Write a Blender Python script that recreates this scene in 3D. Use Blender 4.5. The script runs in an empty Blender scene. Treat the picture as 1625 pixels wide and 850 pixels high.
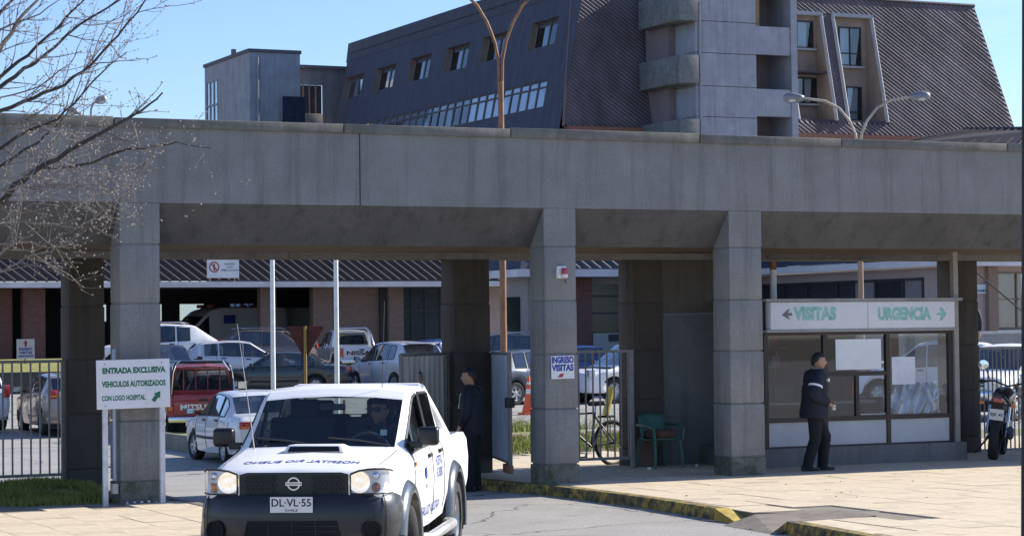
import bpy, bmesh, math, random
from mathutils import Vector, Matrix
random.seed(7)
rad = math.radians
scene = bpy.context.scene
C = scene.collection

# ------------------------------------------------------------------ camera
YAW = rad(25.2); PITCH = math.atan(96 / 3600); ROLL = rad(.66)
CAM = Vector((-14, -27.5, 2.1))
F0 = Vector((math.sin(YAW), math.cos(YAW), 0)); R0 = Vector((math.cos(YAW), -math.sin(YAW), 0)); Z0 = Vector((0, 0, 1))
FW = F0 * math.cos(PITCH) + Z0 * math.sin(PITCH); UP = -F0 * math.sin(PITCH) + Z0 * math.cos(PITCH)
RC = R0 * math.cos(ROLL) - UP * math.sin(ROLL); UC = R0 * math.sin(ROLL) + UP * math.cos(ROLL)
cd = bpy.data.cameras.new('camera'); cam = bpy.data.objects.new('camera', cd); C.objects.link(cam)
cd.sensor_width = 36; cd.lens = 3600 / 1625 * 36; cd.clip_end = 3000; cd.clip_start = .1
cam.matrix_world = Matrix(((RC.x, UC.x, -FW.x, CAM.x), (RC.y, UC.y, -FW.y, CAM.y), (RC.z, UC.z, -FW.z, CAM.z), (0, 0, 0, 1)))
scene.camera = cam

# ------------------------------------------------------------------ sky, sun, exposure
SUN_AZ = rad(87.5); SUN_EL = rad(31)          # azimuth from +Y towards +X
w = bpy.data.worlds.new('World'); scene.world = w; w.use_nodes = True
nt = w.node_tree; bg = nt.nodes['Background']
sk = nt.nodes.new('ShaderNodeTexSky'); sk.sky_type = 'NISHITA'; sk.sun_disc = False
sk.sun_elevation = SUN_EL; sk.sun_rotation = SUN_AZ; sk.altitude = 50; sk.air_density = 1.0; sk.dust_density = .25; sk.ozone_density = 2.5
tc_ = nt.nodes.new('ShaderNodeTexCoord'); mp_ = nt.nodes.new('ShaderNodeMapping'); mp_.inputs['Scale'].default_value = (1, 1, 3.2); nt.links.new(tc_.outputs['Generated'], mp_.inputs[0])
cn_ = nt.nodes.new('ShaderNodeTexNoise'); cn_.inputs['Scale'].default_value = 3.2; cn_.inputs['Detail'].default_value = 9; cn_.inputs['Roughness'].default_value = .62; nt.links.new(mp_.outputs[0], cn_.inputs['Vector'])
cr_ = nt.nodes.new('ShaderNodeValToRGB'); cr_.color_ramp.elements[0].position = .53; cr_.color_ramp.elements[1].position = .78; cr_.color_ramp.elements[1].color = (.5, .5, .5, 1); nt.links.new(cn_.outputs[0], cr_.inputs[0])
cl_ = nt.nodes.new('ShaderNodeMix'); cl_.data_type = 'RGBA'; cl_.inputs['B'].default_value = (9, 9, 9, 1); nt.links.new(cr_.outputs[0], cl_.inputs['Factor']); nt.links.new(sk.outputs[0], cl_.inputs['A'])
wb = nt.nodes.new('ShaderNodeMix'); wb.data_type = 'RGBA'; wb.blend_type = 'MULTIPLY'; wb.inputs['Factor'].default_value = 1; wb.inputs['B'].default_value = (.87, .96, 1.22, 1)
nt.links.new(cl_.outputs['Result'], wb.inputs['A']); nt.links.new(wb.outputs['Result'], bg.inputs[0]); bg.inputs[1].default_value = .095
sd = bpy.data.lights.new('sun', 'SUN'); sd.energy = 5.0; sd.angle = rad(.5); sd.color = (1, .94, .84)
so = bpy.data.objects.new('sun', sd); C.objects.link(so)
SUN = Vector((math.cos(SUN_EL) * math.sin(SUN_AZ), math.cos(SUN_EL) * math.cos(SUN_AZ), math.sin(SUN_EL)))
so.rotation_euler = SUN.to_track_quat('Z', 'Y').to_euler(); so.location = (40, 5, 40)
scene.view_settings.view_transform = 'Standard'; scene.view_settings.look = 'None'
scene.view_settings.exposure = .72; scene.view_settings.gamma = 1
scene.view_settings.use_curve_mapping = False
scene.render.engine = 'CYCLES'
scene.cycles.max_bounces = 8; scene.cycles.transparent_max_bounces = 16

# ------------------------------------------------------------------ materials
MATS = {}
def _new(name):
    m = bpy.data.materials.new(name); m.use_nodes = True
    return m, m.node_tree, m.node_tree.nodes['Principled BSDF']
def mat(name, col, rough=.6, metal=0, var=.12, scale=6, bump=0, bscale=60, coat=0, spec=.5, stretch=None, dirt=0, dirtcol=(.04, .035, .03)):
    if name in MATS: return MATS[name]
    m, t, b = _new(name)
    tc = t.nodes.new('ShaderNodeTexCoord')
    src = tc.outputs['Object']
    if stretch:
        mp = t.nodes.new('ShaderNodeMapping'); mp.inputs['Scale'].default_value = stretch
        t.links.new(src, mp.inputs[0]); vsrc = mp.outputs[0]
    else: vsrc = src
    n = t.nodes.new('ShaderNodeTexNoise'); n.inputs['Scale'].default_value = scale; n.inputs['Detail'].default_value = 6; n.inputs['Roughness'].default_value = .65
    t.links.new(vsrc, n.inputs['Vector'])
    r = t.nodes.new('ShaderNodeValToRGB')
    lo = [max(0, c * (1 - var)) for c in col]; hi = [min(1, c * (1 + var)) for c in col]
    r.color_ramp.elements[0].position = .3; r.color_ramp.elements[1].position = .7
    r.color_ramp.elements[0].color = (*lo, 1); r.color_ramp.elements[1].color = (*hi, 1)
    t.links.new(n.outputs[0], r.inputs[0])
    out = r.outputs[0]
    if dirt:
        n2 = t.nodes.new('ShaderNodeTexNoise'); n2.inputs['Scale'].default_value = scale * .37; n2.inputs['Detail'].default_value = 8; n2.inputs['Roughness'].default_value = .7
        t.links.new(vsrc, n2.inputs['Vector'])
        r2 = t.nodes.new('ShaderNodeValToRGB'); r2.color_ramp.elements[0].position = .48; r2.color_ramp.elements[1].position = .72
        r2.color_ramp.elements[0].color = (0, 0, 0, 1); r2.color_ramp.elements[1].color = (dirt, dirt, dirt, 1)
        t.links.new(n2.outputs[0], r2.inputs[0])
        mx = t.nodes.new('ShaderNodeMix'); mx.data_type = 'RGBA'; mx.inputs['B'].default_value = (*dirtcol, 1)
        t.links.new(r2.outputs[0], mx.inputs['Factor']); t.links.new(out, mx.inputs['A']); out = mx.outputs['Result']
    t.links.new(out, b.inputs['Base Color'])
    b.inputs['Roughness'].default_value = rough; b.inputs['Metallic'].default_value = metal
    b.inputs['Specular IOR Level'].default_value = spec
    if coat: b.inputs['Coat Weight'].default_value = coat; b.inputs['Coat Roughness'].default_value = .04
    if bump:
        bn = t.nodes.new('ShaderNodeTexNoise'); bn.inputs['Scale'].default_value = bscale; bn.inputs['Detail'].default_value = 5
        t.links.new(src, bn.inputs['Vector'])
        bp = t.nodes.new('ShaderNodeBump'); bp.inputs['Strength'].default_value = bump; bp.inputs['Distance'].default_value = .02
        t.links.new(bn.outputs[0], bp.inputs['Height']); t.links.new(bp.outputs[0], b.inputs['Normal'])
    MATS[name] = m
    return m
def glassmat(name, tint=(.5, .55, .58), refl=1.0, rough=.02):
    if name in MATS: return MATS[name]
    m, t, b = _new(name); t.nodes.remove(b)
    o = t.nodes['Material Output']
    tr = t.nodes.new('ShaderNodeBsdfTransparent'); tr.inputs[0].default_value = (*tint, 1)
    gl = t.nodes.new('ShaderNodeBsdfGlossy'); gl.inputs['Roughness'].default_value = rough; gl.inputs[0].default_value = (1, 1, 1, 1)
    fr = t.nodes.new('ShaderNodeFresnel'); ge = t.nodes.new('ShaderNodeNewGeometry')     # same reflection from both sides of a thin pane
    io = t.nodes.new('ShaderNodeMath'); io.operation = 'MULTIPLY_ADD'; io.inputs[1].default_value = 1 / 1.55 - 1.55; io.inputs[2].default_value = 1.55
    t.links.new(ge.outputs['Backfacing'], io.inputs[0]); t.links.new(io.outputs[0], fr.inputs[0])
    mu = t.nodes.new('ShaderNodeMath'); mu.operation = 'MULTIPLY'; mu.inputs[1].default_value = refl; mu.use_clamp = True
    mx = t.nodes.new('ShaderNodeMixShader')
    t.links.new(fr.outputs[0], mu.inputs[0]); t.links.new(mu.outputs[0], mx.inputs[0])
    t.links.new(tr.outputs[0], mx.inputs[1]); t.links.new(gl.outputs[0], mx.inputs[2]); t.links.new(mx.outputs[0], o.inputs[0])
    MATS[name] = m
    return m
def concrete(name, col, streak=.55, green=0, var=.14):
    """poured concrete: blotches, fine grain, vertical rain streaks, optional algae"""
    if name in MATS: return MATS[name]
    m, t, b = _new(name); L = t.links.new
    tc = t.nodes.new('ShaderNodeTexCoord'); geo = t.nodes.new('ShaderNodeNewGeometry')
    P = geo.outputs['Position']
    def noise(sc, vec, det=6, ro=.6):
        n = t.nodes.new('ShaderNodeTexNoise'); n.inputs['Scale'].default_value = sc; n.inputs['Detail'].default_value = det; n.inputs['Roughness'].default_value = ro
        L(vec, n.inputs['Vector']); return n.outputs[0]
    def ramp(x, a, bb, c0, c1):
        r = t.nodes.new('ShaderNodeValToRGB'); r.color_ramp.elements[0].position = a; r.color_ramp.elements[1].position = bb
        r.color_ramp.elements[0].color = (*c0, 1); r.color_ramp.elements[1].color = (*c1, 1); L(x, r.inputs[0]); return r.outputs[0]
    def mix(f, a, bb, mode='MIX'):
        x = t.nodes.new('ShaderNodeMix'); x.data_type = 'RGBA'; x.blend_type = mode
        if isinstance(f, float): x.inputs['Factor'].default_value = f
        else: L(f, x.inputs['Factor'])
        for k, s in (('A', a), ('B', bb)):
            if isinstance(s, tuple): x.inputs[k].default_value = (*s, 1)
            else: L(s, x.inputs[k])
        return x.outputs['Result']
    base = ramp(noise(1.3, P, 8, .65), .3, .7, tuple(c * (1 - var) for c in col), tuple(min(1, c * (1 + var)) for c in col))
    grain = ramp(noise(38, P, 3, .6), .3, .7, (.86, .86, .86), (1.1, 1.1, 1.1)); base = mix(1.0, base, grain, 'MULTIPLY')
    mp = t.nodes.new('ShaderNodeMapping'); mp.inputs['Scale'].default_value = (4.5, 4.5, .28); L(P, mp.inputs[0])
    st = ramp(noise(1, mp.outputs[0], 7, .7), .50, .78, (0, 0, 0), (streak, streak, streak))
    base = mix(st, base, tuple(c * .38 for c in col))
    blot = ramp(noise(.55, P, 9, .72), .50, .70, (0, 0, 0), (streak * .55,) * 3); base = mix(blot, base, tuple(c * .55 for c in col))
    pit = ramp(noise(17, P, 4, .75), .66, .74, (0, 0, 0), (.5, .5, .5)); base = mix(pit, base, tuple(c * .45 for c in col))
    mp2 = t.nodes.new('ShaderNodeMapping'); mp2.inputs['Scale'].default_value = (7, 7, .5); mp2.inputs['Location'].default_value = (9, 4, 2); L(P, mp2.inputs[0])
    st2 = ramp(noise(1, mp2.outputs[0], 6, .7), .6, .8, (0, 0, 0), (streak * .5,) * 3)
    base = mix(st2, base, tuple(min(1, c * 1.45) for c in col))
    if green:
        g = ramp(noise(5, P, 6, .7), .42, .62, (0, 0, 0), (green,) * 3); base = mix(g, base, (.045, .06, .018))
    L(base, b.inputs['Base Color']); b.inputs['Roughness'].default_value = .88; b.inputs['Specular IOR Level'].default_value = .3
    bp = t.nodes.new('ShaderNodeBump'); bp.inputs['Strength'].default_value = .35; bp.inputs['Distance'].default_value = .01
    L(noise(55, P, 6, .7), bp.inputs['Height']); L(bp.outputs[0], b.inputs['Normal'])
    MATS[name] = m
    return m
def brickmat(name, c1, c2, mortar, sc, bw=.4, bh=.2):
    if name in MATS: return MATS[name]
    m, t, b = _new(name)
    g = t.nodes.new('ShaderNodeNewGeometry'); mp = t.nodes.new('ShaderNodeMapping'); mp.inputs['Rotation'].default_value = (rad(90), 0, 0)
    t.links.new(g.outputs['Position'], mp.inputs[0])
    k = t.nodes.new('ShaderNodeTexBrick'); k.inputs['Color1'].default_value = (*c1, 1); k.inputs['Color2'].default_value = (*c2, 1); k.inputs['Mortar'].default_value = (*mortar, 1)
    k.inputs['Scale'].default_value = sc; k.inputs['Mortar Size'].default_value = .012; k.inputs['Brick Width'].default_value = bw; k.inputs['Row Height'].default_value = bh
    t.links.new(mp.outputs[0], k.inputs['Vector']); t.links.new(k.outputs[0], b.inputs['Base Color']); b.inputs['Roughness'].default_value = .9
    MATS[name] = m
    return m
def emis(name, col, s):
    if name in MATS: return MATS[name]
    m, t, b = _new(name); b.inputs['Base Color'].default_value = (*col, 1); b.inputs['Emission Color'].default_value = (*col, 1); b.inputs['Emission Strength'].default_value = s
    MATS[name] = m; return m

M_CON = lambda: concrete('portico_concrete', (.235, .235, .235), .75)
M_CONB = lambda: concrete('column_base_concrete', (.2, .195, .17), .6, green=.75)
M_CONR = lambda: concrete('shaded_stained_rear_concrete', (.085, .075, .065), .9)  # rear columns: shade painted in as a darker base colour, plus streaks
M_HOSP = lambda: concrete('hospital_concrete', (.36, .37, .40), .6)
M_BALC = lambda: concrete('mossy_balcony_concrete', (.21, .22, .22), .8, green=.35)
M_DARKW = lambda: mat('dark_painted_wall', (.06, .067, .092), .8, var=.25, scale=.9, stretch=(3, 3, .6), bump=.2)
M_TILE = lambda: mat('brown_roof_sheet', (.042, .038, .052), .8, var=.4, scale=.5, dirt=.4)
M_RIB = lambda: mat('brown_roof_rib', (.115, .095, .108), .7, var=.55, scale=.6, stretch=(1, 1, .5))
M_FASC = lambda: mat('white_fascia', (.62, .6, .6), .6, var=.12, scale=1.2, dirt=.25)
M_BRK = lambda: brickmat('brown_block_brick', (.165, .118, .098), (.2, .142, .118), (.13, .105, .09), 1.6)
M_BRKR = lambda: brickmat('red_brick', (.13, .06, .048), (.17, .08, .062), (.11, .08, .07), 2.4)
M_PINK = lambda: mat('pink_plaster', (.42, .33, .3), .85, var=.1, scale=.8, dirt=.2)
M_DKFR = lambda: mat('dark_window_frame', (.03, .03, .035), .5)
M_BLK = lambda: mat('black_plastic', (.018, .018, .02), .5)
M_RUB = lambda: mat('tyre_rubber', (.022, .021, .02), .85, var=.3, scale=20, bump=.3)
M_CHR = lambda: mat('chrome', (.75, .76, .78), .18, metal=1, var=.05)
M_STEEL = lambda: mat('silver_rim', (.45, .45, .46), .35, metal=.7, var=.1)
M_GAL = lambda: mat('grey_painted_steel', (.23, .23, .225), .5, metal=.3, var=.2, scale=8, dirt=.45, dirtcol=(.12, .05, .02))
M_RUST = lambda: mat('rusty_steel', (.26, .13, .07), .7, var=.6, scale=5, stretch=(4, 4, .6), bump=.2)
M_WHITE = lambda: mat('white_paint', (.78, .78, .76), .5, var=.06, scale=2, dirt=.12)
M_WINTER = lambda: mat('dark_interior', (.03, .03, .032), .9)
M_SKIN = lambda: mat('skin', (.42, .25, .17), .55, var=.1, scale=20)
M_HAIR = lambda: mat('black_hair', (.012, .01, .009), .6)

# ------------------------------------------------------------------ mesh helpers
def tag(o, label=None, cat=None, group=None, kind=None):
    if label: o['label'] = label
    if cat: o['category'] = cat
    if group: o['group'] = group
    if kind: o['kind'] = kind
    return o
def thing(name, loc, rz, label, cat, group=None):
    o = bpy.data.objects.new(name, None); C.objects.link(o); o.empty_display_size = .1
    o.location = loc; o.rotation_euler = (0, 0, rz)
    return tag(o, label, cat, group)
def link(name, me, parent=None):
    o = bpy.data.objects.new(name, me); C.objects.link(o)
    if parent: o.parent = parent
    return o
def mk(name, verts, faces, m, parent=None, smooth=None, mats=None, fmat=None):
    me = bpy.data.meshes.new(name); me.from_pydata([tuple(v) for v in verts], [], faces)
    for x in (mats or [m]): me.materials.append(x)
    if fmat: me.polygons.foreach_set('material_index', fmat)
    if smooth is not None:
        me.polygons.foreach_set('use_smooth', [True] * len(me.polygons)); me.set_sharp_from_angle(angle=rad(smooth))
    me.update()
    return link(name, me, parent)
def fixn(o):
    bm = bmesh.new(); bm.from_mesh(o.data); bmesh.ops.recalc_face_normals(bm, faces=bm.faces); bm.to_mesh(o.data); bm.free(); return o
class MB:
    """collects shapes, builds one mesh"""
    def __init__(s): s.v = []; s.f = []
    def add(s, v, f):
        b = len(s.v); s.v += [Vector(x) for x in v]; s.f += [tuple(i + b for i in q) for q in f]; return s
    def box(s, c, d, rot=None):
        x, y, z = (k / 2 for k in d)
        v = [Vector((a * x, b * y, e * z)) for a in (-1, 1) for b in (-1, 1) for e in (-1, 1)]
        if rot: v = [rot @ p for p in v]
        return s.add([p + Vector(c) for p in v], [(0, 1, 3, 2), (4, 6, 7, 5), (0, 4, 5, 1), (2, 3, 7, 6), (0, 2, 6, 4), (1, 5, 7, 3)])
    def bx(s, x0, x1, y0, y1, z0, z1): return s.box(((x0 + x1) / 2, (y0 + y1) / 2, (z0 + z1) / 2), (abs(x1 - x0), abs(y1 - y0), abs(z1 - z0)))
    def tube(s, pts, r, seg=8, cap=True):
        pts = [Vector(p) for p in pts]; n = len(pts)
        rs = r if isinstance(r, (list, tuple)) else [r] * n
        b = len(s.v); up = None
        for i, p in enumerate(pts):
            d = (pts[min(i + 1, n - 1)] - pts[max(i - 1, 0)]).normalized()
            if up is None:
                up = Vector((0, 0, 1)) if abs(d.z) < .9 else Vector((1, 0, 0))
            a = d.cross(up)
            if a.length < 1e-6: a = d.orthogonal()
            a.normalize(); c = a.cross(d).normalized(); up = c
            for k in range(seg):
                t = 2 * math.pi * k / seg; s.v.append(p + (a * math.cos(t) + c * math.sin(t)) * rs[i])
        for i in range(n - 1):
            for k in range(seg):
                s.f.append((b + i * seg + k, b + i * seg + (k + 1) % seg, b + (i + 1) * seg + (k + 1) % seg, b + (i + 1) * seg + k))
        if cap:
            s.f.append(tuple(b + k for k in range(seg))[::-1]); s.f.append(tuple(b + (n - 1) * seg + k for k in range(seg)))
        return s
    def lathe(s, prof, seg=24, M=None):
        """prof of (r,h) round local Z"""
        b = len(s.v); M = M or Matrix()
        for r_, h in prof:
            for k in range(seg):
                t = 2 * math.pi * k / seg; s.v.append(M @ Vector((r_ * math.cos(t), r_ * math.sin(t), h)))
        for i in range(len(prof) - 1):
            for k in range(seg):
                s.f.append((b + i * seg + k, b + i * seg + (k + 1) % seg, b + (i + 1) * seg + (k + 1) % seg, b + (i + 1) * seg + k))
        return s
    def prism(s, poly, M, d):
        """poly (a,b) extruded from 0 to d along local Z of M"""
        b = len(s.v); n = len(poly)
        s.v += [M @ Vector((p[0], p[1], 0)) for p in poly] + [M @ Vector((p[0], p[1], d)) for p in poly]
        s.f.append(tuple(b + i for i in range(n))[::-1]); s.f.append(tuple(b + n + i for i in range(n)))
        for i in range(n): s.f.append((b + i, b + (i + 1) % n, b + n + (i + 1) % n, b + n + i))
        return s
    def build(s, name, m, parent=None, smooth=None, bevel=0, bseg=2, fix=True):
        o = mk(name, s.v, s.f, m, parent)
        bm = bmesh.new(); bm.from_mesh(o.data)
        if fix: bmesh.ops.recalc_face_normals(bm, faces=bm.faces)
        if bevel:
            es = [e for e in bm.edges if len(e.link_faces) == 2 and e.calc_face_angle(0) > .6]
            bmesh.ops.bevel(bm, geom=es, offset=bevel, segments=bseg, profile=.5, affect='EDGES', clamp_overlap=True)
        bm.to_mesh(o.data); bm.free()
        if smooth is not None:
            o.data.polygons.foreach_set('use_smooth', [True] * len(o.data.polygons)); o.data.set_sharp_from_angle(angle=rad(smooth))
        return o
def box(name, x0, x1, y0, y1, z0, z1, m, parent=None, bevel=0): return MB().bx(x0, x1, y0, y1, z0, z1).build(name, m, parent, bevel=bevel, smooth=35 if bevel else None)
def tube(name, pts, r, m, parent=None, seg=8): return MB().tube(pts, r, seg).build(name, m, parent, smooth=50)
_txt = {}
def text(name, s, size, m, parent, M, ext=.002, bold=0, width=None, mirror=False):
    """lettering laid in the local XY plane of M, centred; width squeezes it"""
    cu = bpy.data.curves.new(name, 'FONT'); cu.body = s; cu.size = size; cu.extrude = ext; cu.offset = bold
    cu.align_x = 'CENTER'; cu.align_y = 'CENTER'; cu.resolution_u = 3
    ob = bpy.data.objects.new('tmp', cu); C.objects.link(ob)
    bpy.context.view_layer.update()
    me = bpy.data.meshes.new_from_object(ob.evaluated_get(bpy.context.evaluated_depsgraph_get()))
    bpy.data.objects.remove(ob)
    xs = [v.co.x for v in me.vertices]; sx = (width / (max(xs) - min(xs))) if width else 1
    if mirror: sx = -sx
    me.transform(M @ Matrix.Diagonal((sx, 1, 1, 1)))
    if mirror: me.flip_normals()
    me.materials.clear(); me.materials.append(m)
    return link(name, me, parent)
def frame(o, ex, ey):
    """matrix with origin o, local X along ex, local Y along ey"""
    ex = Vector(ex).normalized(); ey = Vector(ey); ey = (ey - ex * ey.dot(ex)).normalized(); ez = ex.cross(ey)
    return Matrix(((ex.x, ey.x, ez.x, o[0]), (ex.y, ey.y, ez.y, o[1]), (ex.z, ey.z, ez.z, o[2]), (0, 0, 0, 1)))
def interp(x, P):
    """piecewise linear through P sorted by falling or rising x"""
    P = sorted(P)
    if x <= P[0][0]: return P[0][1]
    for (a, va), (b, vb) in zip(P, P[1:]):
        if x <= b: return va + (vb - va) * (x - a) / (b - a) if b > a else vb
    return P[-1][1]
TP = [(-400, -.13), (1, -.13), (4, -.2), (12, -.4), (24, -.38), (44, .08), (57, .6), (400, .6)]
TP2 = [(-400, -.13), (1, -.13), (7, -.09), (29, -.1), (44, .08), (57, .6), (400, .6)]
def T(y, x=0):
    k = max(0, min(1, (x - 2) / 8)); return interp(y, TP) * (1 - k) + interp(y, TP2) * k
def px(P):
    d = Vector(P) - CAM; wd = d.dot(FW)
    return 812.5 + 3600 * d.dot(RC) / wd, 425 - 3600 * d.dot(UC) / wd
def inview(P, m=25):
    x, y = px(P); return -m < x < 1625 + m and -m < y < 850 + m

# ------------------------------------------------------------------ the ground
ys = [-300, -40, 1, 4, 8, 12, 18, 24, 34, 44, 50, 57, 120, 900]
def sheet(name, x0, x1, ylist, dz, m, zf=T):
    v = []; f = []
    for y in ylist: v += [(x0, y, zf(y) + dz), (x1, y, zf(y) + dz)]
    for i in range(len(ylist) - 1): f.append((2 * i, 2 * i + 1, 2 * i + 3, 2 * i + 2))
    return mk(name, v, f, m)
M_EARTH = mat('dry_earth', (.16, .13, .09), .95, var=.3, scale=.3)
tag(sheet('ground', -900, 900, ys, -.06, M_EARTH), kind='structure')
def asphalt():
    m, t, b = _new('worn_asphalt'); L = t.links.new
    g = t.nodes.new('ShaderNodeNewGeometry'); P = g.outputs['Position']
    def n(sc, d=6, ro=.65):
        k = t.nodes.new('ShaderNodeTexNoise'); k.inputs['Scale'].default_value = sc; k.inputs['Detail'].default_value = d; k.inputs['Roughness'].default_value = ro; L(P, k.inputs['Vector']); return k.outputs[0]
    def ramp(x, a, c, c0, c1):
        r = t.nodes.new('ShaderNodeValToRGB'); r.color_ramp.elements[0].position = a; r.color_ramp.elements[1].position = c
        r.color_ramp.elements[0].color = (*c0, 1); r.color_ramp.elements[1].color = (*c1, 1); L(x, r.inputs[0]); return r.outputs[0]
    a = ramp(n(.6), .3, .7, (.29, .275, .255), (.38, .36, .335))
    gr = ramp(n(60, 3), .3, .7, (.6, .6, .6), (1.35, 1.35, 1.35))
    mx = t.nodes.new('ShaderNodeMix'); mx.data_type = 'RGBA'; mx.blend_type = 'MULTIPLY'; mx.inputs['Factor'].default_value = 1; L(a, mx.inputs['A']); L(gr, mx.inputs['B'])
    vo = t.nodes.new('ShaderNodeTexVoronoi'); vo.feature = 'DISTANCE_TO_EDGE'; vo.inputs['Scale'].default_value = .35
    ad = t.nodes.new('ShaderNodeMix'); ad.data_type = 'RGBA'; ad.blend_type = 'ADD'; ad.inputs['Factor'].default_value = .8
    nz = t.nodes.new('ShaderNodeTexNoise'); nz.inputs['Scale'].default_value = 1.1; nz.inputs['Detail'].default_value = 6; L(P, nz.inputs['Vector'])
    L(P, ad.inputs['A']); L(nz.outputs[1], ad.inputs['B']); L(ad.outputs['Result'], vo.inputs['Vector'])
    ck = ramp(vo.outputs['Distance'], .002, .008, (1, 1, 1), (0, 0, 0))
    m2 = t.nodes.new('ShaderNodeMix'); m2.data_type = 'RGBA'; m2.inputs['B'].default_value = (.06, .058, .055, 1); L(ck, m2.inputs['Factor']); L(mx.outputs['Result'], m2.inputs['A'])
    st_ = ramp(n(1.7, 7, .7), .58, .74, (0, 0, 0), (.45, .45, .45)); m3 = t.nodes.new('ShaderNodeMix'); m3.data_type = 'RGBA'; m3.inputs['B'].default_value = (.12, .115, .11, 1); L(st_, m3.inputs['Factor']); L(m2.outputs['Result'], m3.inputs['A']); m2 = m3
    L(m2.outputs['Result'], b.inputs['Base Color']); b.inputs['Roughness'].default_value = .85; b.inputs['Specular IOR Level'].default_value = .35
    bp = t.nodes.new('ShaderNodeBump'); bp.inputs['Strength'].default_value = .5; bp.inputs['Distance'].default_value = .008; L(n(70, 4), bp.inputs['Height']); L(bp.outputs[0], b.inputs['Normal'])
    return m
M_ASPH = asphalt()
_ry = [-90, 1, 4, 8, 12, 18, 24, 29, 34, 44, 50, 57, 64, 110]; _rx = [-90, 2, 4, 6, 8, 10, 90]
tag(mk('road', [(x, y, T(y, x)) for x in _rx for y in _ry], [(i * 14 + j, (i + 1) * 14 + j, (i + 1) * 14 + j + 1, i * 14 + j + 1) for i in range(6) for j in range(13)], M_ASPH), kind='structure')

M_PAVE = mat('beige_paving', (.60, .50, .36), .9, var=.2, scale=3.5, bump=.5, bscale=45, dirt=.3, dirtcol=(.25, .21, .17))
M_MORT = mat('paving_joint', (.22, .19, .15), .95)
# kerb line of the right pavement (top outer edge), nearest the camera last
KL = [(-.95, 8), (-.93, 1.2), (-.66, -.4), (-.6, -2.6), (-.75, -4.7), (-1.02, -6.75), (-1.24, -8.5), (-1.5, -11)]
def kx(y): return interp(y, [(b, a) for a, b in KL])
def pavement(name, poly, slabtest, gx0, gx1, gy0, gy1, step=.54):
    base = MB().prism(poly, Matrix.Translation((0, 0, -.4)), .385).build(name, M_MORT)
    tag(base, kind='structure')
    protos = []
    for k in range(6):
        j = [random.uniform(-.004, .004) for _ in range(4)]; hw = step / 2 - .003
        o = MB().bx(-hw, hw, -step + .0015, step - .0015, -.03, 0)
        for vv in o.v:
            if vv.z > -.01: vv.z += random.uniform(-.0025, .0025)
        protos.append(o)
    cells = []
    nx = int((gx1 - gx0) / step); ny = int((gy1 - gy0) / (2 * step))
    for i in range(nx):
        for jx in range(ny):
            x = gx0 + (i + .5) * step; y = gy0 + (jx + .5 + .5 * (i % 2)) * 2 * step
            if slabtest(x, y): cells.append((x, y))
    cells.sort(key=lambda c: (not inview((c[0], c[1], 0)), (Vector((c[0], c[1], 0)) - CAM).length))
    meshes = []
    for p in protos:
        o = p.build('paving_slab', M_PAVE); meshes.append(o.data); bpy.data.objects.remove(o)
    rest = MB()
    for n, (x, y) in enumerate(cells):
        if n < 285 and inview((x, y, 0)):
            o = link('paving_slab', random.choice(meshes), base); o.location = (x, y, random.uniform(-.002, .002)); o.rotation_euler = (0, 0, random.choice((0, 1)) * math.pi)
        else: rest.add([v + Vector((x, y, 0)) for v in random.choice(protos).v], protos[0].f)
    if rest.v: tag(rest.build('paving_slabs', M_PAVE, base), kind='stuff')
    return base
poly = [(a + .17, b) for a, b in KL if not (-7 < b < -5)]
# gap for the dropped kerb between y=-5.5 and -6.7
poly = [(-.78, 8), (-.76, 1.2), (-.49, -.4), (-.43, -2.6), (-.55, -4.6), (-.60, -5.35), (.25, -5.7), (.25, -6.45), (-.83, -6.72), (-1.07, -8.5), (-1.33, -11), (30, -11), (30, 8)]
def inpoly(x, y, P):
    c = False
    for (x1, y1), (x2, y2) in zip(P, P[1:] + P[:1]):
        if (y1 > y) != (y2 > y) and x < (x2 - x1) * (y - y1) / (y2 - y1) + x1: c = not c
    return c
def ok_right(x, y):
    return all(inpoly(x + a, y + b, poly) for a in (-.26, .26) for b in (-.53, .53)) and y < 6.5
pavement('pavement', poly, ok_right, -1.5, 26, -11, 7)
# the odd strip between the slabs and the kerb
MB().prism(poly[:6] + [(.05, -5.4), (.05, 8)], Matrix.Translation((0, 0, -.2)), .193).build('kerb_strip', M_PAVE)['kind'] = 'structure'
MB().prism([(-.83, -6.72), (-1.07, -8.5), (-1.33, -11), (-.5, -11), (-.3, -6.6)], Matrix.Translation((0, 0, -.2)), .194).build('kerb_strip', M_PAVE)['kind'] = 'structure'
# concrete wedge in the dropped kerb
o = mk('ramp', [(-1.05, -5.45, -.128), (-1.15, -6.7, -.128), (.27, -5.6, .002), (.27, -6.55, .002), (.6, -6.1, .003), (-.6, -5.38, -.03), (-.82, -6.73, -.03)], [(0, 1, 6, 3, 4, 2, 5)], mat('patch_concrete', (.22, .19, .155), .95, var=.25, scale=4, bump=.6)); o['kind'] = 'structure'
lpoly = [(-40, -11), (-5.75, -11), (-5.7, -3), (-5.62, 2.2), (-40, 2.2)]
pavement('pavement_left', lpoly, lambda x, y: x > -14 and x + .27 < -5.85 and y < -.52, -14, -5.7, -11, 1)
MB().prism([(-14, -.02), (-5.74, -.02), (-5.64, 2.2), (-14, 2.2)], Matrix.Translation((0, 0, -.2)), .193).build('kerb_strip', mat('grey_screed', (.2, .19, .17), .95, var=.2, scale=3, bump=.3))['kind'] = 'structure'
MB().prism([(-5.98, -11), (-5.75, -11), (-5.7, -3), (-5.64, -.02), (-5.98, -.02)], Matrix.Translation((0, 0, -.2)), .193).build('kerb_strip', M_PAVE)['kind'] = 'structure'

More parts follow.
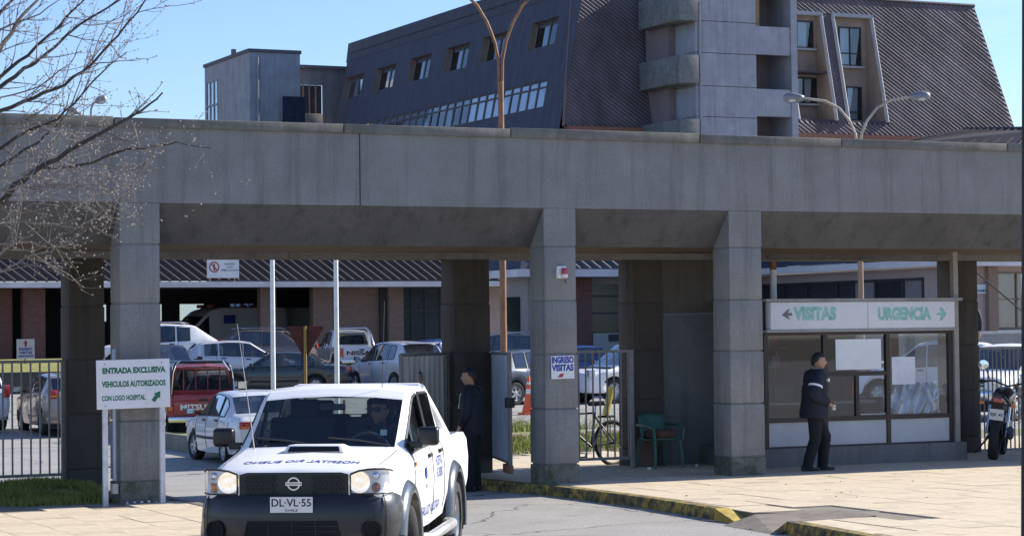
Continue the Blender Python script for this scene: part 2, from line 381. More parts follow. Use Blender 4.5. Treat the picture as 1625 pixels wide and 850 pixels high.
# kerbs: worn yellow stones
def kerbmat():
    m, t, b = _new('worn_yellow_kerb'); L = t.links.new
    g = t.nodes.new('ShaderNodeNewGeometry'); n = t.nodes.new('ShaderNodeTexNoise'); n.inputs['Scale'].default_value = 7; n.inputs['Detail'].default_value = 8; n.inputs['Roughness'].default_value = .75; L(g.outputs['Position'], n.inputs['Vector'])
    r = t.nodes.new('ShaderNodeValToRGB'); e = r.color_ramp.elements
    e[0].position = .40; e[0].color = (.045, .04, .03, 1); e[1].position = .62; e[1].color = (.48, .33, .05, 1)
    k = e.new(.52); k.color = (.2, .15, .05, 1); L(n.outputs[0], r.inputs[0]); L(r.outputs[0], b.inputs['Base Color']); b.inputs['Roughness'].default_value = .9
    return m
M_KERB = kerbmat()
M_KGREY = concrete('grey_kerb', (.24, .22, .18), .5)
kerb = thing('kerb', (0, 0, 0), 0, 'worn yellow painted kerb along the right pavement, running out from the portico', 'kerb')
def kerbrun(y0, y1, n, root, mat_):
    for i in range(n):
        a = y0 + (y1 - y0) * i / n; b = y0 + (y1 - y0) * (i + 1) / n - .012 * (1 if y1 > y0 else -1)
        xa, xb = kx(a), kx(b); j = random.uniform(-.006, .006)
        v = [(xa - .03, a, -.3), (xa + .2, a, -.3), (xb + .2, b, -.3), (xb - .03, b, -.3), (xa + .02 + j, a, .004), (xa + .2, a, .004), (xb + .2, b, .004), (xb + .02 + j, b, .004)]
        o = mk('kerb_stone', v, [(0, 3, 2, 1), (4, 5, 6, 7), (0, 1, 5, 4), (1, 2, 6, 5), (2, 3, 7, 6), (3, 0, 4, 7)], mat_, root)
        MBb = bmesh.new(); MBb.from_mesh(o.data); bmesh.ops.recalc_face_normals(MBb, faces=MBb.faces); bmesh.ops.bevel(MBb, geom=[e for e in MBb.edges if min(p.co.z for p in e.verts) > -.1], offset=.015, segments=2, profile=.5, affect='EDGES'); MBb.to_mesh(o.data); MBb.free()
kerbrun(6.9, -4.75, 13, kerb, M_KERB)
# sloping end pieces either side of the gap
for (ya, yb, za, zb) in ((-4.76, -5.5, .004, -.12), (-6.72, -6.45, .004, -.12)):
    xa, xb = kx(ya), kx(yb)
    v = [(xa - .03, ya, -.3), (xa + .2, ya, -.3), (xb + .2, yb, -.3), (xb - .03, yb, -.3), (xa + .01, ya, za), (xa + .2, ya, za), (xb + .2, yb, zb), (xb - .02, yb, zb)]
    fixn(mk('kerb_end', v, [(0, 3, 2, 1), (4, 5, 6, 7), (0, 1, 5, 4), (1, 2, 6, 5), (2, 3, 7, 6), (3, 0, 4, 7)], mat('yellow_kerb_paint', (.5, .36, .07), .85, var=.3, scale=9, dirt=.5) if ya > -5 else M_KERB, kerb))
kerbrun(-6.73, -10.9, 4, kerb, M_KERB)
lk = thing('kerb', (0, 0, 0), 0, 'grey concrete kerb of the left pavement beside the white pickup', 'kerb')
for i in range(13):
    box('kerb_stone', -5.74 + .004 * i, -5.6 + .004 * i, -10.9 + i, -9.915 + i, -.3, .003, M_KGREY, lk, bevel=.012)

# grass
def grassmat(name, a, b_):
    m, t, b = _new(name); g = t.nodes.new('ShaderNodeNewGeometry'); n = t.nodes.new('ShaderNodeTexNoise'); n.inputs['Scale'].default_value = 3.5; n.inputs['Detail'].default_value = 5
    t.links.new(g.outputs['Position'], n.inputs['Vector']); r = t.nodes.new('ShaderNodeValToRGB'); r.color_ramp.elements[0].position = .35; r.color_ramp.elements[1].position = .65
    r.color_ramp.elements[0].color = (*a, 1); r.color_ramp.elements[1].color = (*b_, 1); t.links.new(n.outputs[0], r.inputs[0]); t.links.new(r.outputs[0], b.inputs['Base Color']); b.inputs['Roughness'].default_value = .8
    return m
M_GRASS = grassmat('grass_blades', (.17, .2, .03), (.3, .3, .07))
def grass(name, label, test, x0, x1, y0, y1, zf, count, h=.09):
    v = []; f = []
    for _ in range(count):
        x = random.uniform(x0, x1); y = random.uniform(y0, y1)
        if not test(x, y): continue
        z = zf(x, y) - .01; a = random.uniform(0, 6.3); wd = .012; hh = h * random.uniform(.5, 1.3); b = len(v)
        dx, dy = math.cos(a) * wd, math.sin(a) * wd; lx, ly = random.uniform(-.04, .04), random.uniform(-.04, .04)
        v += [(x - dx, y - dy, z), (x + dx, y + dy, z), (x + lx, y + ly, z + hh)]; f.append((b, b + 1, b + 2))
    return tag(mk(name, v, f, M_GRASS), label, 'grass', kind='stuff')
def zr(x, y): return interp(y, [(6.9, -.02), (12, -.12), (29, -.2), (31, -.2)])
gv = [(.1, 7.0), (.1, 29), (40, 29), (40, 7.0)]
o = mk('lawn', [(.1, y, zr(0, y)) for y in (6.9, 12, 29)] + [(40, y, zr(0, y)) for y in (6.9, 12, 29)], [(0, 3, 4, 1), (1, 4, 5, 2)], grassmat('lawn_soil', (.17, .2, .035), (.27, .27, .08))); o['kind'] = 'structure'
# earth bank under the lawn edge
o = box('lawn_edge', -.02, .1, 6.9, 29, -.5, -.05, M_KGREY); o['kind'] = 'structure'
o = box('lawn_edge', -.02, 40, 29, 29.15, -.5, -.12, M_KGREY); o['kind'] = 'structure'
grass('grass', 'sunlit green lawn behind the portico and bicycle', lambda x, y: inview((x, y, 0)) and 780 < px((x, y, 0))[0] < 1010 and not (14.8 < y < 16.2 + .1 * x), .1, 26, 6.9, 29, zr, 160000, .10)
o = mk('path', [(.1, 14.8, zr(0, 14.8) + .012), (20, 14.8, zr(0, 14.8) + .012), (20, 16.6, zr(0, 16.4) + .012), (.1, 16.0, zr(0, 16.0) + .012)], [(0, 1, 2, 3)], mat('dirt_path', (.24, .17, .11), .95, var=.2, scale=2)); o['kind'] = 'structure'
def zl(x, y): return -.01 + .14 * math.exp(-((x + 6.9) ** 2 / .8 + (y - 2.5) ** 2 / .5))
lv = []; lf = []
NX, NY = 26, 12
for i in range(NX + 1):
    for j in range(NY + 1):
        x = -11 + i * (4.9 / NX); y = .12 + j * (3.2 / NY) ; lv.append((x, y, zl(x, y) - (.12 if j == NY else 0)))
for i in range(NX):
    for j in range(NY): a = i * (NY + 1) + j; lf.append((a, a + NY + 1, a + NY + 2, a + 1))
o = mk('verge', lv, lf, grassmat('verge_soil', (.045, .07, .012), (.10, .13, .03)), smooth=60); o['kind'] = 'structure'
grass('grass', 'shaded grass verge under the left railing', lambda x, y: math.sin(x * 5.1 + 1.3 * math.sin(y * 4)) + math.sin(y * 6.3 + x * 2) + random.uniform(-1.2, 1.2) > -.5, -10.5, -6.15, .2, 3.2, zl, 26000, .09)

# ------------------------------------------------------------------ portico
por = thing('entrance_portico', (0, 0, 0), 0, 'long grey concrete entrance portico with deep beam and square columns', 'portico')
def column(x0, x1, y0, y1, m, front):
    core = box('column', x0 + .012, x1 - .012, y0 + .012, y1 - .012, -.2, 3.22, m, por)
    zs = [0, .265, 1.01, 1.75, 2.47, 3.205]
    for i in range(5):
        e = .004 * (4 - i)
        box('block', x0 - e, x1 + e, y0 - e, y1 + e, zs[i] + (.009 if i else -.2), zs[i + 1] - .009, M_CONB() if i == 0 and front else m, core, bevel=.012)
    return core
FC = [(-9.35, -8.84), (-6.43, -5.92), (-.58, -.10), (2.31, 2.84), (8.2, 8.7)]
for a, b in FC: column(a, b, 0, .46, M_CON(), True)
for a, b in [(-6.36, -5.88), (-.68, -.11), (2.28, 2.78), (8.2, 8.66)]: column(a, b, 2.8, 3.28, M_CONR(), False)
# beam: two lengths with an open joint between them
def beam(x0, x1):
    pr = [(0, 3.72), (0, 4.66), (3.3, 4.66), (3.3, 3.12), (2.76, 3.12), (2.75, 3.215), (.43, 3.215)]
    n = len(pr); v = [(x0, a, b) for a, b in pr] + [(x1, a, b) for a, b in pr]
    f = [tuple(range(n)), tuple(range(n, 2 * n))[::-1]] + [(i, n + i, n + (i + 1) % n, (i + 1) % n) for i in range(n)]
    o = fixn(mk('beam', v, f, M_CON(), por)); o.data.materials.append(concrete('shaded_beam_concrete', (.105, .105, .108), .8)); o.data.materials.append(concrete('brown_soffit', (.12, .09, .065), .8))  # shade painted into the colour of the sloping underside and soffit
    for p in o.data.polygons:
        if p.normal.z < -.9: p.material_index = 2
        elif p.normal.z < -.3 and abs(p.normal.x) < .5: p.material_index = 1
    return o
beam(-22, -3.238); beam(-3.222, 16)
pr = [(.0, 3.72), (.035, 3.735), (.035, 4.66), (3.28, 4.66), (3.3, 3.12), (2.76, 3.12), (2.75, 3.215), (.43, 3.215)]; n = len(pr)
v = [(-3.238, a, b) for a, b in pr] + [(-3.222, a, b) for a, b in pr]
fixn(mk('joint_filler', v, [tuple(range(n)), tuple(range(n, 2 * n))[::-1]] + [(i, n + i, n + (i + 1) % n, (i + 1) % n) for i in range(n)], concrete('shaded_beam_concrete', (.105, .105, .108), .8), por))
for a, b in FC:                                                # column heads run up flush with the beam face
    box('column_head', a, b, -.002, .5, 3.216, 3.715, M_CON(), por)
M_COP = concrete('coping_concrete', (.19, .185, .175), .9, green=.25)
x = -22
while x < 16:
    L_ = random.uniform(2.3, 3.1); x1 = min(16, x + L_)
    box('coping', x + .006, x1 - .006, -.045, 3.34, 4.655, 4.78 + random.uniform(-.008, .008), M_COP, por, bevel=.012); x = x1
# stained wall panel behind the plastic chair
wp = thing('wall_panel', (0, 0, 0), 0, 'water stained concrete wall panel behind the green plastic chair', 'wall')
box('panel', 2.795, 4.4, 2.86, 3.05, -.1, 2.29, concrete('pale_stained_concrete', (.17, .175, .18), .9), wp, bevel=.01)
box('panel', 2.795, 4.4, 2.85, 3.05, 2.305, 3.17, concrete('brown_stained_concrete', (.13, .115, .10), .9), wp, bevel=.01)
# small junction plate

# ------------------------------------------------------------------ vehicles (local frame: x forwards, y to the left, z up)
G_CAR = lambda: glassmat('car_glass', (.30, .34, .36), 2.6)
G_CLEAR = lambda: glassmat('clear_glass', (.62, .66, .66), 1.3)
M_SEAT = lambda: mat('dark_seat_fabric', (.035, .036, .04), .9)
def paint(name, col, rough=.35, metal=0, coat=.8): return mat(name, col, rough, metal=metal, var=.04, scale=3, coat=coat, dirt=.06)
_wheel = {}
def wheel(parent, x, y, r, wd, side, rimmat, n=6, rimname='rim', steer=0):
    key = (r, wd, rimmat.name, n)
    if key not in _wheel:
        M = Matrix.Rotation(-math.pi / 2, 4, 'X')         # lathe axis -> +Y
        h = wd / 2
        ty = MB().lathe([(r * .66, -h * .8), (r * .7, -h), (r * .93, -h), (r * .985, -h * .8), (r, -h * .5), (r, h * .5), (r * .985, h * .8), (r * .93, h), (r * .7, h), (r * .66, h * .8), (r * .64, 0), (r * .66, -h * .8)], 32, M).build('tyre', M_RUB(), smooth=40)
        rm = MB().lathe([(r * .66, h * .8), (r * .62, h * .86), (r * .56, h * .55), (r * .52, h * .1), (r * .02, -.0)], 32, M)
        rm.lathe([(r * .2, h * .62), (r * .2, h * .2)], 12, M); rm.lathe([(.001, h * .66), (r * .17, h * .66), (r * .2, h * .62)], 12, M)
        for k in range(n):
            a = 2 * math.pi * k / n; rot = Matrix.Rotation(a, 4, 'Y')
            v = []
            for rr, ww, hh in ((r * .16, .055, h * .62), (r * .58, .042, h * .66)):
                for sx in (-1, 1):
                    for dy in (0, -h * .35): v.append(rot @ Vector((sx * ww / 2 * (r / .3), hh + dy, rr)))
            rm.add(v, [(0, 2, 6, 4), (1, 5, 7, 3), (0, 4, 5, 1), (2, 3, 7, 6)])
        rm = rm.build('rim', rimmat, smooth=35)
        _wheel[key] = (ty.data, rm.data)
        bpy.data.objects.remove(ty); bpy.data.objects.remove(rm)
    a, b = _wheel[key]
    t = link('wheel', a, parent); t.location = (x, y, r); t.rotation_euler = (0, random.uniform(0, 6), (0 if side > 0 else math.pi) + steer)
    g = link(rimname, b, t)
    return t

def loft(spec, x):
    """ring of (y,z) at station x"""
    w_ = interp(x, spec['w']); zt = interp(x, spec['top']); zb = interp(x, spec['sill']); be = interp(x, spec['belt'])
    Hr = spec['H']; wr = spec['wr']
    for ax in spec['axles']:
        d = abs(x - ax); R = spec['arch']
        if d < R: zb = max(zb, spec['r'] + math.sqrt(R * R - d * d) * spec.get('archk', 1) - .0)
    be = min(be, zt); g = max(0, min(1, (zt - be) / max(.01, Hr - be)))
    bul = spec.get('bulge', .02)
    bedz = spec.get('bedz')
    pts = [(w_ * .6, zb + .0), (w_ * .955, zb), (w_ + bul * .3, zb + .28 * (be - zb)), (w_ + bul, zb + .62 * (be - zb)), (w_ - .005, zb + .9 * (be - zb)), (w_ * .955, be)]
    if bedz and x < bedz[0]:
        pts += [(w_ * .87, be), (w_ * .87, bedz[1]), (w_ * .4, bedz[1]), (0, bedz[1])]
    else:
        lw = lambda a, b: a + (b - a) * g
        pts += [(lw(w_ * .90, wr + .035), be + (zt - be) * (.55 + .34 * g)), (lw(w_ * .80, wr - .02), be + (zt - be) * (.9 + .06 * g)),
                (lw(w_ * .42, wr * .58), zt + .0), (0, zt + spec.get('crown', .012))]
    return pts, g
def carbody(spec, parent):
    pm = spec['paint']
    xs = set([spec['x0'], spec['x1']])
    for key in ('top', 'w', 'belt', 'sill'):
        for a, _ in spec[key]: xs.add(a)
    for ax in spec['axles']:
        for k in range(-9, 10):
            xs.add(ax + spec['arch'] * math.sin(k / 9 * math.pi / 2)); 
    for a, b in spec['sidewin']: xs |= {a, b}
    for kk in ('wind', 'rear'):
        if spec.get(kk): xs |= set(spec[kk])
    n = int((spec['x0'] - spec['x1']) / .09)
    for k in range(n): xs.add(spec['x0'] + (spec['x1'] - spec['x0']) * k / n)
    xs = sorted(x for x in xs if spec['x1'] <= x <= spec['x0'])
    ys_ = [xs[0]]
    for x in xs[1:]:
        if x - ys_[-1] > .012 or x in (spec['x0'],): ys_.append(x)
    xs = ys_[::-1]
    R = [loft(spec, x) for x in xs]
    N = 10; V = []
    for s in (1, -1):
        for (pts, g), x in zip(R, xs): V += [(x, s * y, z) for y, z in pts]
    half = len(xs) * N
    def vid(s, i, j): return (0 if s > 0 else half) + i * N + j
    groups = {'body': [], 'windscreen': [], 'rear_window': []}; sides = {}
    for s in (1, -1):
        for i in range(len(xs) - 1):
            xm = (xs[i] + xs[i + 1]) / 2; gm = (R[i][1] + R[i + 1][1]) / 2
            for j in range(N - 1):
                q = (vid(s, i, j), vid(s, i + 1, j), vid(s, i + 1, j + 1), vid(s, i, j + 1))
                if s < 0: q = q[::-1]
                k = 'body'
                if j == 5 and gm > .1:
                    for n_, (a, b) in enumerate(spec['sidewin']):
                        if min(a, b) < xm < max(a, b): k = ('side', s, n_)
                if j in (7, 8):
                    if spec.get('wind') and spec['wind'][1] < xm < spec['wind'][0]: k = 'windscreen'
                    if spec.get('rear') and spec['rear'][1] < xm < spec['rear'][0]: k = 'rear_window'
                if spec.get('bedz') and j in (6, 7, 8) and abs(xm - spec['bedz'][0]) < .03: k = 'skip'
                if isinstance(k, tuple): sides.setdefault(k, []).append(q)
                else: groups.setdefault(k, []).append(q)
    for i, fl in ((0, False), (len(xs) - 1, True)):       # end caps
        for j in range(N - 1):
            q = (vid(1, i, j), vid(1, i, j + 1), vid(-1, i, j + 1), vid(-1, i, j))
            groups['body'].append(q if not fl else q[::-1])
    for i in range(len(xs) - 1):                           # underside
        groups['body'].append((vid(1, i, 0), vid(-1, i, 0), vid(-1, i + 1, 0), vid(1, i + 1, 0)))
    def sub(name, F, m, par, sm=32):
        ids = sorted({i for q in F for i in q}); mp = {a: k for k, a in enumerate(ids)}
        o = mk(name, [V[i] for i in ids], [tuple(mp[i] for i in q) for q in F], m, par)
        bm = bmesh.new(); bm.from_mesh(o.data); bmesh.ops.remove_doubles(bm, verts=bm.verts, dist=.0005); bmesh.ops.recalc_face_normals(bm, faces=bm.faces); bm.to_mesh(o.data); bm.free()
        o.data.polygons.foreach_set('use_smooth', [True] * len(o.data.polygons)); o.data.set_sharp_from_angle(angle=rad(sm))
        return o
    body = sub('body', groups['body'], pm, parent)
    gm = spec.get('glass') or G_CAR()
    if groups['windscreen']: sub('windscreen', groups['windscreen'], spec.get('wglass') or gm, parent)
    if groups['rear_window']: sub('rear_window', groups['rear_window'], gm, parent)
    for (_, s, n_), F in sides.items(): sub('side_window', F, gm, parent)
    # black rubber trim round the side windows, window pillars
    def surf(x, s, row, off):
        pts, g = loft(spec, x); j = int(row); fr = row - j
        y = pts[j][0] + (pts[min(j + 1, 9)][0] - pts[j][0]) * fr; z = pts[j][1] + (pts[min(j + 1, 9)][1] - pts[j][1]) * fr
        return Vector((x, s * (y + off), z))
    spec['surf'] = surf
    for s in (1, -1):
        for (a, b) in spec['sidewin']:
            P = []
            n = 8
            for k in range(n + 1):
                xx = a + (b - a) * k / n
                if loft(spec, xx)[1] > .12: P.append(xx)
            if len(P) < 2: continue
            lo = [surf(x, s, 5.03, .004) for x in P]; hi = [surf(x, s, 5.97, .004) for x in P]
            loop = lo + hi[::-1] + [lo[0]]
            MB().tube(loop, .011, 4, cap=False).build('window_trim', spec.get('trim') or M_BLK(), parent)
    # door seams
    for s in (1, -1):
        for x in spec.get('seams', []):
            P = [surf(x, s, r_, .0025) for r_ in (1.4, 2, 2.5, 3, 3.5, 4, 4.5, 5)]
            MB().tube(P, .005, 4, cap=False).build('door_seam', M_BLK(), parent)
    for s in (1, -1):
        for x in spec.get('handles', []):
            p = surf(x, s, 4.0, .012)
            MB().box(p, (.17, .03, .035)).build('door_handle', spec.get('handlemat') or M_BLK(), parent, bevel=.01, smooth=40)
        if spec.get('strip'):
            z0 = spec['strip']
            P = [surf(x, s, z0, .006) for x in [spec['x0'] - .9 - k * (spec['x0'] - spec['x1'] - 1.8) / 12 for k in range(13)] if all(abs(x - a) > spec['arch'] + .03 for a in spec['axles'])]
            if len(P) > 1: MB().tube(P, .028, 5).build('side_moulding', spec.get('stripmat') or M_BLK(), parent)
    # cabin inside
    cx0, cx1 = spec['cabin']; fl = spec.get('floor', .38); ww = interp((cx0 + cx1) / 2, spec['w']) * .86; be = interp((cx0 + cx1) / 2, spec['belt'])
    box('dashboard', cx0 - .1, cx0 + .28, -ww, ww, fl, be - .02, M_WINTER(), parent, bevel=.03)
    box('cabin_floor', cx1, cx0, -ww, ww, fl - .05, fl, M_WINTER(), parent)
    if spec.get('seats', True):
        for row, x in enumerate(spec.get('seatx', [cx0 - .95, cx0 - 1.85])):
            for s in (1, -1):
                hz = min(fl + .9, interp(x - .22, spec['top']) - .2); bh = min(.62, hz - fl - .22)
                sm = MB().box((x + .2, s * ww * .5, fl + .2), (.5, ww * .86, .16)).box((x - .12, s * ww * .5, fl + .2 + bh / 2), (.16, ww * .86, bh), Matrix.Rotation(-.2, 3, 'Y')).box((x - .22, s * ww * .5, hz), (.09, .27, .18))
                sm.build('seat', M_SEAT(), parent, bevel=.03, smooth=40)
    # mirrors
    if spec.get('mirror'):
        xm, zm, sz = spec['mirror']
        wm = interp(xm, spec['w']) + .09
        for s in (1, -1):
            o = MB().box((xm, s * (wm + sz[1] / 2 - .02), zm), (sz[0], sz[1], sz[2])).build('mirror', spec.get('mirrormat') or M_BLK(), parent, bevel=min(sz) * .3, bseg=3, smooth=50)
            MB().box((xm + .01, s * (wm - .06), zm - sz[2] * .3), (.05, .16, .04)).build('arm', M_BLK(), o)
            box('mirror_glass', xm - sz[0] / 2 - .003, xm - sz[0] / 2 + .001, s * (wm + sz[1] / 2 - .02) - sz[1] * .4, s * (wm + sz[1] / 2 - .02) + sz[1] * .4, zm - sz[2] * .4, zm + sz[2] * .4, M_CHR(), o)
    # wheels
    for k, ax in enumerate(spec['axles']):
        yw = interp(ax, spec['w']) - spec['tw'] / 2 - spec.get('inset', .005)
        for s in (1, -1):
            wheel(parent, ax, s * yw, spec['r'], spec['tw'], s, spec['rim'], spec.get('spokes', 6), steer=spec.get('steer', 0) if k == 0 else 0)
        box('wheel_well', ax - spec['arch'] * .98, ax + spec['arch'] * .98, -yw + spec['tw'] * .45, yw - spec['tw'] * .45, spec['r'] * .6, spec['r'] + spec['arch'] * .95, M_WINTER(), parent)
    box('underbody', spec['x1'] + .15, spec['x0'] - .2, -ww * .9, ww * .9, interp(0, spec['sill']) - .03, interp(0, spec['sill']) + .1, M_WINTER(), parent)
    return body
M_LAMPR = lambda: mat('red_tail_lamp', (.4, .02, .015), .15, coat=1, var=.1)
M_LAMPO = lambda: mat('orange_lamp', (.6, .16, .02), .15, coat=1, var=.1)
M_LAMPC = lambda: mat('clear_headlamp', (.62, .64, .66), .12, metal=.5, coat=1, var=.2, scale=30)
def plate(parent, M, s1, wd=.36, ht=.13, small=None):
    p = MB().box((0, 0, 0), (wd, ht, .012)).build('number_plate', M_WHITE(), parent); p.data.transform(M)
    b = mat('plate_black', (.012, .012, .014), .6)
    text('plate_lettering', s1, .088 * ht / .13, b, p, M @ Matrix.Translation((0, .014 * ht / .13, .0065)), .001, .0012, wd * .93)
    if small: text('plate_lettering', small, .026, b, p, M @ Matrix.Translation((0, -.047, .0065)), .001, .0004, .11)
    return p
def lamps(parent, spec, headz, tailz, hs=(.16, .34, .14), ts=(.08, .2, .2), plates=False):
    xf, xr = spec['x0'], spec['x1']
    for s in (1, -1):
        y = interp(xf - .1, spec['w']) - hs[1] / 2 + .02
        MB().box((xf - .07, s * y, headz), hs, Matrix.Rotation(-s * .25, 3, 'Z')).build('headlight', M_LAMPC(), parent, bevel=.03, smooth=40)
        y = interp(xr + .05, spec['w']) - ts[1] / 2 + .012
        t = MB().box((xr + .03, s * y, tailz), ts).build('tail_light', M_LAMPR(), parent, bevel=.02, smooth=40)
        MB().box((xr - .012, s * y, tailz - ts[2] * .25), (.012, ts[1] * .8, ts[2] * .25)).build('reverse_lens', M_LAMPO(), t)
    M = frame((xr - .012, 0, spec.get('platez', .8)), (0, -1, 0), (0, 0, 1))
    if plates: MB().box((xr - .01, 0, spec.get('platez', .8)), (.02, .36, .13)).build('number_plate', M_WHITE(), parent)
def bumpers(parent, spec, m, z0, z1, out=.05):
    for xe, sg in ((spec['x0'], 1), (spec['x1'], -1)):
        P = []
        for k in range(-6, 7):
            t = k / 6; yy = t * (interp(xe - sg * .02, spec['w']) + .02); P.append((xe + sg * (out - .10 * t * t * t * t - .02 * t * t), yy))
        P = [(xe - sg * .45, -interp(xe - sg * .45, spec['w']) - .012)] + P + [(xe - sg * .45, interp(xe - sg * .45, spec['w']) + .012)]
        v = []; f = []
        for (x, y) in P:
            for z, o in ((z0, .03), (z0 + .03, 0), ((z0 + z1) / 2, -.012), (z1 - .03, 0), (z1, .03)): v.append((x - sg * o, y, z))
        n = 5
        for i in range(len(P) - 1):
            for j in range(n - 1): f.append((i * n + j, (i + 1) * n + j, (i + 1) * n + j + 1, i * n + j + 1))
        o = mk('bumper', v, f, m, parent, smooth=60); fixn(o); mod = o.modifiers.new('s', 'SOLIDIFY'); mod.thickness = .02
def spec_sedan(pm, L=4.2, W=1.66, H=1.38, wb=2.5, r=.29, **k):
    a = wb / 2; x0 = a + .82 * L / 4.2; x1 = x0 - L; h = W / 2
    s = dict(paint=pm, x0=x0, x1=x1, H=H, wr=h * .70, r=r, tw=.18, arch=r + .06, axles=[a, -a], rim=M_STEEL(),
        top=[(x0, .50), (x0 - .03, .62), (x0 - .10, .70), (a + .3, .80), (a - .32, .90), (a - 1.05, H - .05), (a - 1.3, H - .01), (-.35, H), (-.85, H - .03), (-1.1, H - .08), (-1.62, .97), (x1 + .12, .94), (x1 + .02, .86), (x1, .5)],
        w=[(x0, h * .78), (x0 - .08, h * .88), (x0 - .4, h * .97), (0, h), (x1 + .5, h * .97), (x1 + .08, h * .9), (x1, h * .82)],
        sill=[(x0, .3), (x0 - .3, .22), (0, .2), (x1 + .4, .24), (x1, .34)], belt=[(x0, .66), (a + .3, .79), (a - .3, .87), (-a, .91), (x1, .88)],
        sidewin=[(a - .42, .0), (-.06, -.83), (-.89, -1.28)], wind=(a - .33, a - 1.02), rear=(-1.12, -1.6), seams=[a - .38, -.03, -.95], handles=[.16, -.78], cabin=(a - .2, -1.2),
        mirror=(a - .55, .97, (.1, .18, .12)), platez=.78)
    s.update(k); return s
def spec_hatch(pm, L=3.9, W=1.68, H=1.48, wb=2.45, r=.3, suv=0, **k):
    a = wb / 2; x0 = a + .75; x1 = x0 - L; h = W / 2; z = .08 * suv
    s = dict(paint=pm, x0=x0, x1=x1, H=H, wr=h * .72, r=r, tw=.2, arch=r + .06, axles=[a, -a], rim=M_STEEL(),
        top=[(x0, .55 + z), (x0 - .05, .70 + z), (x0 - .12, .78 + z), (a + .2, .90 + z), (a - .22, .99 + z), (a - 1.0, H - .05), (a - 1.35, H - .005), (-.5, H), (-a - .1, H - .05), (-a - .25, H - .09), (x1 + .16, 1.0 + z), (x1 + .06, .92 + z), (x1, .55)],
        w=[(x0, h * .76), (x0 - .1, h * .88), (x0 - .45, h * .98), (0, h), (x1 + .4, h * .98), (x1 + .06, h * .9), (x1, h * .84)],
        sill=[(x0, .32 + z), (x0 - .3, .24 + z), (0, .22 + z), (x1 + .4, .27 + z), (x1, .36 + z)], belt=[(x0, .7 + z), (a + .2, .86 + z), (a - .3, .93 + z), (0, .97 + z), (-a, 1.03 + z), (x1, 1.0 + z)],
        sidewin=[(a - .4, .06), (.0, -.78), (-.86, -a + .0)], wind=(a - .24, a - .96), rear=(-a - .26, x1 + .2), seams=[a - .36, .03, -.9], handles=[.2, -.66], cabin=(a - .15, -a - .1),
        mirror=(a - .5, 1.05 + z, (.1, .2, .14)), platez=.8)
    s.update(k); return s
def spec_van(pm, L=5.6, W=1.98, H=2.6, **k):
    a = 1.75; x0 = a + .95; x1 = x0 - L; h = W / 2
    s = dict(paint=pm, x0=x0, x1=x1, H=H, wr=h * .86, r=.34, tw=.22, arch=.42, axles=[a, x1 + 1.05], rim=M_STEEL(),
        top=[(x0, .7), (x0 - .04, .85), (x0 - .12, 1.0), (a + .35, 1.22), (a - .65, 2.2), (a - .95, 2.42), (a - 1.4, H), (x1 + .1, H), (x1, H - .1)],
        w=[(x0, h * .8), (x0 - .1, h * .9), (x0 - .5, h * .98), (0, h), (x1 + .05, h), (x1, h * .96)], sill=[(x0, .35), (0, .3), (x1, .35)], belt=[(x0, .8), (a + .4, 1.12), (a - .3, 1.25), (x1, 1.3)],
        sidewin=[(a + .12, a - .85)], wind=(a + .33, a - .62), seams=[a - .9, a - 2.1], handles=[a - .75], cabin=(a + .2, a - 1.2), floor=.6, seatx=[a - .9], mirror=(a - .1, 1.45, (.12, .2, .3)), platez=.7)
    s.update(k); return s
def spec_pickup(pm, L=5.0, W=1.72, H=1.68, r=.345, cab2=True, wb=2.95, **k):
    a = wb / 2; x0 = a + .82; x1 = x0 - L; h = W / 2; cb = -.78 if cab2 else -.1
    sw = [(a - .52, .0), (-.08, cb + .12)] if cab2 else [(a - .5, .1)]
    s = dict(paint=pm, x0=x0, x1=x1, H=H, wr=h * .74, r=r, tw=.24, arch=r + .10, axles=[a, -a], rim=M_STEEL(),
        top=[(x0, .8), (x0 - .02, .95), (x0 - .10, 1.0), (a + .2, 1.06), (a - .40, 1.12), (a - 1.02, H - .05), (a - 1.3, H - .005), (0, H + .005), (cb + .1, H - .02), (cb, H - .05), (cb - .012, 1.02), (x1, 1.02)],
        w=[(x0, h * .86), (x0 - .06, h * .93), (x0 - .4, h * .985), (0, h), (x1 + .05, h), (x1, h * .97)], sill=[(x0, .6), (x0 - .3, .42), (0, .42), (x1 + .4, .48), (x1, .5)],
        belt=[(x0, .92), (a, 1.0), (a - .4, 1.04), (cb, 1.06), (cb - .012, 1.02), (x1, 1.02)], sidewin=sw, wind=(a - .42, a - 1.0), seams=[a - .42, -.04, cb + .02] if cab2 else [a - .42, cb + .05],
        handles=[.16, cb + .2] if cab2 else [.25], cabin=(a - .25, cb + .12), floor=.55, bedz=(cb - .006, .62), seatx=[a - 1.1, a - 1.95] if cab2 else [a - 1.1], mirror=(a - .55, 1.17, (.12, .24, .2)), platez=.6, bulge=.012)
    s.update(k); return s
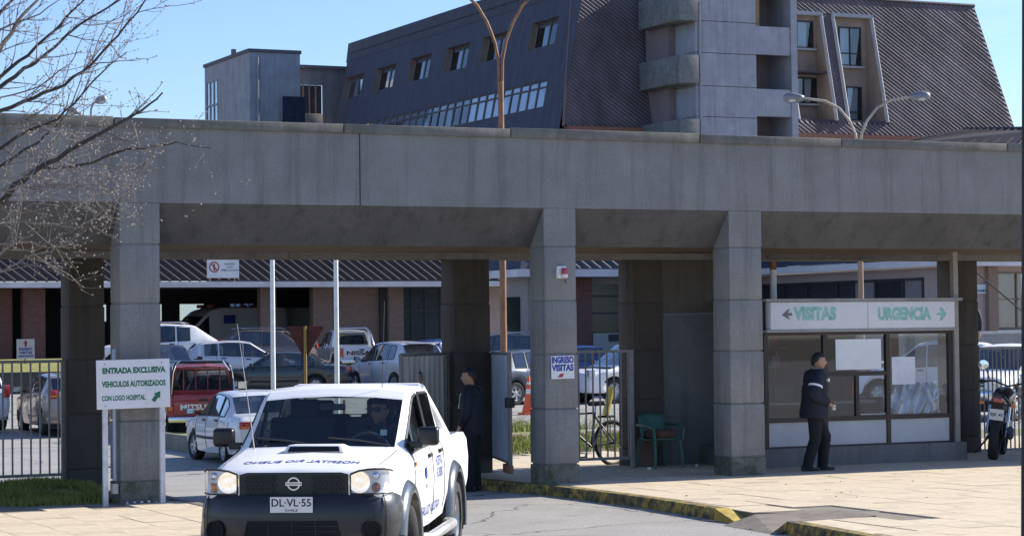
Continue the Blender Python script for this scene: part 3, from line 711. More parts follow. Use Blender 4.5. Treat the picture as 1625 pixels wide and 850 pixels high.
def pickup_back(parent, s, pm, gl=None):
    """cab rear wall with its window, tailgate, tail lights"""
    cb = s['bedz'][0]; wr = s['wr']; H = s['H']; w0 = interp(cb, s['w']) * .95; be = interp(cb + .02, s['belt'])
    M = frame((cb + .02, 0, 0), (0, -1, 0), (0, 0, 1))
    wn = MB(); x_ = cb
    def wy(z): return w0 + (wr - w0) * (z - be) / (H - be)
    z0, z1 = be + .06, H - .13
    P = [(-wy(z0) + .09, z0), (wy(z0) - .09, z0), (wy(z1) - .1, z1), (-wy(z1) + .1, z1)]
    O = [(-w0, be), (w0, be), (wr, H - .06), (-wr, H - .06)]
    v = [(x_, a, b) for a, b in O] + [(x_, a, b) for a, b in P]
    fixn(mk('cab_rear_panel', v + [(x_, -w0, s['bedz'][1]), (x_, w0, s['bedz'][1])], [(0, 1, 5, 4), (1, 2, 6, 5), (2, 3, 7, 6), (3, 0, 4, 7), (0, 1, 9, 8)], pm, parent))
    mk('rear_window', [(x_, a, b) for a, b in P], [(0, 1, 2, 3)], gl or G_CAR(), parent)
    MB().tube([(x_ - .004, a, b) for a, b in P + P[:1]], .014, 4, False).build('window_trim', M_BLK(), parent)
    # tailgate
    h = interp(s['x1'], s['w'])
    tg = MB().bx(s['x1'] - .02, s['x1'] + .03, -h + .13, h - .13, .56, 1.035).build('tailgate', pm, parent, bevel=.015, smooth=40)
    box('handle', s['x1'] - .03, s['x1'] - .018, -.09, .09, .9, .95, M_BLK(), tg)
    for sg in (1, -1):
        t = MB().bx(s['x1'] - .015, s['x1'] + .06, sg * (h - .115), sg * (h + .008), .66, .98).build('tail_light', M_LAMPR(), parent, bevel=.01, smooth=40)
        MB().bx(s['x1'] - .02, s['x1'] - .01, sg * (h - .1), sg * (h - .01), .70, .78).build('indicator_lens', M_LAMPO(), t)
    return tg
def rollbar(parent, s, m, z=1.0, top=None, r=.032, xb=None):
    cb = s['bedz'][0]; h = interp(cb, s['w']); t = top or s['H'] + .02; xb = xb or cb - .75
    mb = MB()
    for dx in (-.12, -.26):
        mb.tube([(cb + dx, -h * .86, z), (cb + dx, -h * .8, t - .12), (cb + dx, -h * .66, t), (cb + dx, h * .66, t), (cb + dx, h * .8, t - .12), (cb + dx, h * .86, z)], r, 8)
    for sg in (1, -1): mb.tube([(cb - .26, sg * h * .72, t - .03), (cb - .5, sg * h * .82, t - .25), (xb, sg * h * .88, z)], r, 8)
    return mb.build('roll_bar', m, parent, smooth=50)

# ------------------------------------------------------------------ people (local frame: x forwards, y left, z up)
def skin(name, J, E_, m, parent, sub=2):
    ks = list(J); me = bpy.data.meshes.new(name); me.from_pydata([J[k][0] for k in ks], [(ks.index(a), ks.index(b)) for a, b in E_], [])
    o = bpy.data.objects.new('tmp', me); C.objects.link(o)
    mo = o.modifiers.new('s', 'SKIN'); mo.use_smooth_shade = True
    for i, k in enumerate(ks):
        r_ = J[k][1]; d = me.skin_vertices[0].data[i]; d.radius = r_ if isinstance(r_, tuple) else (r_, r_); d.use_root = (i == 0)
    sb = o.modifiers.new('b', 'SUBSURF'); sb.levels = sub; sb.render_levels = sub
    bpy.context.view_layer.update()
    me2 = bpy.data.meshes.new_from_object(o.evaluated_get(bpy.context.evaluated_depsgraph_get()))
    bpy.data.objects.remove(o)
    me2.materials.clear(); me2.materials.append(m)
    me2.polygons.foreach_set('use_smooth', [True] * len(me2.polygons))
    me2.name = name
    return link(name, me2, parent)
def head(parent, o, yaw=0, sc=1.08, glasses=False, cap=None):
    """sculpted head with face, ears and hair; o = base of skull centre"""
    Mx = Matrix.Translation(o) @ Matrix.Rotation(yaw, 4, 'Z') @ Matrix.Scale(sc, 4)
    bm = bmesh.new(); bmesh.ops.create_uvsphere(bm, u_segments=28, v_segments=20, radius=1)
    for v in bm.verts:
        x, y, z = v.co
        X, Y_, Z = x * .098, y * .077, z * .118
        if z < -.1:                                   # jaw narrows and comes forward
            k = min(1, (-z - .1) / .9); Y_ *= 1 - .38 * k; X = X * (1 - .28 * k) + .018 * k
        if x > .3:
            Y_ *= 1 - .08 * (x - .3)
            d = math.hypot(y / .22, (z + .12) / .2)
            if d < 1: X += .024 * (1 - d) ** .8        # nose
            for s in (1, -1):
                d = math.hypot((y - s * .42) / .25, (z - .10) / .16)
                if d < 1: X -= .011 * (1 - d)          # eye sockets
            d = math.hypot(y / .34, (z + .5) / .09)
            if d < 1: X += .006 * (1 - d)              # lips
            if .16 < z < .34 and abs(y) < .6: X += .005
            if z < -.75: X += .006
        v.co = (X, Y_, Z)
    for s in (1, -1):                                  # ears
        r_ = bmesh.ops.create_uvsphere(bm, u_segments=8, v_segments=6, radius=1)
        for v in r_['verts']: v.co = Vector((v.co.x * .018 - .008, s * .077 + v.co.y * .008, v.co.z * .032))
    me = bpy.data.meshes.new('head'); bm.transform(Mx); bm.to_mesh(me); bm.free()
    return me, Mx
def hair(parent, Mx, m):
    bm = bmesh.new(); bmesh.ops.create_uvsphere(bm, u_segments=28, v_segments=20, radius=1)
    kill = []
    for v in bm.verts:
        x, y, z = v.co
        lim = .36 if x > .25 else (.36 - (.25 - x) * 1.0)
        lim = max(lim, -.5)
        if z < lim: kill.append(v)
        n = .5 + .5 * math.sin(x * 31) * math.sin(y * 29)
        v.co = (x * .106 - .004, y * .085, z * .127 + .003 + .003 * n)
    bmesh.ops.delete(bm, geom=kill, context='VERTS')
    me = bpy.data.meshes.new('hair'); bm.transform(Mx); bm.to_mesh(me); bm.free(); me.materials.append(m)
    me.polygons.foreach_set('use_smooth', [True] * len(me.polygons))
    o = link('hair', me, parent); s = o.modifiers.new('s', 'SOLIDIFY'); s.thickness = .012
    return o
def hand(mb_pts, J, E_, wrist, fwd, side, down, tag_):
    """five finger chains: fwd = finger direction, side = thumb side, down = curl direction"""
    fwd, side, down = (Vector(k).normalized() for k in (fwd, side, down)); wv = Vector(wrist)
    palm = wv + fwd * .055
    J[tag_ + 'palm'] = (palm, (.034, .018)); E_.append((tag_ + 'wr', tag_ + 'palm'))
    for i, ln in enumerate((.068, .078, .072, .056)):
        b = wv + fwd * .088 + side * (.028 - .019 * i)
        p1 = b + fwd * ln * .45 + down * ln * .15; p2 = p1 + fwd * ln * .15 + down * ln * .5
        for nm, p, rr in (('a', b, .0095), ('b', p1, .0088), ('c', p2, .0075)): J[tag_ + f'f{i}{nm}'] = (p, rr)
        E_ += [(tag_ + 'palm', tag_ + f'f{i}a'), (tag_ + f'f{i}a', tag_ + f'f{i}b'), (tag_ + f'f{i}b', tag_ + f'f{i}c')]
    t0 = wv + fwd * .035 + side * .035; t1 = t0 + fwd * .035 + side * .02; t2 = t1 + fwd * .026 + down * .012
    for nm, p, rr in (('a', t0, .012), ('b', t1, .010), ('c', t2, .0085)): J[tag_ + 't' + nm] = (p, rr)
    E_ += [(tag_ + 'palm', tag_ + 'ta'), (tag_ + 'ta', tag_ + 'tb'), (tag_ + 'tb', tag_ + 'tc')]
def person(loc, rz, label, pose, coat, trousers, yaw=0, group=None, badge=True, seated=False, glasses=False, sc=1.0, scarf=True, legs=True):
    root = thing('person', loc, rz, label, 'person', group); root.scale = (sc,) * 3
    P = {k: Vector(v) for k, v in pose.items() if isinstance(v, tuple)}
    # body: one continuous skin surface
    J = {'hip': (P['hip'], (.13, .1)), 'belly': ((P['hip'] * .6 + P['chest'] * .4), (.135, .1)), 'chest': (P['chest'], (.15, .105)), 'neck': (P['neck'], .058), 'skull': (P['neck'] + Vector((.012, 0, .09)), .055)}
    E_ = [('hip', 'belly'), ('belly', 'chest'), ('chest', 'neck'), ('neck', 'skull')]
    for s in ('l', 'r'):
        J[s + 'sh'] = (P[s + 'sh'], .056); J[s + 'el'] = (P[s + 'el'], .041); J[s + 'wr'] = (P[s + 'wr'], .028)
        E_ += [('chest', s + 'sh'), (s + 'sh', s + 'el'), (s + 'el', s + 'wr')]
        f = (P[s + 'wr'] - P[s + 'el']).normalized()
        sd = Vector((0, -1 if s == 'l' else 1, .35)); hand(None, J, E_, P[s + 'wr'], pose.get(s + 'hf', f), sd, Vector((0, -.5 if s == 'l' else .5, -.8)), s)
        if legs:
            J[s + 'th'] = (P[s + 'th'], .085); J[s + 'kn'] = (P[s + 'kn'], .056); J[s + 'an'] = (P[s + 'an'], .04); J[s + 'to'] = (P[s + 'an'] + Vector(pose.get(s + 'toe', (.15, 0, -.05))), .035)
            E_ += [('hip', s + 'th'), (s + 'th', s + 'kn'), (s + 'kn', s + 'an'), (s + 'an', s + 'to')]
    body = skin('body', J, E_, M_SKIN(), root)
    hp = P['neck'] + Vector((.03, 0, .14)); me, Mx = head(root, hp, yaw, glasses=glasses)
    bm = bmesh.new(); bm.from_mesh(body.data); bm.from_mesh(me)           # head joined to the body mesh
    bm.to_mesh(body.data); bm.free(); body.data.polygons.foreach_set('use_smooth', [True] * len(body.data.polygons))
    hair(root, Mx, M_HAIR())
    for s in (1, -1):
        MB().lathe([(.001, .004), (.009, .002), (.011, 0)], 10, Mx @ frame((.089, s * .031, .012), (0, 1, 0), (0, 0, 1))).build('eye', mat('eye_dark', (.02, .015, .012), .3), root)
        MB().box((0, 0, 0), (.012, .034, .007)).build('eyebrow', M_HAIR(), root).data.transform(Mx @ Matrix.Translation((.092, s * .032, .036)))
    if glasses:
        g = MB()
        for s in (1, -1): g.box((.1, s * .034, .012), (.012, .055, .04))
        g.box((.1, 0, .02), (.008, .03, .008))
        for s in (1, -1): g.box((.045, s * .08, .02), (.12, .006, .008))
        o = g.build('sunglasses', M_BLK(), root); o.data.transform(Mx)
    # coat: lofted trunk, collar and sleeves
    bulk = pose.get('bulk', 1.0); hz = P['hip'] + Vector((0, 0, pose.get('hem', -.06)))
    ax = (P['neck'] - P['hip']); jk = MB(); nseg = 20; rows = []
    for f_, wy, wx in ((0, .195, .155), (.12, .20, .16), (.3, .195, .15), (.5, .20, .145), (.68, .21, .14), (.84, .20, .125), (.93, .155, .105), (.98, .09, .085), (1.05, .078, .078), (1.05, .062, .062)):
        c_ = hz + (P['neck'] - hz) * f_ if f_ <= 1 else P['neck'] + ax.normalized() * .035
        cc = P['chest'] * 0
        mid = P['hip'] + (P['chest'] - P['hip']) * min(1, f_ / .62) if f_ < .62 else P['chest'] + (P['neck'] - P['chest']) * (f_ - .62) / .38
        c_ = Vector((mid.x, mid.y, c_.z))
        rows.append([c_ + Vector((wx * bulk * math.cos(2 * math.pi * k / nseg), wy * bulk * math.sin(2 * math.pi * k / nseg), .008 * math.sin(5 * k + f_ * 20))) for k in range(nseg)])
    v_ = [p_ for r_ in rows for p_ in r_]; jk.add(v_, [(i * nseg + k, i * nseg + (k + 1) % nseg, (i + 1) * nseg + (k + 1) % nseg, (i + 1) * nseg + k) for i in range(len(rows) - 1) for k in range(nseg)])
    for s in ('l', 'r'):
        S_, e, wv = P[s + 'sh'], P[s + 'el'], P[s + 'wr']; inn = P['chest'].lerp(S_, .55) + Vector((0, 0, .05))
        pts = [inn, S_ + Vector((0, 0, .0)), S_.lerp(e, .35), S_.lerp(e, .7), e.lerp(S_, .08), e.lerp(wv, .12), e.lerp(wv, .45), e.lerp(wv, .88)]
        jk.tube(pts, [.085 * bulk, .088 * bulk, .082 * bulk, .077 * bulk, .076 * bulk, .072 * bulk, .064 * bulk, .05 * bulk], 12)
    jk = jk.build('jacket', coat, root, smooth=70)
    if legs:
        tb = MB()
        for s in ('l', 'r'):
            h_, k_, n_ = P[s + 'th'], P[s + 'kn'], P[s + 'an']; low = n_ + Vector((.005, 0, -.045))
            tb.tube([P['hip'].lerp(h_, .5) + Vector((0, 0, .06)), h_, h_.lerp(k_, .35), h_.lerp(k_, .7), k_, k_.lerp(n_, .35), k_.lerp(n_, .7), low], [.10, .115, .108, .098, .09, .086, .08, .08], 14)
        tb.build('trousers', trousers, root, smooth=70)
        for s in ('l', 'r'):
            a = P[s + 'an']; t = Vector(pose.get(s + 'toe', (.15, 0, -.05))); d = Vector((t.x, t.y, 0)).normalized()
            M = Matrix.Translation((a.x, a.y, a.z - .075)) @ Matrix.Rotation(math.atan2(d.y, d.x), 4, 'Z')
            sh = MB().prism([(-.085, -.035), (-.06, -.043), (.08, -.047), (.17, -.035), (.195, 0), (.17, .035), (.08, .047), (-.06, .043), (-.085, .035)], M, .07)
            n = 9
            for k in range(n, 2 * n):
                v = sh.v[k]; lx = (M.inverted() @ v).x
                if lx > .05: v.z -= (lx - .05) * .22
            sh.build('shoe', mat('black_shoe', (.012, .012, .012), .35), root, bevel=.012, smooth=50)
    return root, P
M_NAVY = lambda: mat('navy_jacket', (.007, .010, .024), .75, var=.3, scale=8, bump=.35, bscale=14)
M_NAVYT = lambda: mat('navy_trousers', (.006, .007, .012), .85, var=.3, scale=10, bump=.3, bscale=12)
STAND = dict(hip=(0, 0, .93), chest=(.0, 0, 1.28), neck=(.01, 0, 1.47), lsh=(-.01, .185, 1.40), rsh=(-.01, -.185, 1.40), lel=(-.05, .245, 1.12), rel=(-.05, -.245, 1.12), lwr=(.03, .25, .88), rwr=(.03, -.25, .88),
             lth=(0, .095, .86), rth=(0, -.095, .86), lkn=(.02, .10, .48), rkn=(.02, -.10, .48), lan=(-.01, .105, .085), ran=(-.01, -.105, .085))

# ------------------------------------------------------------------ the white pickup driving out
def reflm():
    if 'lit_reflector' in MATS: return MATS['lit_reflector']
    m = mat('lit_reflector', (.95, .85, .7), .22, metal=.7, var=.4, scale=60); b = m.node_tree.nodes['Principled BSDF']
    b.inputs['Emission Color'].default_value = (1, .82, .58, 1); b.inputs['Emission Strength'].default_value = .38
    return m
def white_pickup():
    W = mat('white_car_paint', (.84, .84, .83), .5, var=.03, scale=3, coat=.22, spec=.3, dirt=.10, dirtcol=(.45, .40, .33))
    rz = math.atan2(-.855, -.518)
    t = thing('pickup_truck', (-6.35, -7.47, -.13), rz, 'white double cab hospital pickup driving out under the portico with driver inside', 'pickup truck')
    a = 1.475; H = 1.715; x0 = a + .82; x1 = x0 - 4.95; h = .845; cb = -.80
    s = spec_pickup(W, W=1.69, H=H, steer=.32, r=.36, wr=.65,
        top=[(x0, .88), (x0 - .012, 1.03), (x0 - .05, 1.055), (x0 - .2, 1.10), (a + .2, 1.135), (a - .36, 1.185), (a - 1.06, H - .09), (a - 1.2, H - .03), (a - 1.45, H - .005), (0, H), (cb + .15, H - .01), (cb, H - .06), (cb - .012, 1.15), (x1, 1.15)],
        belt=[(x0, .99), (a + .2, 1.05), (a - .36, 1.12), (0, 1.14), (cb, 1.15), (cb - .012, 1.15), (x1, 1.15)], bedz=(cb - .006, .66),
        w=[(x0, h * .79), (x0 - .03, h * .85), (x0 - .10, h * .91), (x0 - .45, h * .975), (0, h), (x1 + .05, h), (x1, h * .97)],
        sidewin=[(a - .44, .03), (-.05, cb + .13)], wind=(a - .38, a - 1.04), cabin=(a - .3, cb + .12), seatx=[.2, -.55], floor=.6,
        mirror=None, glass=glassmat('dark_side_glass', (.16, .18, .19), .55), wglass=glassmat('windscreen_glass', (.62, .68, .68), .75), seams=[a - .40, .0, cb + .05], handles=[.16, cb + .28], arch=.47, rim=M_STEEL(), tw=.25, inset=-.045)
    carbody(s, t)
    tg = pickup_back(t, s, W, gl=glassmat('rear_cab_glass', (.7, .75, .75), .6))
    DG = mat('dark_grey_bumper', (.013, .014, .018), .34, var=.15, scale=3, coat=.25, bump=.1, bscale=120)
    # front bumper
    P = [(0, x0 + .13), (.25, x0 + .128), (.45, x0 + .115), (.6, x0 + .09), (.72, x0 + .045), (.80, x0 - .02), (.855, x0 - .12), (.885, x0 - .26), (.895, x0 - .42)]
    P = [(y * .965, x) for y, x in P]; plan = [(-y, x) for y, x in P[:0:-1]] + P
    Z = [(.38, -.13), (.40, -.07), (.46, -.015), (.55, .0), (.68, .0), (.76, -.008), (.82, -.03), (.858, -.055), (.862, -.12)]
    v = []; f = []
    for y, x in plan:
        nrm = Vector((1, 0, 0)) if abs(y) < .5 else Vector((.75, math.copysign(.65, y), 0)) if abs(y) < .84 else Vector((.15, math.copysign(1, y), 0))
        for z, o in Z:
            q = Vector((x, y, z)) + nrm * o
            v.append(q)
    n = len(Z)
    for i in range(len(plan) - 1):
        for j in range(n - 1): f.append((i * n + j, (i + 1) * n + j, (i + 1) * n + j + 1, i * n + j + 1))
    bp = fixn(mk('bumper', v, f, DG, t, smooth=50))
    xb = x0 + .13
    for sg in (1, -1):                                # split line between bumper and corner piece, crease along the top
        MB().tube([Vector((x0 - .015, sg * .775, z)) + Vector((.75, .65 * sg, 0)) * (o_ + .004) for z, o_ in Z[1:-1]], .005, 4, False).build('bumper_seam', M_BLK(), bp)
    MB().tube([(x0 + .132, -.45, .455), (x0 + .137, 0, .45), (x0 + .132, .45, .455)], .012, 6).build('bumper_lip', M_BLK(), bp)
    # lower intake with bars, fog lamp bezels, plate
    MB().prism([(-.42, -.085), (.42, -.085), (.38, .085), (-.38, .085)], frame((xb - .004, 0, .565), (0, 1, 0), (0, 0, 1)), .008).build('air_intake', mat('matt_black', (.008, .008, .009), .9), bp, bevel=.003)
    g = MB()
    for z in (.52, .565, .61): g.tube([(xb + .006, -.38, z), (xb + .006, .38, z)], .007, 6)
    for y in (-.2, 0, .2): g.tube([(xb + .006, y, .49), (xb + .006, y, .64)], .005, 6)
    g.build('intake_bar', DG, bp)
    for sg in (1, -1):
        M = frame((x0 + .078, sg * .665, .565), (-.3 * sg, .95, 0), (0, 0, 1))
        MB().lathe([(.085, 0), (.085, .016), (.07, .018), (.06, -.005), (.001, -.005)], 24, M).build('fog_lamp_bezel', mat('matt_black', (.008, .008, .009), .9), bp, smooth=40)
    plate(t, frame((xb + .012, .0, .785), (0, 1, 0), (0, 0, 1)), 'DL\u00b7VL\u00b755', small='CHILE')
    # grille and badge
    gr = MB().prism([(-.475, .845), (.475, .845), (.475, 1.025), (.40, 1.045), (-.40, 1.045), (-.475, 1.025)], frame((x0 + .004, 0, 0), (0, 1, 0), (0, 0, 1)), .022).build('grille', mat('grille_black', (.008, .009, .011), .4), t, bevel=.006)
    hx = MB()
    for sg in (1, -1):
        for i in range(7):
            for j in range(5):
                y = sg * (.16 + i * .038 + (.019 if j % 2 else 0)); z = .875 + j * .032
                hx.lathe([(.017, 0), (.017, .012), (.011, .012), (.011, 0)], 6, frame((x0 + .026, y, z), (0, 1, 0), (0, 0, 1)))
    hx.build('grille_mesh', mat('grille_black', (.008, .009, .011), .4), gr)['kind'] = 'stuff'
    for sg in (1, -1): box('grille_trim', x0 + .02, x0 + .035, sg * .465, sg * .477, .85, 1.03, M_CHR(), gr)
    M = frame((x0 + .03, 0, .952), (0, 1, 0), (0, 0, 1))
    em = MB().lathe([(.044, 0), (.044, .014), (.056, .014), (.058, .007), (.056, 0)], 28, M); em.prism([(-.069, -.015), (.069, -.015), (.069, .015), (-.069, .015)], M, .017)
    em = em.build('badge', M_CHR(), gr, smooth=40)
    text('badge_lettering', 'NISSAN', .024, mat('badge_dark', (.05, .05, .07), .5), em, M @ Matrix.Translation((0, 0, .018)), .001, .0002, .12)
    # headlights: housing, reflectors, clear lens
    for sg in (1, -1):
        pl = [(.48, x0 + .012), (.56, x0 + .012), (.65, x0 + .006), (.715, x0 - .012), (.765, x0 - .05), (.80, x0 - .12), (.815, x0 - .19)]
        pl = [(.475 + (y - .48) * .9, x) for y, x in pl]; zt = [1.03, 1.058, 1.07, 1.073, 1.07, 1.06, 1.045]
        def shell(off, inset):
            v = []; f = []
            for (y, x), z1 in zip(pl, zt):
                k = Vector((1, .2, 0)) if y < .7 else Vector((.5, .85, 0)) if y < .79 else Vector((.15, 1, 0))
                k.normalize(); xx = x + k.x * off; yy = y + k.y * off
                for z in (.866 + inset, .866 + (z1 - .866) * .33, .866 + (z1 - .866) * .66, z1 - inset): v.append((xx, sg * yy, z))
            for i in range(len(pl) - 1):
                for j in range(3): f.append((i * 4 + j, (i + 1) * 4 + j, (i + 1) * 4 + j + 1, i * 4 + j + 1))
            return v, f
        v, f = shell(.006, 0); hl = fixn(mk('headlight', v, f, mat('headlamp_housing', (.55, .58, .64), .3, metal=.6, var=.1), t, smooth=60))
        v, f = shell(.034, .0); fixn(mk('lens', v, f, glassmat('lamp_lens', (.95, .96, .97), .8), hl, smooth=60))
        rim_v = [Vector(v[i * 4 + 3]) for i in range(7)] ; MB().tube(rim_v, .009, 5).build('lens_gasket', M_BLK(), hl)
        MB().tube([Vector(v[i * 4]) for i in range(7)], .007, 5).build('lens_gasket', M_BLK(), hl)
        MB().tube([Vector(v[j]) for j in range(4)], .007, 5).build('lens_gasket', M_BLK(), hl)
        MB().lathe([(.09, .020), (.075, .016), (.05, .012), (.03, .014), (.001, .018)], 28, frame((x0 + .019, sg * .558, .963), (0, 1, 0), (0, 0, 1))).build('reflector', reflm(), hl, smooth=60)
        for z, rr, mm in ((1.015, .026, M_CHR()), (.918, .034, M_LAMPO() if sg < 0 else mat('smoked_indicator', (.22, .08, .06), .2, coat=1))):
            o = MB().lathe([(rr, .0), (rr * 1.25, .008), (rr * 1.25, -.02)], 20, frame((x0 - .004, sg * .693, z), (-.5 * sg, .87, 0), (0, 0, 1))).build('lamp_ring', M_CHR(), hl, smooth=50)
            MB().lathe([(.001, .008), (rr * .7, .006), (rr, 0)], 20, frame((x0 + .0, sg * .693, z), (-.5 * sg, .87, 0), (0, 0, 1))).build('indicator', mm, hl, smooth=50)
    # bonnet edge seam, scoop
    MB().tube([s['surf'](x, sg, 6.6, .002) for sg in (1,) for x in (x0 - .05, x0 - .3, a, a - .3)], .005, 4).build('bonnet_seam', M_BLK(), t)
    MB().tube([s['surf'](x, sg, 6.6, .002) for sg in (-1,) for x in (x0 - .05, x0 - .3, a, a - .3)], .005, 4).build('bonnet_seam', M_BLK(), t)
    xs_ = a - .02; zs = lambda x: interp(x, s['top']) + .012
    v = [(xs_, -.27, zs(xs_)), (xs_, .27, zs(xs_)), (xs_ - .05, .24, zs(xs_) + .062), (xs_ - .05, -.24, zs(xs_) + .062), (xs_ - .34, -.27, zs(xs_ - .34)), (xs_ - .34, .27, zs(xs_ - .34)), (xs_ - .28, .22, zs(xs_ - .28) + .035), (xs_ - .28, -.22, zs(xs_ - .28) + .035)]
    sc = MB().add(v, [(0, 1, 2, 3), (3, 2, 6, 7), (1, 5, 6, 2), (0, 3, 7, 4), (4, 7, 6, 5)]).build('bonnet_scoop', W, t, bevel=.012, smooth=50)
    MB().add([(xs_ + .004, -.235, zs(xs_) + .006), (xs_ + .004, .235, zs(xs_) + .006), (xs_ - .036, .215, zs(xs_) + .05), (xs_ - .036, -.215, zs(xs_) + .05)], [(0, 1, 2, 3)]).build('scoop_mouth', mat('matt_black', (.008, .008, .009), .9), sc)
    B = mat('blue_lettering', (.015, .04, .28), .5)
    xt = x0 - .30
    n1 = Vector((-(.34), 0, zs(xt - .17) - zs(xt + .17))).normalized()
    lt = text('bonnet_lettering', 'HOSPITAL RIO BUENO', .19, B, t, frame((xt, 0, zs(xt)), (0, 1, 0), (n1.x, 0, n1.z)), 0, .004, 1.0, mirror=True)
    for vv in lt.data.vertices:                       # lay the letters on the curved bonnet
        pts = loft(s, vv.co.x)[0]; vv.co.z = interp(abs(vv.co.y), [(p_[0], p_[1]) for p_ in pts[5:]]) + .003
    # door lettering, both sides
    for sg in (1, -1):
        Md = lambda x, z, row: frame(s['surf'](x, sg, row, .008), (-sg, 0, 0), (0, -.03 * sg, 1))
        for tx, x_, row, sz, wd in (('HOSPITAL', -.42, 3.55, .13, .42), ('RIO BUENO', -.42, 3.0, .13, .42), ('SALUD', .42, 1.75, .13, .48), ('VALDIVIA', -.16, 1.75, .13, .6)):
            lt = text('door_lettering', tx, sz, B if sz else B, t, Md(x_, 0, row), 0, .002, wd)
            for vv in lt.data.vertices:                   # wrap the letters on the door skin
                pts = loft(s, vv.co.x)[0]; vv.co.y = sg * (interp(vv.co.z, [(p_[1], p_[0]) for p_ in pts[1:6]]) + .004)
        MB().lathe([(.001, .003), (.055, .003), (.055, -.002)], 20, Md(.46, 0, 3.3)).build('door_emblem', B, t)
        text('door_lettering', 'FISCAL', .05, mat('grey_lettering', (.3, .3, .36), .5), t, Md(.46, 0, 2.75), .001)
        MB().lathe([(.001, .012), (.02, .01), (.024, 0)], 14, frame(s['surf'](a + .1 - .62, sg, 3.6, .004), (1, 0, 0), (0, 0, 1)) if 0 else Matrix.Translation(s['surf'](a - .5 + .02, sg, 3.9, .004)) @ Matrix.Rotation(-sg * math.pi / 2, 4, 'X')).build('side_indicator', M_LAMPO(), t, smooth=50)
    # flares
    FL = mat('flare_plastic', (.06, .07, .085), .28, var=.1, coat=.6)
    for ax in (a, -a):
        for sg in (1, -1):
            R = .465; yb = interp(ax, s['w']); v = []; f = []; sec = [(R - .012, -.06), (R - .012, .062), (R + .015, .072), (R + .06, .058), (R + .095, .022), (R + .108, -.004)]
            K = 22
            for k in range(K + 1):
                th = rad(-14 + (208) * k / K) if ax < 0 else rad(-14 + (180) * k / K) 
                th = math.pi - th if ax > 0 else th
                for rr, dy in sec: v.append((ax + rr * math.cos(th), sg * (yb + dy), .36 + rr * math.sin(th)))
            for k in range(K):
                for j in range(5): f.append((k * 6 + j, (k + 1) * 6 + j, (k + 1) * 6 + j + 1, k * 6 + j + 1))
            fixn(mk('fender_flare', v, f, FL, t, smooth=50))
            if ax < 0: box('mud_flap', ax - .45, ax - .42, sg * (yb - .2), sg * (yb + .04), .2, .66, M_BLK(), t)
    # steps, bar, wipers, mirrors, aerial
    for sg in (1, -1):
        MB().tube([(a - .62, sg * .86, .36), (a - .7, sg * .93, .36), (-.75, sg * .93, .36), (-.85, sg * .86, .36)], .05, 10).build('side_step', mat('brushed_aluminium', (.6, .6, .58), .35, metal=.8), t, smooth=50)
        o = MB().box((a - .60, sg * .935, 1.275), (.12, .195, .17)).build('mirror', mat('mirror_black', (.012, .012, .014), .35), t, bevel=.038, bseg=4, smooth=50)
        MB().box((a - .57, sg * .82, 1.2), (.07, .12, .06)).build('arm', M_BLK(), o, bevel=.01)
        # sport bar sails
        zt = H - .05
        mb = MB().tube([(cb - .06, sg * .60, zt), (cb - .32, sg * .68, zt - .22), (cb - .75, sg * .76, 1.17)], [.05, .05, .045], 10).tube([(cb - .10, sg * .76, 1.15), (cb - .10, sg * .60, zt)], .04, 8)
        mb.box((cb - .33, sg * .745, 1.2), (.62, .04, .09)); mb.build('sport_bar', W, t, smooth=50)
    tube('sport_bar_hoop', [(cb - .08, -.60, zt), (cb - .08, .60, zt)], .045, W, t)
    wx = a - .40
    for y0_, y1_ in ((.62, .05), (-.02, -.6)):
        P = [(wx - .0, y0_ * .9 - .1, 1.2), (wx - .06, y1_, 1.262)]
        MB().tube([(wx, y0_, 1.2), (wx - .05, (y0_ + y1_) / 2, 1.245), (wx - .075, y1_, 1.27)], .011, 5).build('wiper', M_BLK(), t)
    tube('aerial', [(a - .34, -.60, 1.17), (a - .36, -.625, 1.35), (a - .40, -.76, 2.3)], [.007, .005, .0022], mat('aerial_grey', (.4, .38, .35), .5), t, 5)
    tube('aerial', [(a - 1.2, .42, 1.7), (a - 1.32, .43, 2.5)], .0035, M_BLK(), t, 5)
    # steering wheel, sticker, inside mirror
    Ms = Matrix.Translation((a - .75, .37, 1.14)) @ Matrix.Rotation(rad(-62), 4, 'Y')
    sw = MB(); R_ = .185
    ring = [Ms @ Vector((R_ * math.cos(k * math.pi / 12), R_ * math.sin(k * math.pi / 12), 0)) for k in range(25)]
    sw.tube(ring, .015, 8, False).box(Ms @ Vector((0, 0, -.01)), (.05, .3, .05)); sw.build('steering_wheel', mat('wheel_grey', (.1, .1, .1), .5), t, smooth=50)
    MB().box((a - .95, 0, 1.53), (.03, .24, .06)).build('inside_mirror', M_BLK(), t, bevel=.01)
    mk('permit_sticker', [(a - .585, .50, 1.285), (a - .585, .56, 1.285), (a - .62, .555, 1.335), (a - .62, .497, 1.335)], [(0, 1, 2, 3)], M_WHITE(), t)
    # driver: a thing of his own
    pose = dict(hip=(0, 0, .1), chest=(-.08, 0, .42), neck=(-.09, 0, .60), lsh=(-.08, .18, .53), rsh=(-.08, -.18, .53), lel=(.1, .25, .32), rel=(.1, -.25, .32), lwr=(.33, .14, .38), rwr=(.33, -.14, .38), lth=(.05, .1, .06), rth=(.05, -.1, .06), lkn=(.42, .12, .1), rkn=(.42, -.12, .1), lan=(.62, .12, -.25), ran=(.62, -.12, -.25), hem=-.02)
    Mt = Matrix.Translation((-6.35, -7.47, -.13)) @ Matrix.Rotation(rz, 4, 'Z')
    person(Mt @ Vector((.26, .38, .74)), rz, 'driver in dark clothes and sunglasses behind the wheel of the white pickup', pose, mat('charcoal_pullover', (.03, .03, .035), .9), M_NAVYT(), yaw=-.35, glasses=True)
    return t
white_pickup()

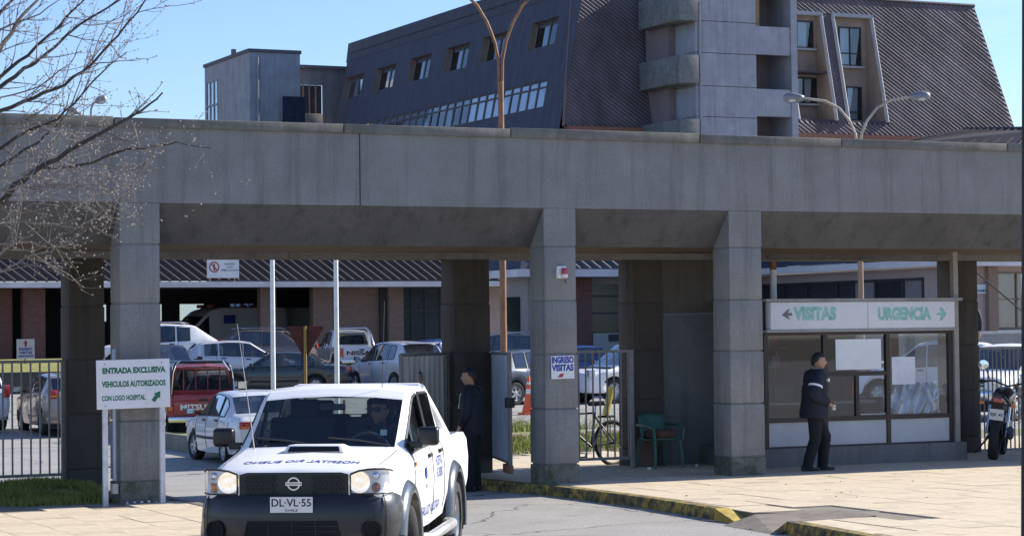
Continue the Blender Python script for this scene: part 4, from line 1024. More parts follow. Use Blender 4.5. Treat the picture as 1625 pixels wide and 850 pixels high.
# ------------------------------------------------------------------ hospital main block behind (same grid as the portico)
G_WIN = lambda: glassmat('window_glass', (.6, .68, .74), 2.6)
M_CURT = lambda: mat('pale_curtain', (.62, .66, .70), .9, var=.12, scale=3, stretch=(9, 9, .3))
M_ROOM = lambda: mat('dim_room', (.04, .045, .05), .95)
XL, YF, ZF, ZT = 33.67, 68.0, 11.6, 18.75
hosp = thing('hospital_building', (0, 0, 0), 0, 'tall dark hospital block with steep brown ribbed mansard roof and tinted leaning side', 'building')
def lean_x(z): return XL + (z - ZF) * .205            # left facade leans inwards
def lean_y(z): return YF + (z - ZF) * .24            # front mansard
def xr_(z): return 60.2 - (z - ZF) * .20
LW = [97.83, 92.83, 87.69, 82.58, 77.83, 72.05]
def quadgrid(name, us, vs, holes, fn, m, parent):
    """surface fn(u,v) with rectangular holes (u0,u1,v0,v1)"""
    us = sorted(set(us + [h for q in holes for h in q[:2]])); vs = sorted(set(vs + [h for q in holes for h in q[2:]]))
    V = [fn(a, b) for a in us for b in vs]; F = []
    for i in range(len(us) - 1):
        for j in range(len(vs) - 1):
            um, vm = (us[i] + us[i + 1]) / 2, (vs[j] + vs[j + 1]) / 2
            if any(q[0] < um < q[1] and q[2] < vm < q[3] for q in holes): continue
            n = len(vs); F.append((i * n + j, (i + 1) * n + j, (i + 1) * n + j + 1, i * n + j + 1))
    return mk(name, V, F, m, parent)
holesL = [(y - 1.5, y + 1.5, 15.85, 17.2) for y in LW] + [(70.6, 97.0, 12.7, 14.1)]
quadgrid('side_wall', [68.35, 99.6], [ZF - .1, 18.2], holesL, lambda y, z: (lean_x(z), y, z), M_DARKW(), hosp)
mk('lower_side_wall', [(XL, 68, -1), (XL, 99.6, -1), (XL, 99.6, ZF - .1), (XL, 68, ZF - .1)], [(0, 1, 2, 3)], M_DARKW(), hosp)
# setback parapet strip above the side wall
mk('parapet', [(lean_x(18.2) + .12, 69.6, 18.18), (lean_x(18.2) + .12, 100.1, 18.18), (lean_x(19.35) + .12, 100.3, 19.4), (lean_x(19.35) + .12, 69.8, 19.4)], [(0, 1, 2, 3)], mat('parapet_sheet', (.065, .066, .08), .8, var=.3, scale=1, stretch=(1, 4, 1)), hosp)
mk('parapet_cap', [(lean_x(18.2) - .02, 69.3, 18.2), (lean_x(18.2) - .02, 99.6, 18.2), (lean_x(18.2) + .14, 99.8, 18.21), (lean_x(18.2) + .14, 69.3, 18.21)], [(0, 1, 2, 3)], mat('zinc_cap', (.25, .25, .28), .5), hosp)
M_JAMB = lambda: mat('brown_reveal', (.26, .18, .14), .85, var=.2, scale=2)
def leftwin(y0, y1, z0, z1, depth=.75, panes=2, blind=.3, curtain=None, gl=lambda k: glassmat('dim_window_glass', (.5, .58, .64), 1.7)):
    """deep recess in the leaning wall with an upright glazed front at the back"""
    dp = depth * .5; B_ = lambda y, z, o=0: Vector((lean_x(z) + dp + o, y, z))
    w_ = MB(); a = lambda y, z: (lean_x(z), y, z)
    for q in ([a(y0, z1), a(y1, z1), B_(y1, z1), B_(y0, z1)], [a(y0, z0), a(y1, z0), B_(y1, z0), B_(y0, z0)], [a(y0, z0), a(y0, z1), B_(y0, z1), B_(y0, z0)], [a(y1, z0), a(y1, z1), B_(y1, z1), B_(y1, z0)]): w_.add(q, [(0, 1, 2, 3)])
    win = w_.build('window', M_JAMB(), hosp, fix=False)
    fr = MB(); n = panes; FM = mat('bronze_frame', (.12, .115, .12), .5)
    def bar(ya, za, yb_, zb, hw):
        fr.tube([B_(ya, za, -.02), B_(yb_, zb, -.02)], hw, 4)
    for z in (z0 + .04, z1 - .04) + ((z1 - .36,) if panes > 6 else ()): bar(y0, z, y1, z, .05)
    for k in range(n + 1): yy = y0 + (y1 - y0) * k / n; bar(yy, z0, yy, z1, .05)
    fr.build('frame', FM, win)
    if blind:
        mk('blind', [B_(y0 + .05, z1 - blind, .05), B_(y1 - .05, z1 - blind, .05), B_(y1 - .05, z1 - .05, .05), B_(y0 + .05, z1 - .05, .05)], [(0, 1, 2, 3)], mat('roller_blind', (.55, .55, .56), .8), win)
    for k in range(n):
        ya, yb_ = y0 + (y1 - y0) * k / n, y0 + (y1 - y0) * (k + 1) / n
        mk('pane', [B_(ya, z0), B_(yb_, z0), B_(yb_, z1), B_(ya, z1)], [(0, 1, 2, 3)], gl(k), win)
    if curtain is not None:
        for (c0, c1) in curtain: mk('curtain', [B_(y0 + (y1 - y0) * c0, z0, .1), B_(y0 + (y1 - y0) * c1, z0, .1), B_(y0 + (y1 - y0) * (c1 - .02), z1, .1), B_(y0 + (y1 - y0) * (c0 + .04), z1, .1)], [(0, 1, 2, 3)], M_CURT(), win)
    return win
for k, y in enumerate(LW):
    leftwin(y - 1.5, y + 1.5, 15.85, 17.2, panes=2, blind=.25, curtain=[(.02, .30), (.52, .8)] if k != 4 else [(.02, .22)])
leftwin(70.6, 97.0, 12.7, 14.1, depth=.15, panes=26, blind=.45, curtain=[(.0, .13), (.16, .36), (.42, .48), (.55, .72), (.8, .9)], gl=lambda k: glassmat('sky_window_glass', (.5, .56, .6), 3.2) if k < 9 else glassmat('mid_window_glass', (.5, .56, .6), 1.5) if k % 3 else glassmat('dim_window_glass', (.5, .58, .64), 1.7))
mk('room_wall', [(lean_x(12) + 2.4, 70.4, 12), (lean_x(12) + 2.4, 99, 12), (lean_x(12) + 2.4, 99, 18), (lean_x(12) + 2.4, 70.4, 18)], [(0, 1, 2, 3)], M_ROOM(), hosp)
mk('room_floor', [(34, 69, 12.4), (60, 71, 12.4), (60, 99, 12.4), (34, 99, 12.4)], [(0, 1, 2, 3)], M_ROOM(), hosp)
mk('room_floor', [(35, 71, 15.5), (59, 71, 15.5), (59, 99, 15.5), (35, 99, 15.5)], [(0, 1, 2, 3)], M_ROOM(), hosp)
# front mansard with two deep window recesses
RX = [(46.9, 49.0), (49.85, 52.05)]
fm = lambda x, z: ((x if XL + .01 < x < 60 else (lean_x(z) if x < 40 else xr_(z))), lean_y(z), z)
quadgrid('roof_slope', [XL, 60.2], [ZF, ZT], [(a, b, 12.35, 17.75) for a, b in RX], fm, M_TILE(), hosp)
roof = [o for o in hosp.children if o.name.startswith('roof_slope')][0]
rb = MB()
def clip(p, d, poly):
    """line p+t d clipped by convex polygon"""
    t0, t1 = -1e9, 1e9
    for (x1, y1), (x2, y2) in zip(poly, poly[1:] + poly[:1]):
        nx, ny = -(y2 - y1), (x2 - x1); den = nx * d[0] + ny * d[1]; num = nx * (x1 - p[0]) + ny * (y1 - p[1])
        if abs(den) < 1e-9:
            if num > 0: return None
            continue
        t = num / den
        if den > 0: t0 = max(t0, t)
        else: t1 = min(t1, t)
    return (t0, t1) if t1 > t0 else None
SL = math.hypot(1, .24)
trap = [(XL + .05, 0), (60.15, 0), (58.7, (ZT - ZF) * SL), (35.2, (ZT - ZF) * SL)]     # (x, distance up the slope)
d = Vector((.80, -.60)); nrm_out = Vector((0, -1, .24)).normalized()
x = 24.0
while x < 62:
    c = clip((x, (ZT - ZF) * SL), d, trap)
    if c:
        segs = [c]
        for (a, b) in RX:
            hp = [(a - .15, .6 * SL), (b + .15, .6 * SL), (b + .15, 6.25 * SL), (a - (.8 if a > 49 else .15), 6.25 * SL)]
            h = clip((x, (ZT - ZF) * SL), d, hp)
            if h:
                ns = []
                for s0, s1 in segs:
                    if h[1] <= s0 or h[0] >= s1: ns.append((s0, s1)); continue
                    if h[0] > s0: ns.append((s0, h[0]))
                    if h[1] < s1: ns.append((h[1], s1))
                segs = ns
        for s0, s1 in segs:
            if s1 - s0 < .1: continue
            def pt(t): 
                xx = x + d.x * t; up = ((ZT - ZF) * SL + d.y * t) / SL; return Vector((xx, lean_y(ZF + up), ZF + up))
            A, B = pt(s0), pt(s1); wv = Vector((0, .24, 1)).normalized() * .10
            o = nrm_out * random.uniform(.034, .044)
            rb.add([A - wv, A + wv, A + o, B - wv, B + wv, B + o], [(0, 3, 5, 2), (1, 2, 5, 4)])
    x += .31
rbo = rb.build('roof_ribs', M_RIB(), roof, fix=False); rbo['kind'] = 'stuff'
# smooth purple sheet without ribs beside the wide recess
mk('smooth_sheet', [(49.2, lean_y(12.4) - .02, 12.4), (49.68, lean_y(12.4) - .02, 12.4), (49.68, lean_y(17.8) - .02, 17.8), (49.2, lean_y(17.8) - .02, 17.8)], [(0, 1, 2, 3)], mat('purple_sheet', (.10, .075, .085), .8, var=.15, scale=2), roof)
M_RECP = lambda: mat('beige_recess_plaster', (.30, .24, .2), .85, var=.15, scale=1.5, dirt=.3)
def recess(x0, x1, wins):
    yb = lean_y(17.75) + .35
    r_ = MB(); A = lambda x, z: (x, lean_y(z), z); B = lambda x, z: (x, yb, z)
    r_.add([A(x0, 12.35), A(x0, 17.75), B(x0, 17.75), B(x0, 12.35)], [(0, 1, 2, 3)]); r_.add([A(x1, 12.35), A(x1, 17.75), B(x1, 17.75), B(x1, 12.35)], [(0, 1, 2, 3)])
    r_.add([A(x0, 17.75), A(x1, 17.75), B(x1, 17.75), B(x0, 17.75)], [(0, 1, 2, 3)]); r_.add([A(x0, 12.35), A(x1, 12.35), B(x1, 12.35), B(x0, 12.35)], [(0, 1, 2, 3)])
    rec = r_.build('window_recess', M_RECP(), hosp, fix=False)
    quadgrid('back_wall', [x0, x1], [12.35, 17.75], [w_[:4] for w_ in wins], lambda x, z: (x, yb, z), M_RECP(), rec)
    # raised border following the slope
    bd = MB()
    for xx in (x0 - .07, x1 + .07):
        bd.tube([(xx, lean_y(12.3) - .05, 12.3), (xx, lean_y(17.8) - .05, 17.8)], .11, 4)
    bd.bx(x0 - .15, x1 + .15, lean_y(17.8) - .14, lean_y(17.8) + .1, 17.74, 17.92)
    bd.build('recess_border', M_HOSP(), rec)
    for (a, b, z0, z1, nv, zs, cur) in wins:
        win = MB().bx(a, b, yb - .05, yb + .03, z1 - .07, z1).bx(a, b, yb - .05, yb + .03, z0, z0 + .07)
        for k in range(nv + 1): xx = a + (b - a) * k / nv; win.bx(xx - .03, xx + .03, yb - .05, yb + .03, z0, z1)
        for z in zs: win.bx(a, b, yb - .05, yb + .03, z - .03, z + .03)
        wo = win.build('window_frame', M_DKFR(), rec)
        box('sill', a - .1, b + .1, yb - .28, yb - .02, z0 - .12, z0 - .02, M_HOSP(), rec)
        mk('pane', [(a, yb, z0), (b, yb, z0), (b, yb, z1), (a, yb, z1)], [(0, 1, 2, 3)], G_WIN(), rec)
        for c0, c1 in cur: mk('curtain', [(a + (b - a) * c0, yb + .15, z0), (a + (b - a) * (c1 - .08), yb + .15, z0), (a + (b - a) * c1, yb + .15, z1), (a + (b - a) * c0, yb + .15, z1)], [(0, 1, 2, 3)], M_CURT(), rec)
    return rec
recess(*RX[1], [(50.4, 51.68, 15.3, 17.3, 2, [15.95], [(.0, .66)]), (50.8, 51.68, 12.5, 14.26, 1, [12.95], [(.0, .9)])])
rc = recess(*RX[0], [(47.85, 48.8, 16.1, 17.5, 1, [], [(.05, .75)]), (47.5, 48.95, 13.3, 14.62, 2, [], [(.0, .4), (.55, .9)])])
MB().bx(46.95, 48.97, lean_y(15) + .0, lean_y(15) + .9, 14.75, 14.85).build('window_hood', M_TILE(), rc)
mk('room_wall', [(44, 73.2, 11.6), (59, 73.2, 11.6), (59, 73.2, 18.5), (44, 73.2, 18.5)], [(0, 1, 2, 3)], M_ROOM(), hosp)
mk('roof_top', [(35.2, lean_y(ZT), ZT - .02), (58.75, lean_y(ZT), ZT - .02), (58.75, 100, ZT - .02), (35.2, 100, ZT - .02)], [(0, 1, 2, 3)], M_DARKW(), hosp)
mk('end_wall', [(60.2, YF, -1), (60.2, 99, -1), (60.2, 99, ZF), (60.2, YF, ZF)], [(0, 1, 2, 3)], M_DARKW(), hosp); mk('end_roof', [(60.2, YF, ZF), (60.2, 99, ZF), (58.75, 98, ZT), (58.75, lean_y(ZT), ZT)], [(0, 1, 2, 3)], M_TILE(), hosp)
box('eaves_beam', XL + .2, 60.3, 67.7, 68.3, 11.15, 11.6, mat('terracotta_fascia', (.24, .105, .075), .8), hosp)
box('lower_wall', XL, 60.2, 68, 68.3, -1, 11.15, M_DARKW(), hosp)
# ridge and corner flashings
tube('corner_flashing', [(XL + .02, YF - .02, ZF), (lean_x(ZT) + .02, lean_y(ZT) - .03, ZT)], .07, mat('copper_flashing', (.2, .12, .1), .6), hosp, 5)
tube('ridge_cap', [(35.1, lean_y(ZT), ZT + .02), (58.8, lean_y(ZT), ZT + .02)], .09, mat('dark_ridge', (.05, .05, .055), .7), hosp, 5)
# stair tower
tw = thing('stair_tower', (0, 0, 0), 0, 'bare grey concrete stair tower with projecting mossy balconies on the hospital', 'tower')
def tower():
    H_ = M_HOSP()
    zs = [-1, 3, 6.2, 9.4, 11.9, 13.35, 14.9, 16.4, 18, 19.0]
    for z0, z1 in zip(zs, zs[1:]):                                         # lift lines in the concrete
        box('wall_lift', 38.9, 42.2, 64.5, 73, z0 + .018, z1 - .018, H_, tw)
    box('tower_core', 38.95, 42.15, 64.56, 72.9, -1, 18.98, M_BALC(), tw)
    # landing bay: parapets between openings
    solids = [(-1, 10.4), (12.02, 13.31), (14.96, 16.29), (17.95, 19.0)]
    for z0, z1 in solids: box('landing_parapet', 42.2, 44.16, 64.56, 64.8, z0, z1, H_, tw)
    box('edge_pier', 44.16, 44.5, 64.5, 68.6, -1, 19, H_, tw)
    box('landing_back_wall', 42.2, 44.16, 66.6, 66.8, -1, 19, mat('mauve_plaster', (.25, .2, .2), .85, var=.1, scale=1), tw)
    for z in (10.3, 13.2, 16.2, 18.9): box('landing_slab', 42.2, 44.16, 64.8, 66.6, z - .25, z - .02, H_, tw)
    box('landing_door', 42.25, 42.62, 64.85, 66.5, 16.3, 17.9, mat('ochre_door', (.3, .19, .08), .6), tw)
    for z in (14.2, 17.3, 11.3):
        MB().box((43.2, 66.57, z), (.22, .04, .07)).build('wall_lamp', mat('lamp_white', (.7, .7, .7), .4), tw)
    # balconies to the left
    B_ = M_BALC()
    for z0, z1 in ((10.45, 11.72), (13.42, 14.72), (16.34, 17.7)):
        b = box('balcony', 37.85, 38.9, 64.2, 64.42, z0, z1, B_, tw, bevel=.02)
        box('side_parapet', 37.85, 38.07, 64.42, 68.1, z0, z1, B_, b, bevel=.015)
        box('slab', 38.07, 38.9, 64.42, 68.2, z0, z0 + .18, B_, b)
    box('recess_wall', 38.5, 38.9, 66.4, 68.6, -1, 19, mat('mauve_plaster', (.25, .2, .2), .85, var=.1, scale=1), tw)
    # downpipe
    p = tube('downpipe', [(39.1, 64.42, -1), (39.1, 64.42, 17.2)], .055, mat('grey_pipe', (.3, .31, .32), .6), tw)
    box('hopper', 38.98, 39.22, 64.34, 64.5, 17.2, 17.45, mat('grey_pipe', (.3, .31, .32), .6), p)
tower()
# concrete block at the far end
bk = thing('concrete_block_building', (0, 0, 0), 0, 'plain grey concrete block with tall corner window left of the hospital block', 'building')
YB = 100.
quadgrid('front_wall', [29.0, 32.17], [-1, 18.75], [], lambda x, z: (x, YB, z), M_HOSP(), bk)
quadgrid('side_wall', [YB, 108.7], [-1, 18.75], [(106.1, 108.3, 13.5, 17.6)], lambda y, z: (29.0, y, z), concrete('block_side_concrete', (.36, .36, .37), .7), bk)
mk('end_wall', [(32.17, YB, -1), (32.17, 108.7, -1), (32.17, 108.7, 18.75), (32.17, YB, 18.75)], [(0, 1, 2, 3)], M_HOSP(), bk)
mk('roof', [(29, YB, 18.74), (32.17, YB, 18.74), (32.17, 108.7, 18.74), (29, 108.7, 18.74)], [(0, 1, 2, 3)], M_HOSP(), bk)
MB().bx(28.92, 32.25, YB - .06, YB + .3, 18.6, 18.8).bx(28.92, 29.2, YB + .3, 108.8, 18.6, 18.8).build('parapet_cap', mat('dark_cap', (.12, .12, .13), .8), bk)
fr = MB()
for y in (106.1, 106.85, 107.6, 108.3): fr.bx(28.97, 29.05, y - .05, y + .05, 13.5, 17.6)
for z in (13.5, 14.8, 16.1, 17.6): fr.bx(28.97, 29.05, 106.1, 108.3, z - .05, z + .05)
wn = fr.build('window', mat('pale_frame', (.25, .27, .3), .5), bk)
for i in range(3):
    for j, (z0, z1) in enumerate(((13.5, 14.8), (14.8, 16.1), (16.1, 17.6))):
        y0 = 106.1 + i * .75
        mk('pane', [(29.02, y0, z0), (29.02, y0 + .75, z0), (29.02, y0 + .75, z1), (29.02, y0, z1)], [(0, 1, 2, 3)], mat('sky_mirror_pane', (.5, .55, .6), .06, metal=.9, var=.3, scale=2), wn)
tube('downpipe', [(29.5, YB - .08, 2), (29.5, YB - .08, 18.3)], .06, mat('grey_pipe', (.3, .31, .32), .6), bk)
box('flue', 29.4, 29.65, 104.4, 104.65, 18.7, 19.3, mat('dark_cap', (.12, .12, .13), .8), bk)
# recessed link
lkb = thing('link_building', (0, 0, 0), 0, 'low recessed concrete link with dark glazing between the block and the hospital', 'building')
quadgrid('front_wall', [32.18, 36.5], [-1, 18.05], [(32.4, 34.0, 14.0, 16.9)], lambda x, z: (x, 101.2, z), concrete('link_concrete', (.2, .205, .22), .7), lkb)
box('parapet', 32.18, 36.5, 101.0, 101.3, 17.9, 18.1, mat('dark_cap', (.12, .12, .13), .8), lkb)
box('balcony', 32.18, 33.7, 100.3, 101.1, 14.0, 15.1, mat('warm_concrete', (.27, .24, .22), .85), lkb, bevel=.02)
mk('glazing', [(32.4, 101.3, 14.0), (34.0, 101.3, 14.0), (34.0, 101.3, 16.9), (32.4, 101.3, 16.9)], [(0, 1, 2, 3)], mat('dark_glazing', (.05, .055, .07), .1, var=.3), lkb)
for x in (32.8, 33.2, 33.6): box('mullion', x - .04, x + .04, 101.2, 101.29, 14, 16.9, M_JAMB(), lkb)
gz = box('glass_screen', 30.9, 32.3, 99.55, 99.6, 12.5, 16.0, mat('blue_black_glass', (.03, .045, .07), .12, var=.3), bk)

# ------------------------------------------------------------------ low hospital wings
def at(x, y, D):
    """world point seen at photo pixel (x,y) at depth D metres"""
    return CAM + FW * D + RC * ((x - 812.5) * D / 3600) - UC * ((y - 425) * D / 3600)
def floor_at(x, D, dx=0):
    """ground point under photo column x at depth D"""
    p = at(x, 521 - .0115 * (x - 812), D); return Vector((p.x, p.y, T(p.y, p.x)))
# long wing with the ambulance bay
lw = thing('ambulance_wing', (0, 0, 0), 0, 'long low brick wing with brown ribbed roof and covered ambulance bay', 'building')
YL = 58.5
rf = MB().add([(-16, 57.5, 4.08), (29, 57.5, 4.08), (29, 58.3, 7.2), (-16, 58.3, 7.2), (-16, 70, 7.3), (29, 70, 7.3)], [(0, 1, 2, 3), (3, 2, 5, 4)]).build('roof', mat('wing_roof_sheet', (.035, .03, .036), .75, var=.3, scale=.8), lw, fix=False)
SLv = Vector((0, .8, 3.12)).normalized(); NO = Vector((0, -3.12, .8)).normalized()
def diag_ribs(x0, x1, base, hgt, step, parent, m):
    """diagonal ribs falling to the right on a steep roof; one shared mesh each"""
    run = hgt / .62 * .78
    A = base.copy() + SLv * hgt; proto = None; x = x0 - run
    while x < x1:
        t0 = max(0, (x0 - x) / run); t1 = min(1, (x1 - x) / run)
        if t1 - t0 > .05:
            full = t0 == 0 and t1 == 1
            def P_(t): return Vector((run * t, 0, 0)) + SLv * (hgt * (1 - t))
            if full and proto is not None: o = link('roof_rib', proto, parent)
            else:
                a_, b_ = P_(t0), P_(t1); wv = SLv * .09
                o = mk('roof_rib', [a_ - wv, a_ + wv, a_ + NO * .04, b_ - wv, b_ + wv, b_ + NO * .04], [(0, 3, 5, 2), (1, 2, 5, 4)], m, parent)
                if full: proto = o.data
            o.location = (x, base.y - .005, base.z)
        x += step
diag_ribs(-15.8, 28.5, Vector((0, 57.5, 4.1)), 1.7, .40, rf, mat('wing_roof_rib', (.042, .033, .037), .8, var=.5, scale=.8))
box('fascia', -16, 29, 57.38, 57.49, 3.84, 4.06, M_FASC(), lw); box('soffit', -16, 29, 57.5, 66, 3.86, 3.98, mat('dark_soffit', (.05, .045, .045), .9), lw)
def lwall(a, b, m, z1=3.85, name='wall', dy=0, th=.4): return box(name, a, b, YL + dy, YL + dy + th, -.2, z1, m, lw)
lwall(15.38, 16.04, M_BRK(), name='pillar'); lwall(17.6, 18.43, M_BRK(), name='pillar'); lwall(20.85, 21.5, M_BRK(), name='pillar', dy=-.1); lwall(5.9, 6.75, M_BRKR(), name='pillar')
lwall(18.43, 20.75, M_BRK(), dy=.25); lwall(-16, 5.6, M_BRKR(), dy=.5); lwall(25.2, 28.4, M_PINK(), dy=.3)
box('downpipe_chase', 20.55, 20.84, YL + .1, YL + .3, 0, 3.85, mat('dark_pipe', (.03, .03, .03), .7), lw)
# glazed entrance between pillars
wz = MB()
for x in (21.5, 22.0, 22.6, 23.28, 24.2, 25.1): wz.bx(x - .04, x + .04, YL + .2, YL + .3, .3, 3.85)
for z in (.4, 2.9, 3.8): wz.bx(21.5, 25.2, YL + .21, YL + .29, z - .04, z + .04)
ent = wz.build('entrance_glazing', M_DKFR(), lw)
for a, b in ((21.5, 22.0), (22.0, 22.6), (22.6, 23.28), (23.28, 24.2), (24.2, 25.1)): mk('pane', [(a, YL + .25, .4), (b, YL + .25, .4), (b, YL + .25, 3.8), (a, YL + .25, 3.8)], [(0, 1, 2, 3)], mat('teal_pane', (.03, .045, .055), .12, var=.3), ent)
# bay back wall with small lit-through windows
BW = [(7.6, 8.3), (13.2, 13.9), (14.2, 15.3), (17.0, 17.45), (17.65, 18.15), (18.4, 18.8), (19.0, 19.4), (19.6, 20.0)]
BW = [(10.5, 11.1), (13.0, 13.5), (14.3, 15.35), (16.55, 17.0), (17.15, 17.6), (17.75, 18.05), (18.15, 18.45)]
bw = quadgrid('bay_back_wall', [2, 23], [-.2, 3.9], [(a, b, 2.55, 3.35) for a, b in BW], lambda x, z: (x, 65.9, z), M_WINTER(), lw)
for a, b in BW:
    wf = MB().bx(a, b, 65.85, 65.95, 3.3, 3.36).bx(a, b, 65.85, 65.95, 2.54, 2.6).build('window', M_DKFR(), bw)
    mk('pane', [(a, 65.92, 2.55), (b, 65.92, 2.55), (b, 65.92, 3.35), (a, 65.92, 3.35)], [(0, 1, 2, 3)], glassmat('bay_window_glass', (.55, .65, .72), .5), wf)
for a, b in ((16.75, 16.8), (17.35, 17.4)): box('mullion', a, b, 65.86, 65.94, 2.6, 3.3, M_DKFR(), bw)
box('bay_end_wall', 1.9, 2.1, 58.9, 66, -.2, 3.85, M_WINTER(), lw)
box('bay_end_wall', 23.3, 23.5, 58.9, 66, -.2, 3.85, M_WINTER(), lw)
# prohibition sign standing on the bay roof edge
ps = thing('prohibition_sign', (0, 0, 0), 0, 'white sign with red crossed out figure on the ambulance bay roof edge', 'sign')
Mps = frame((13.45, 57.3, 4.62), (1, 0, 0), (0, 0, 1))
b = MB().box((0, 0, 0), (1.3, .84, .03)).build('board', M_WHITE(), ps); b.data.transform(Mps)
Mp = Mps @ Matrix.Translation((-.36, -.0, .017))
o = MB().lathe([(.165, 0), (.165, .006), (.21, .006), (.21, 0)], 32, Mp).prism([(-.14, .11), (-.11, .14), (.14, -.11), (.11, -.14)], Mp, .007).build('red_ring', mat('sign_red', (.45, .03, .04), .6), ps)
o = MB().lathe([(.001, .004), (.035, .004)], 12, Mp @ Matrix.Translation((0, .085, 0))).prism([(-.025, -.14), (.025, -.14), (.035, .045), (-.035, .045)], Mp, .004).build('figure', M_BLK(), ps)
for k, (t_, wd) in enumerate((('INGRESO', .42), ('SOLO', .25), ('AMBULANCIAS', .72))): text('lettering', t_, .1, M_BLK(), ps, Mps @ Matrix.Translation((.27, .12 - k * .12, .016)), .001, .001, wd)
MB().tube([(12.95, 57.42, 4.05), (12.95, 57.33, 5.0)], .02, 6).build('bracket', M_GAL(), ps); MB().tube([(13.95, 57.42, 4.05), (13.95, 57.33, 5.0)], .02, 6).build('bracket', M_GAL(), ps)
# wing projecting towards the gate
mw = thing('middle_wing', (0, 0, 0), 0, 'low wing with white fascia and red brick pier seen behind the railing', 'building')
box('wall', 19.9, 29.2, 43.3, 43.7, -.3, 3.9, mat('grey_render', (.28, .26, .25), .85), mw)
box('side_wall', 19.9, 20.2, 43.7, 45.6, -.3, 3.9, mat('grey_render', (.28, .26, .25), .85), mw)
box('brick_pier', 21.5, 22.25, 43.0, 43.3, -.3, 3.9, M_BRKR(), mw)
box('window', 22.35, 24.3, 43.2, 43.29, 1.95, 3.6, mat('dark_green_pane', (.012, .028, .026), .15), mw); box('sill_wall', 22.3, 24.4, 43.05, 43.28, -.3, 1.9, mat('pale_sill', (.34, .34, .34), .8), mw)
for z in (2.6, 3.2): box('window_bar', 22.35, 24.3, 43.16, 43.2, z - .03, z + .03, M_DKFR(), mw)
MB().bx(22.9, 23.9, 43.0, 43.04, 1.62, 1.86).build('name_board', mat('dark_board', (.03, .035, .045), .6), mw)
ds = MB()
ds.bx(19.86, 19.9, 43.9, 45.4, .6, 3.2).build('side_glazing', mat('dark_green_pane', (.012, .028, .026), .15), mw)
mroof = MB().add([(19.2, 42.4, 4.12), (29.9, 42.4, 4.12), (29.9, 43.3, 7.2), (20, 43.3, 7.2), (19.2, 45.8, 4.12), (20, 45.8, 7.2), (29.9, 45.8, 7.2)], [(0, 1, 2, 3), (0, 3, 5, 4), (3, 2, 6, 5)]).build('roof', mat('blue_slate_roof', (.045, .055, .085), .7, var=.3, scale=1.2, stretch=(3, 1, 1)), mw, fix=False)
box('fascia', 19.15, 29.3, 42.3, 42.42, 3.86, 4.12, M_FASC(), mw); box('side_fascia', 19.1, 19.2, 42.42, 45.8, 3.86, 4.12, M_FASC(), mw)
box('soffit', 19.2, 29.3, 42.42, 43.4, 3.88, 3.92, M_WINTER(), mw)
diag_ribs(19.9, 29.2, Vector((0, 42.4, 4.14)), 1.5, .40, mroof, mat('slate_rib', (.065, .075, .10), .7))
# right wing: glazed side towards the gate, pink front
rw = thing('right_wing', (0, 0, 0), 0, 'pink plastered wing with long dark glazed side above the kiosk', 'building')
SX = 29.25
quadgrid('side_wall', [32.3, 43.3], [-.3, 3.9], [(33.2, 43.0, 2.2, 3.6)], lambda y, z: (SX, y, z), M_PINK(), rw)
fr = MB(); ysd = [33.2, 34.3, 35.9, 37.2, 38.2, 40.1, 41.6, 43.0]
for y in ysd: fr.bx(SX - .04, SX + .06, y - .05, y + .05, 2.2, 3.6)
for z in (2.2, 2.55, 3.55): fr.bx(SX - .04, SX + .05, 33.2, 43.0, z - .04, z + .04)
glz = fr.build('window_band', M_DKFR(), rw)
for k, (a, b_) in enumerate(zip(ysd, ysd[1:])):
    mk('pane', [(SX + .02, a, 2.2), (SX + .02, b_, 2.2), (SX + .02, b_, 3.6), (SX + .02, a, 3.6)], [(0, 1, 2, 3)], mat('dusk_pane', (.035, .035, .042), .12, var=.2) if k not in (0, 2) else mat('curtained_pane', (.23, .2, .2), .3, var=.1), glz)
wl = quadgrid('front_wall', [SX, 36], [-.3, 3.95], [(31.45, 32.5, 1.9, 3.75)], lambda x, z: (x, 32.3, z), M_PINK(), rw)
box('pilaster', 31.02, 31.4, 32.1, 32.3, -.3, 3.95, mat('brown_pilaster', (.25, .18, .14), .85), rw)
o = MB().bx(31.45, 32.5, 32.28, 32.34, 1.9, 1.96).bx(31.45, 32.5, 32.28, 32.34, 2.85, 2.89).bx(31.45, 32.5, 32.28, 32.34, 3.69, 3.75).bx(32.25, 32.3, 32.28, 32.34, 1.96, 3.7).build('window', mat('wood_frame', (.2, .15, .11), .7), rw)
for k in range(6):
    x = 31.5 + k * .16; mk('curtain_fold', [(x, 32.42 + .04 * (k % 2), 1.95), (x + .16, 32.42 + .04 * ((k + 1) % 2), 1.95), (x + .16, 32.42 + .04 * ((k + 1) % 2), 3.7), (x, 32.42 + .04 * (k % 2), 3.7)], [(0, 1, 2, 3)], mat('grey_curtain', (.25, .28, .3), .9), o)
mk('pane', [(31.45, 32.33, 1.9), (32.5, 32.33, 1.9), (32.5, 32.33, 3.75), (31.45, 32.33, 3.75)], [(0, 1, 2, 3)], G_WIN(), o)
box('window_sill', 31.35, 32.6, 32.1, 32.28, 1.76, 1.86, M_FASC(), rw)
nb = box('name_board', 30.55, 31.0, 32.22, 32.29, 3.05, 3.35, mat('pale_blue_board', (.5, .6, .66), .6), rw)
text('board_lettering', 'CUIDEMOS', .1, M_BLK(), nb, frame((30.8, 32.21, 3.14), (1, 0, 0), (0, 0, 1)), .001, .001, .4)
box('fascia', SX - .75, 36, 31.4, 31.5, 3.92, 4.2, M_FASC(), rw); box('side_fascia', SX - .75, SX - .65, 31.5, 42.3, 3.92, 4.14, M_FASC(), rw)
box('soffit', SX - .65, 36, 31.5, 43.3, 3.95, 3.98, M_FASC(), rw)
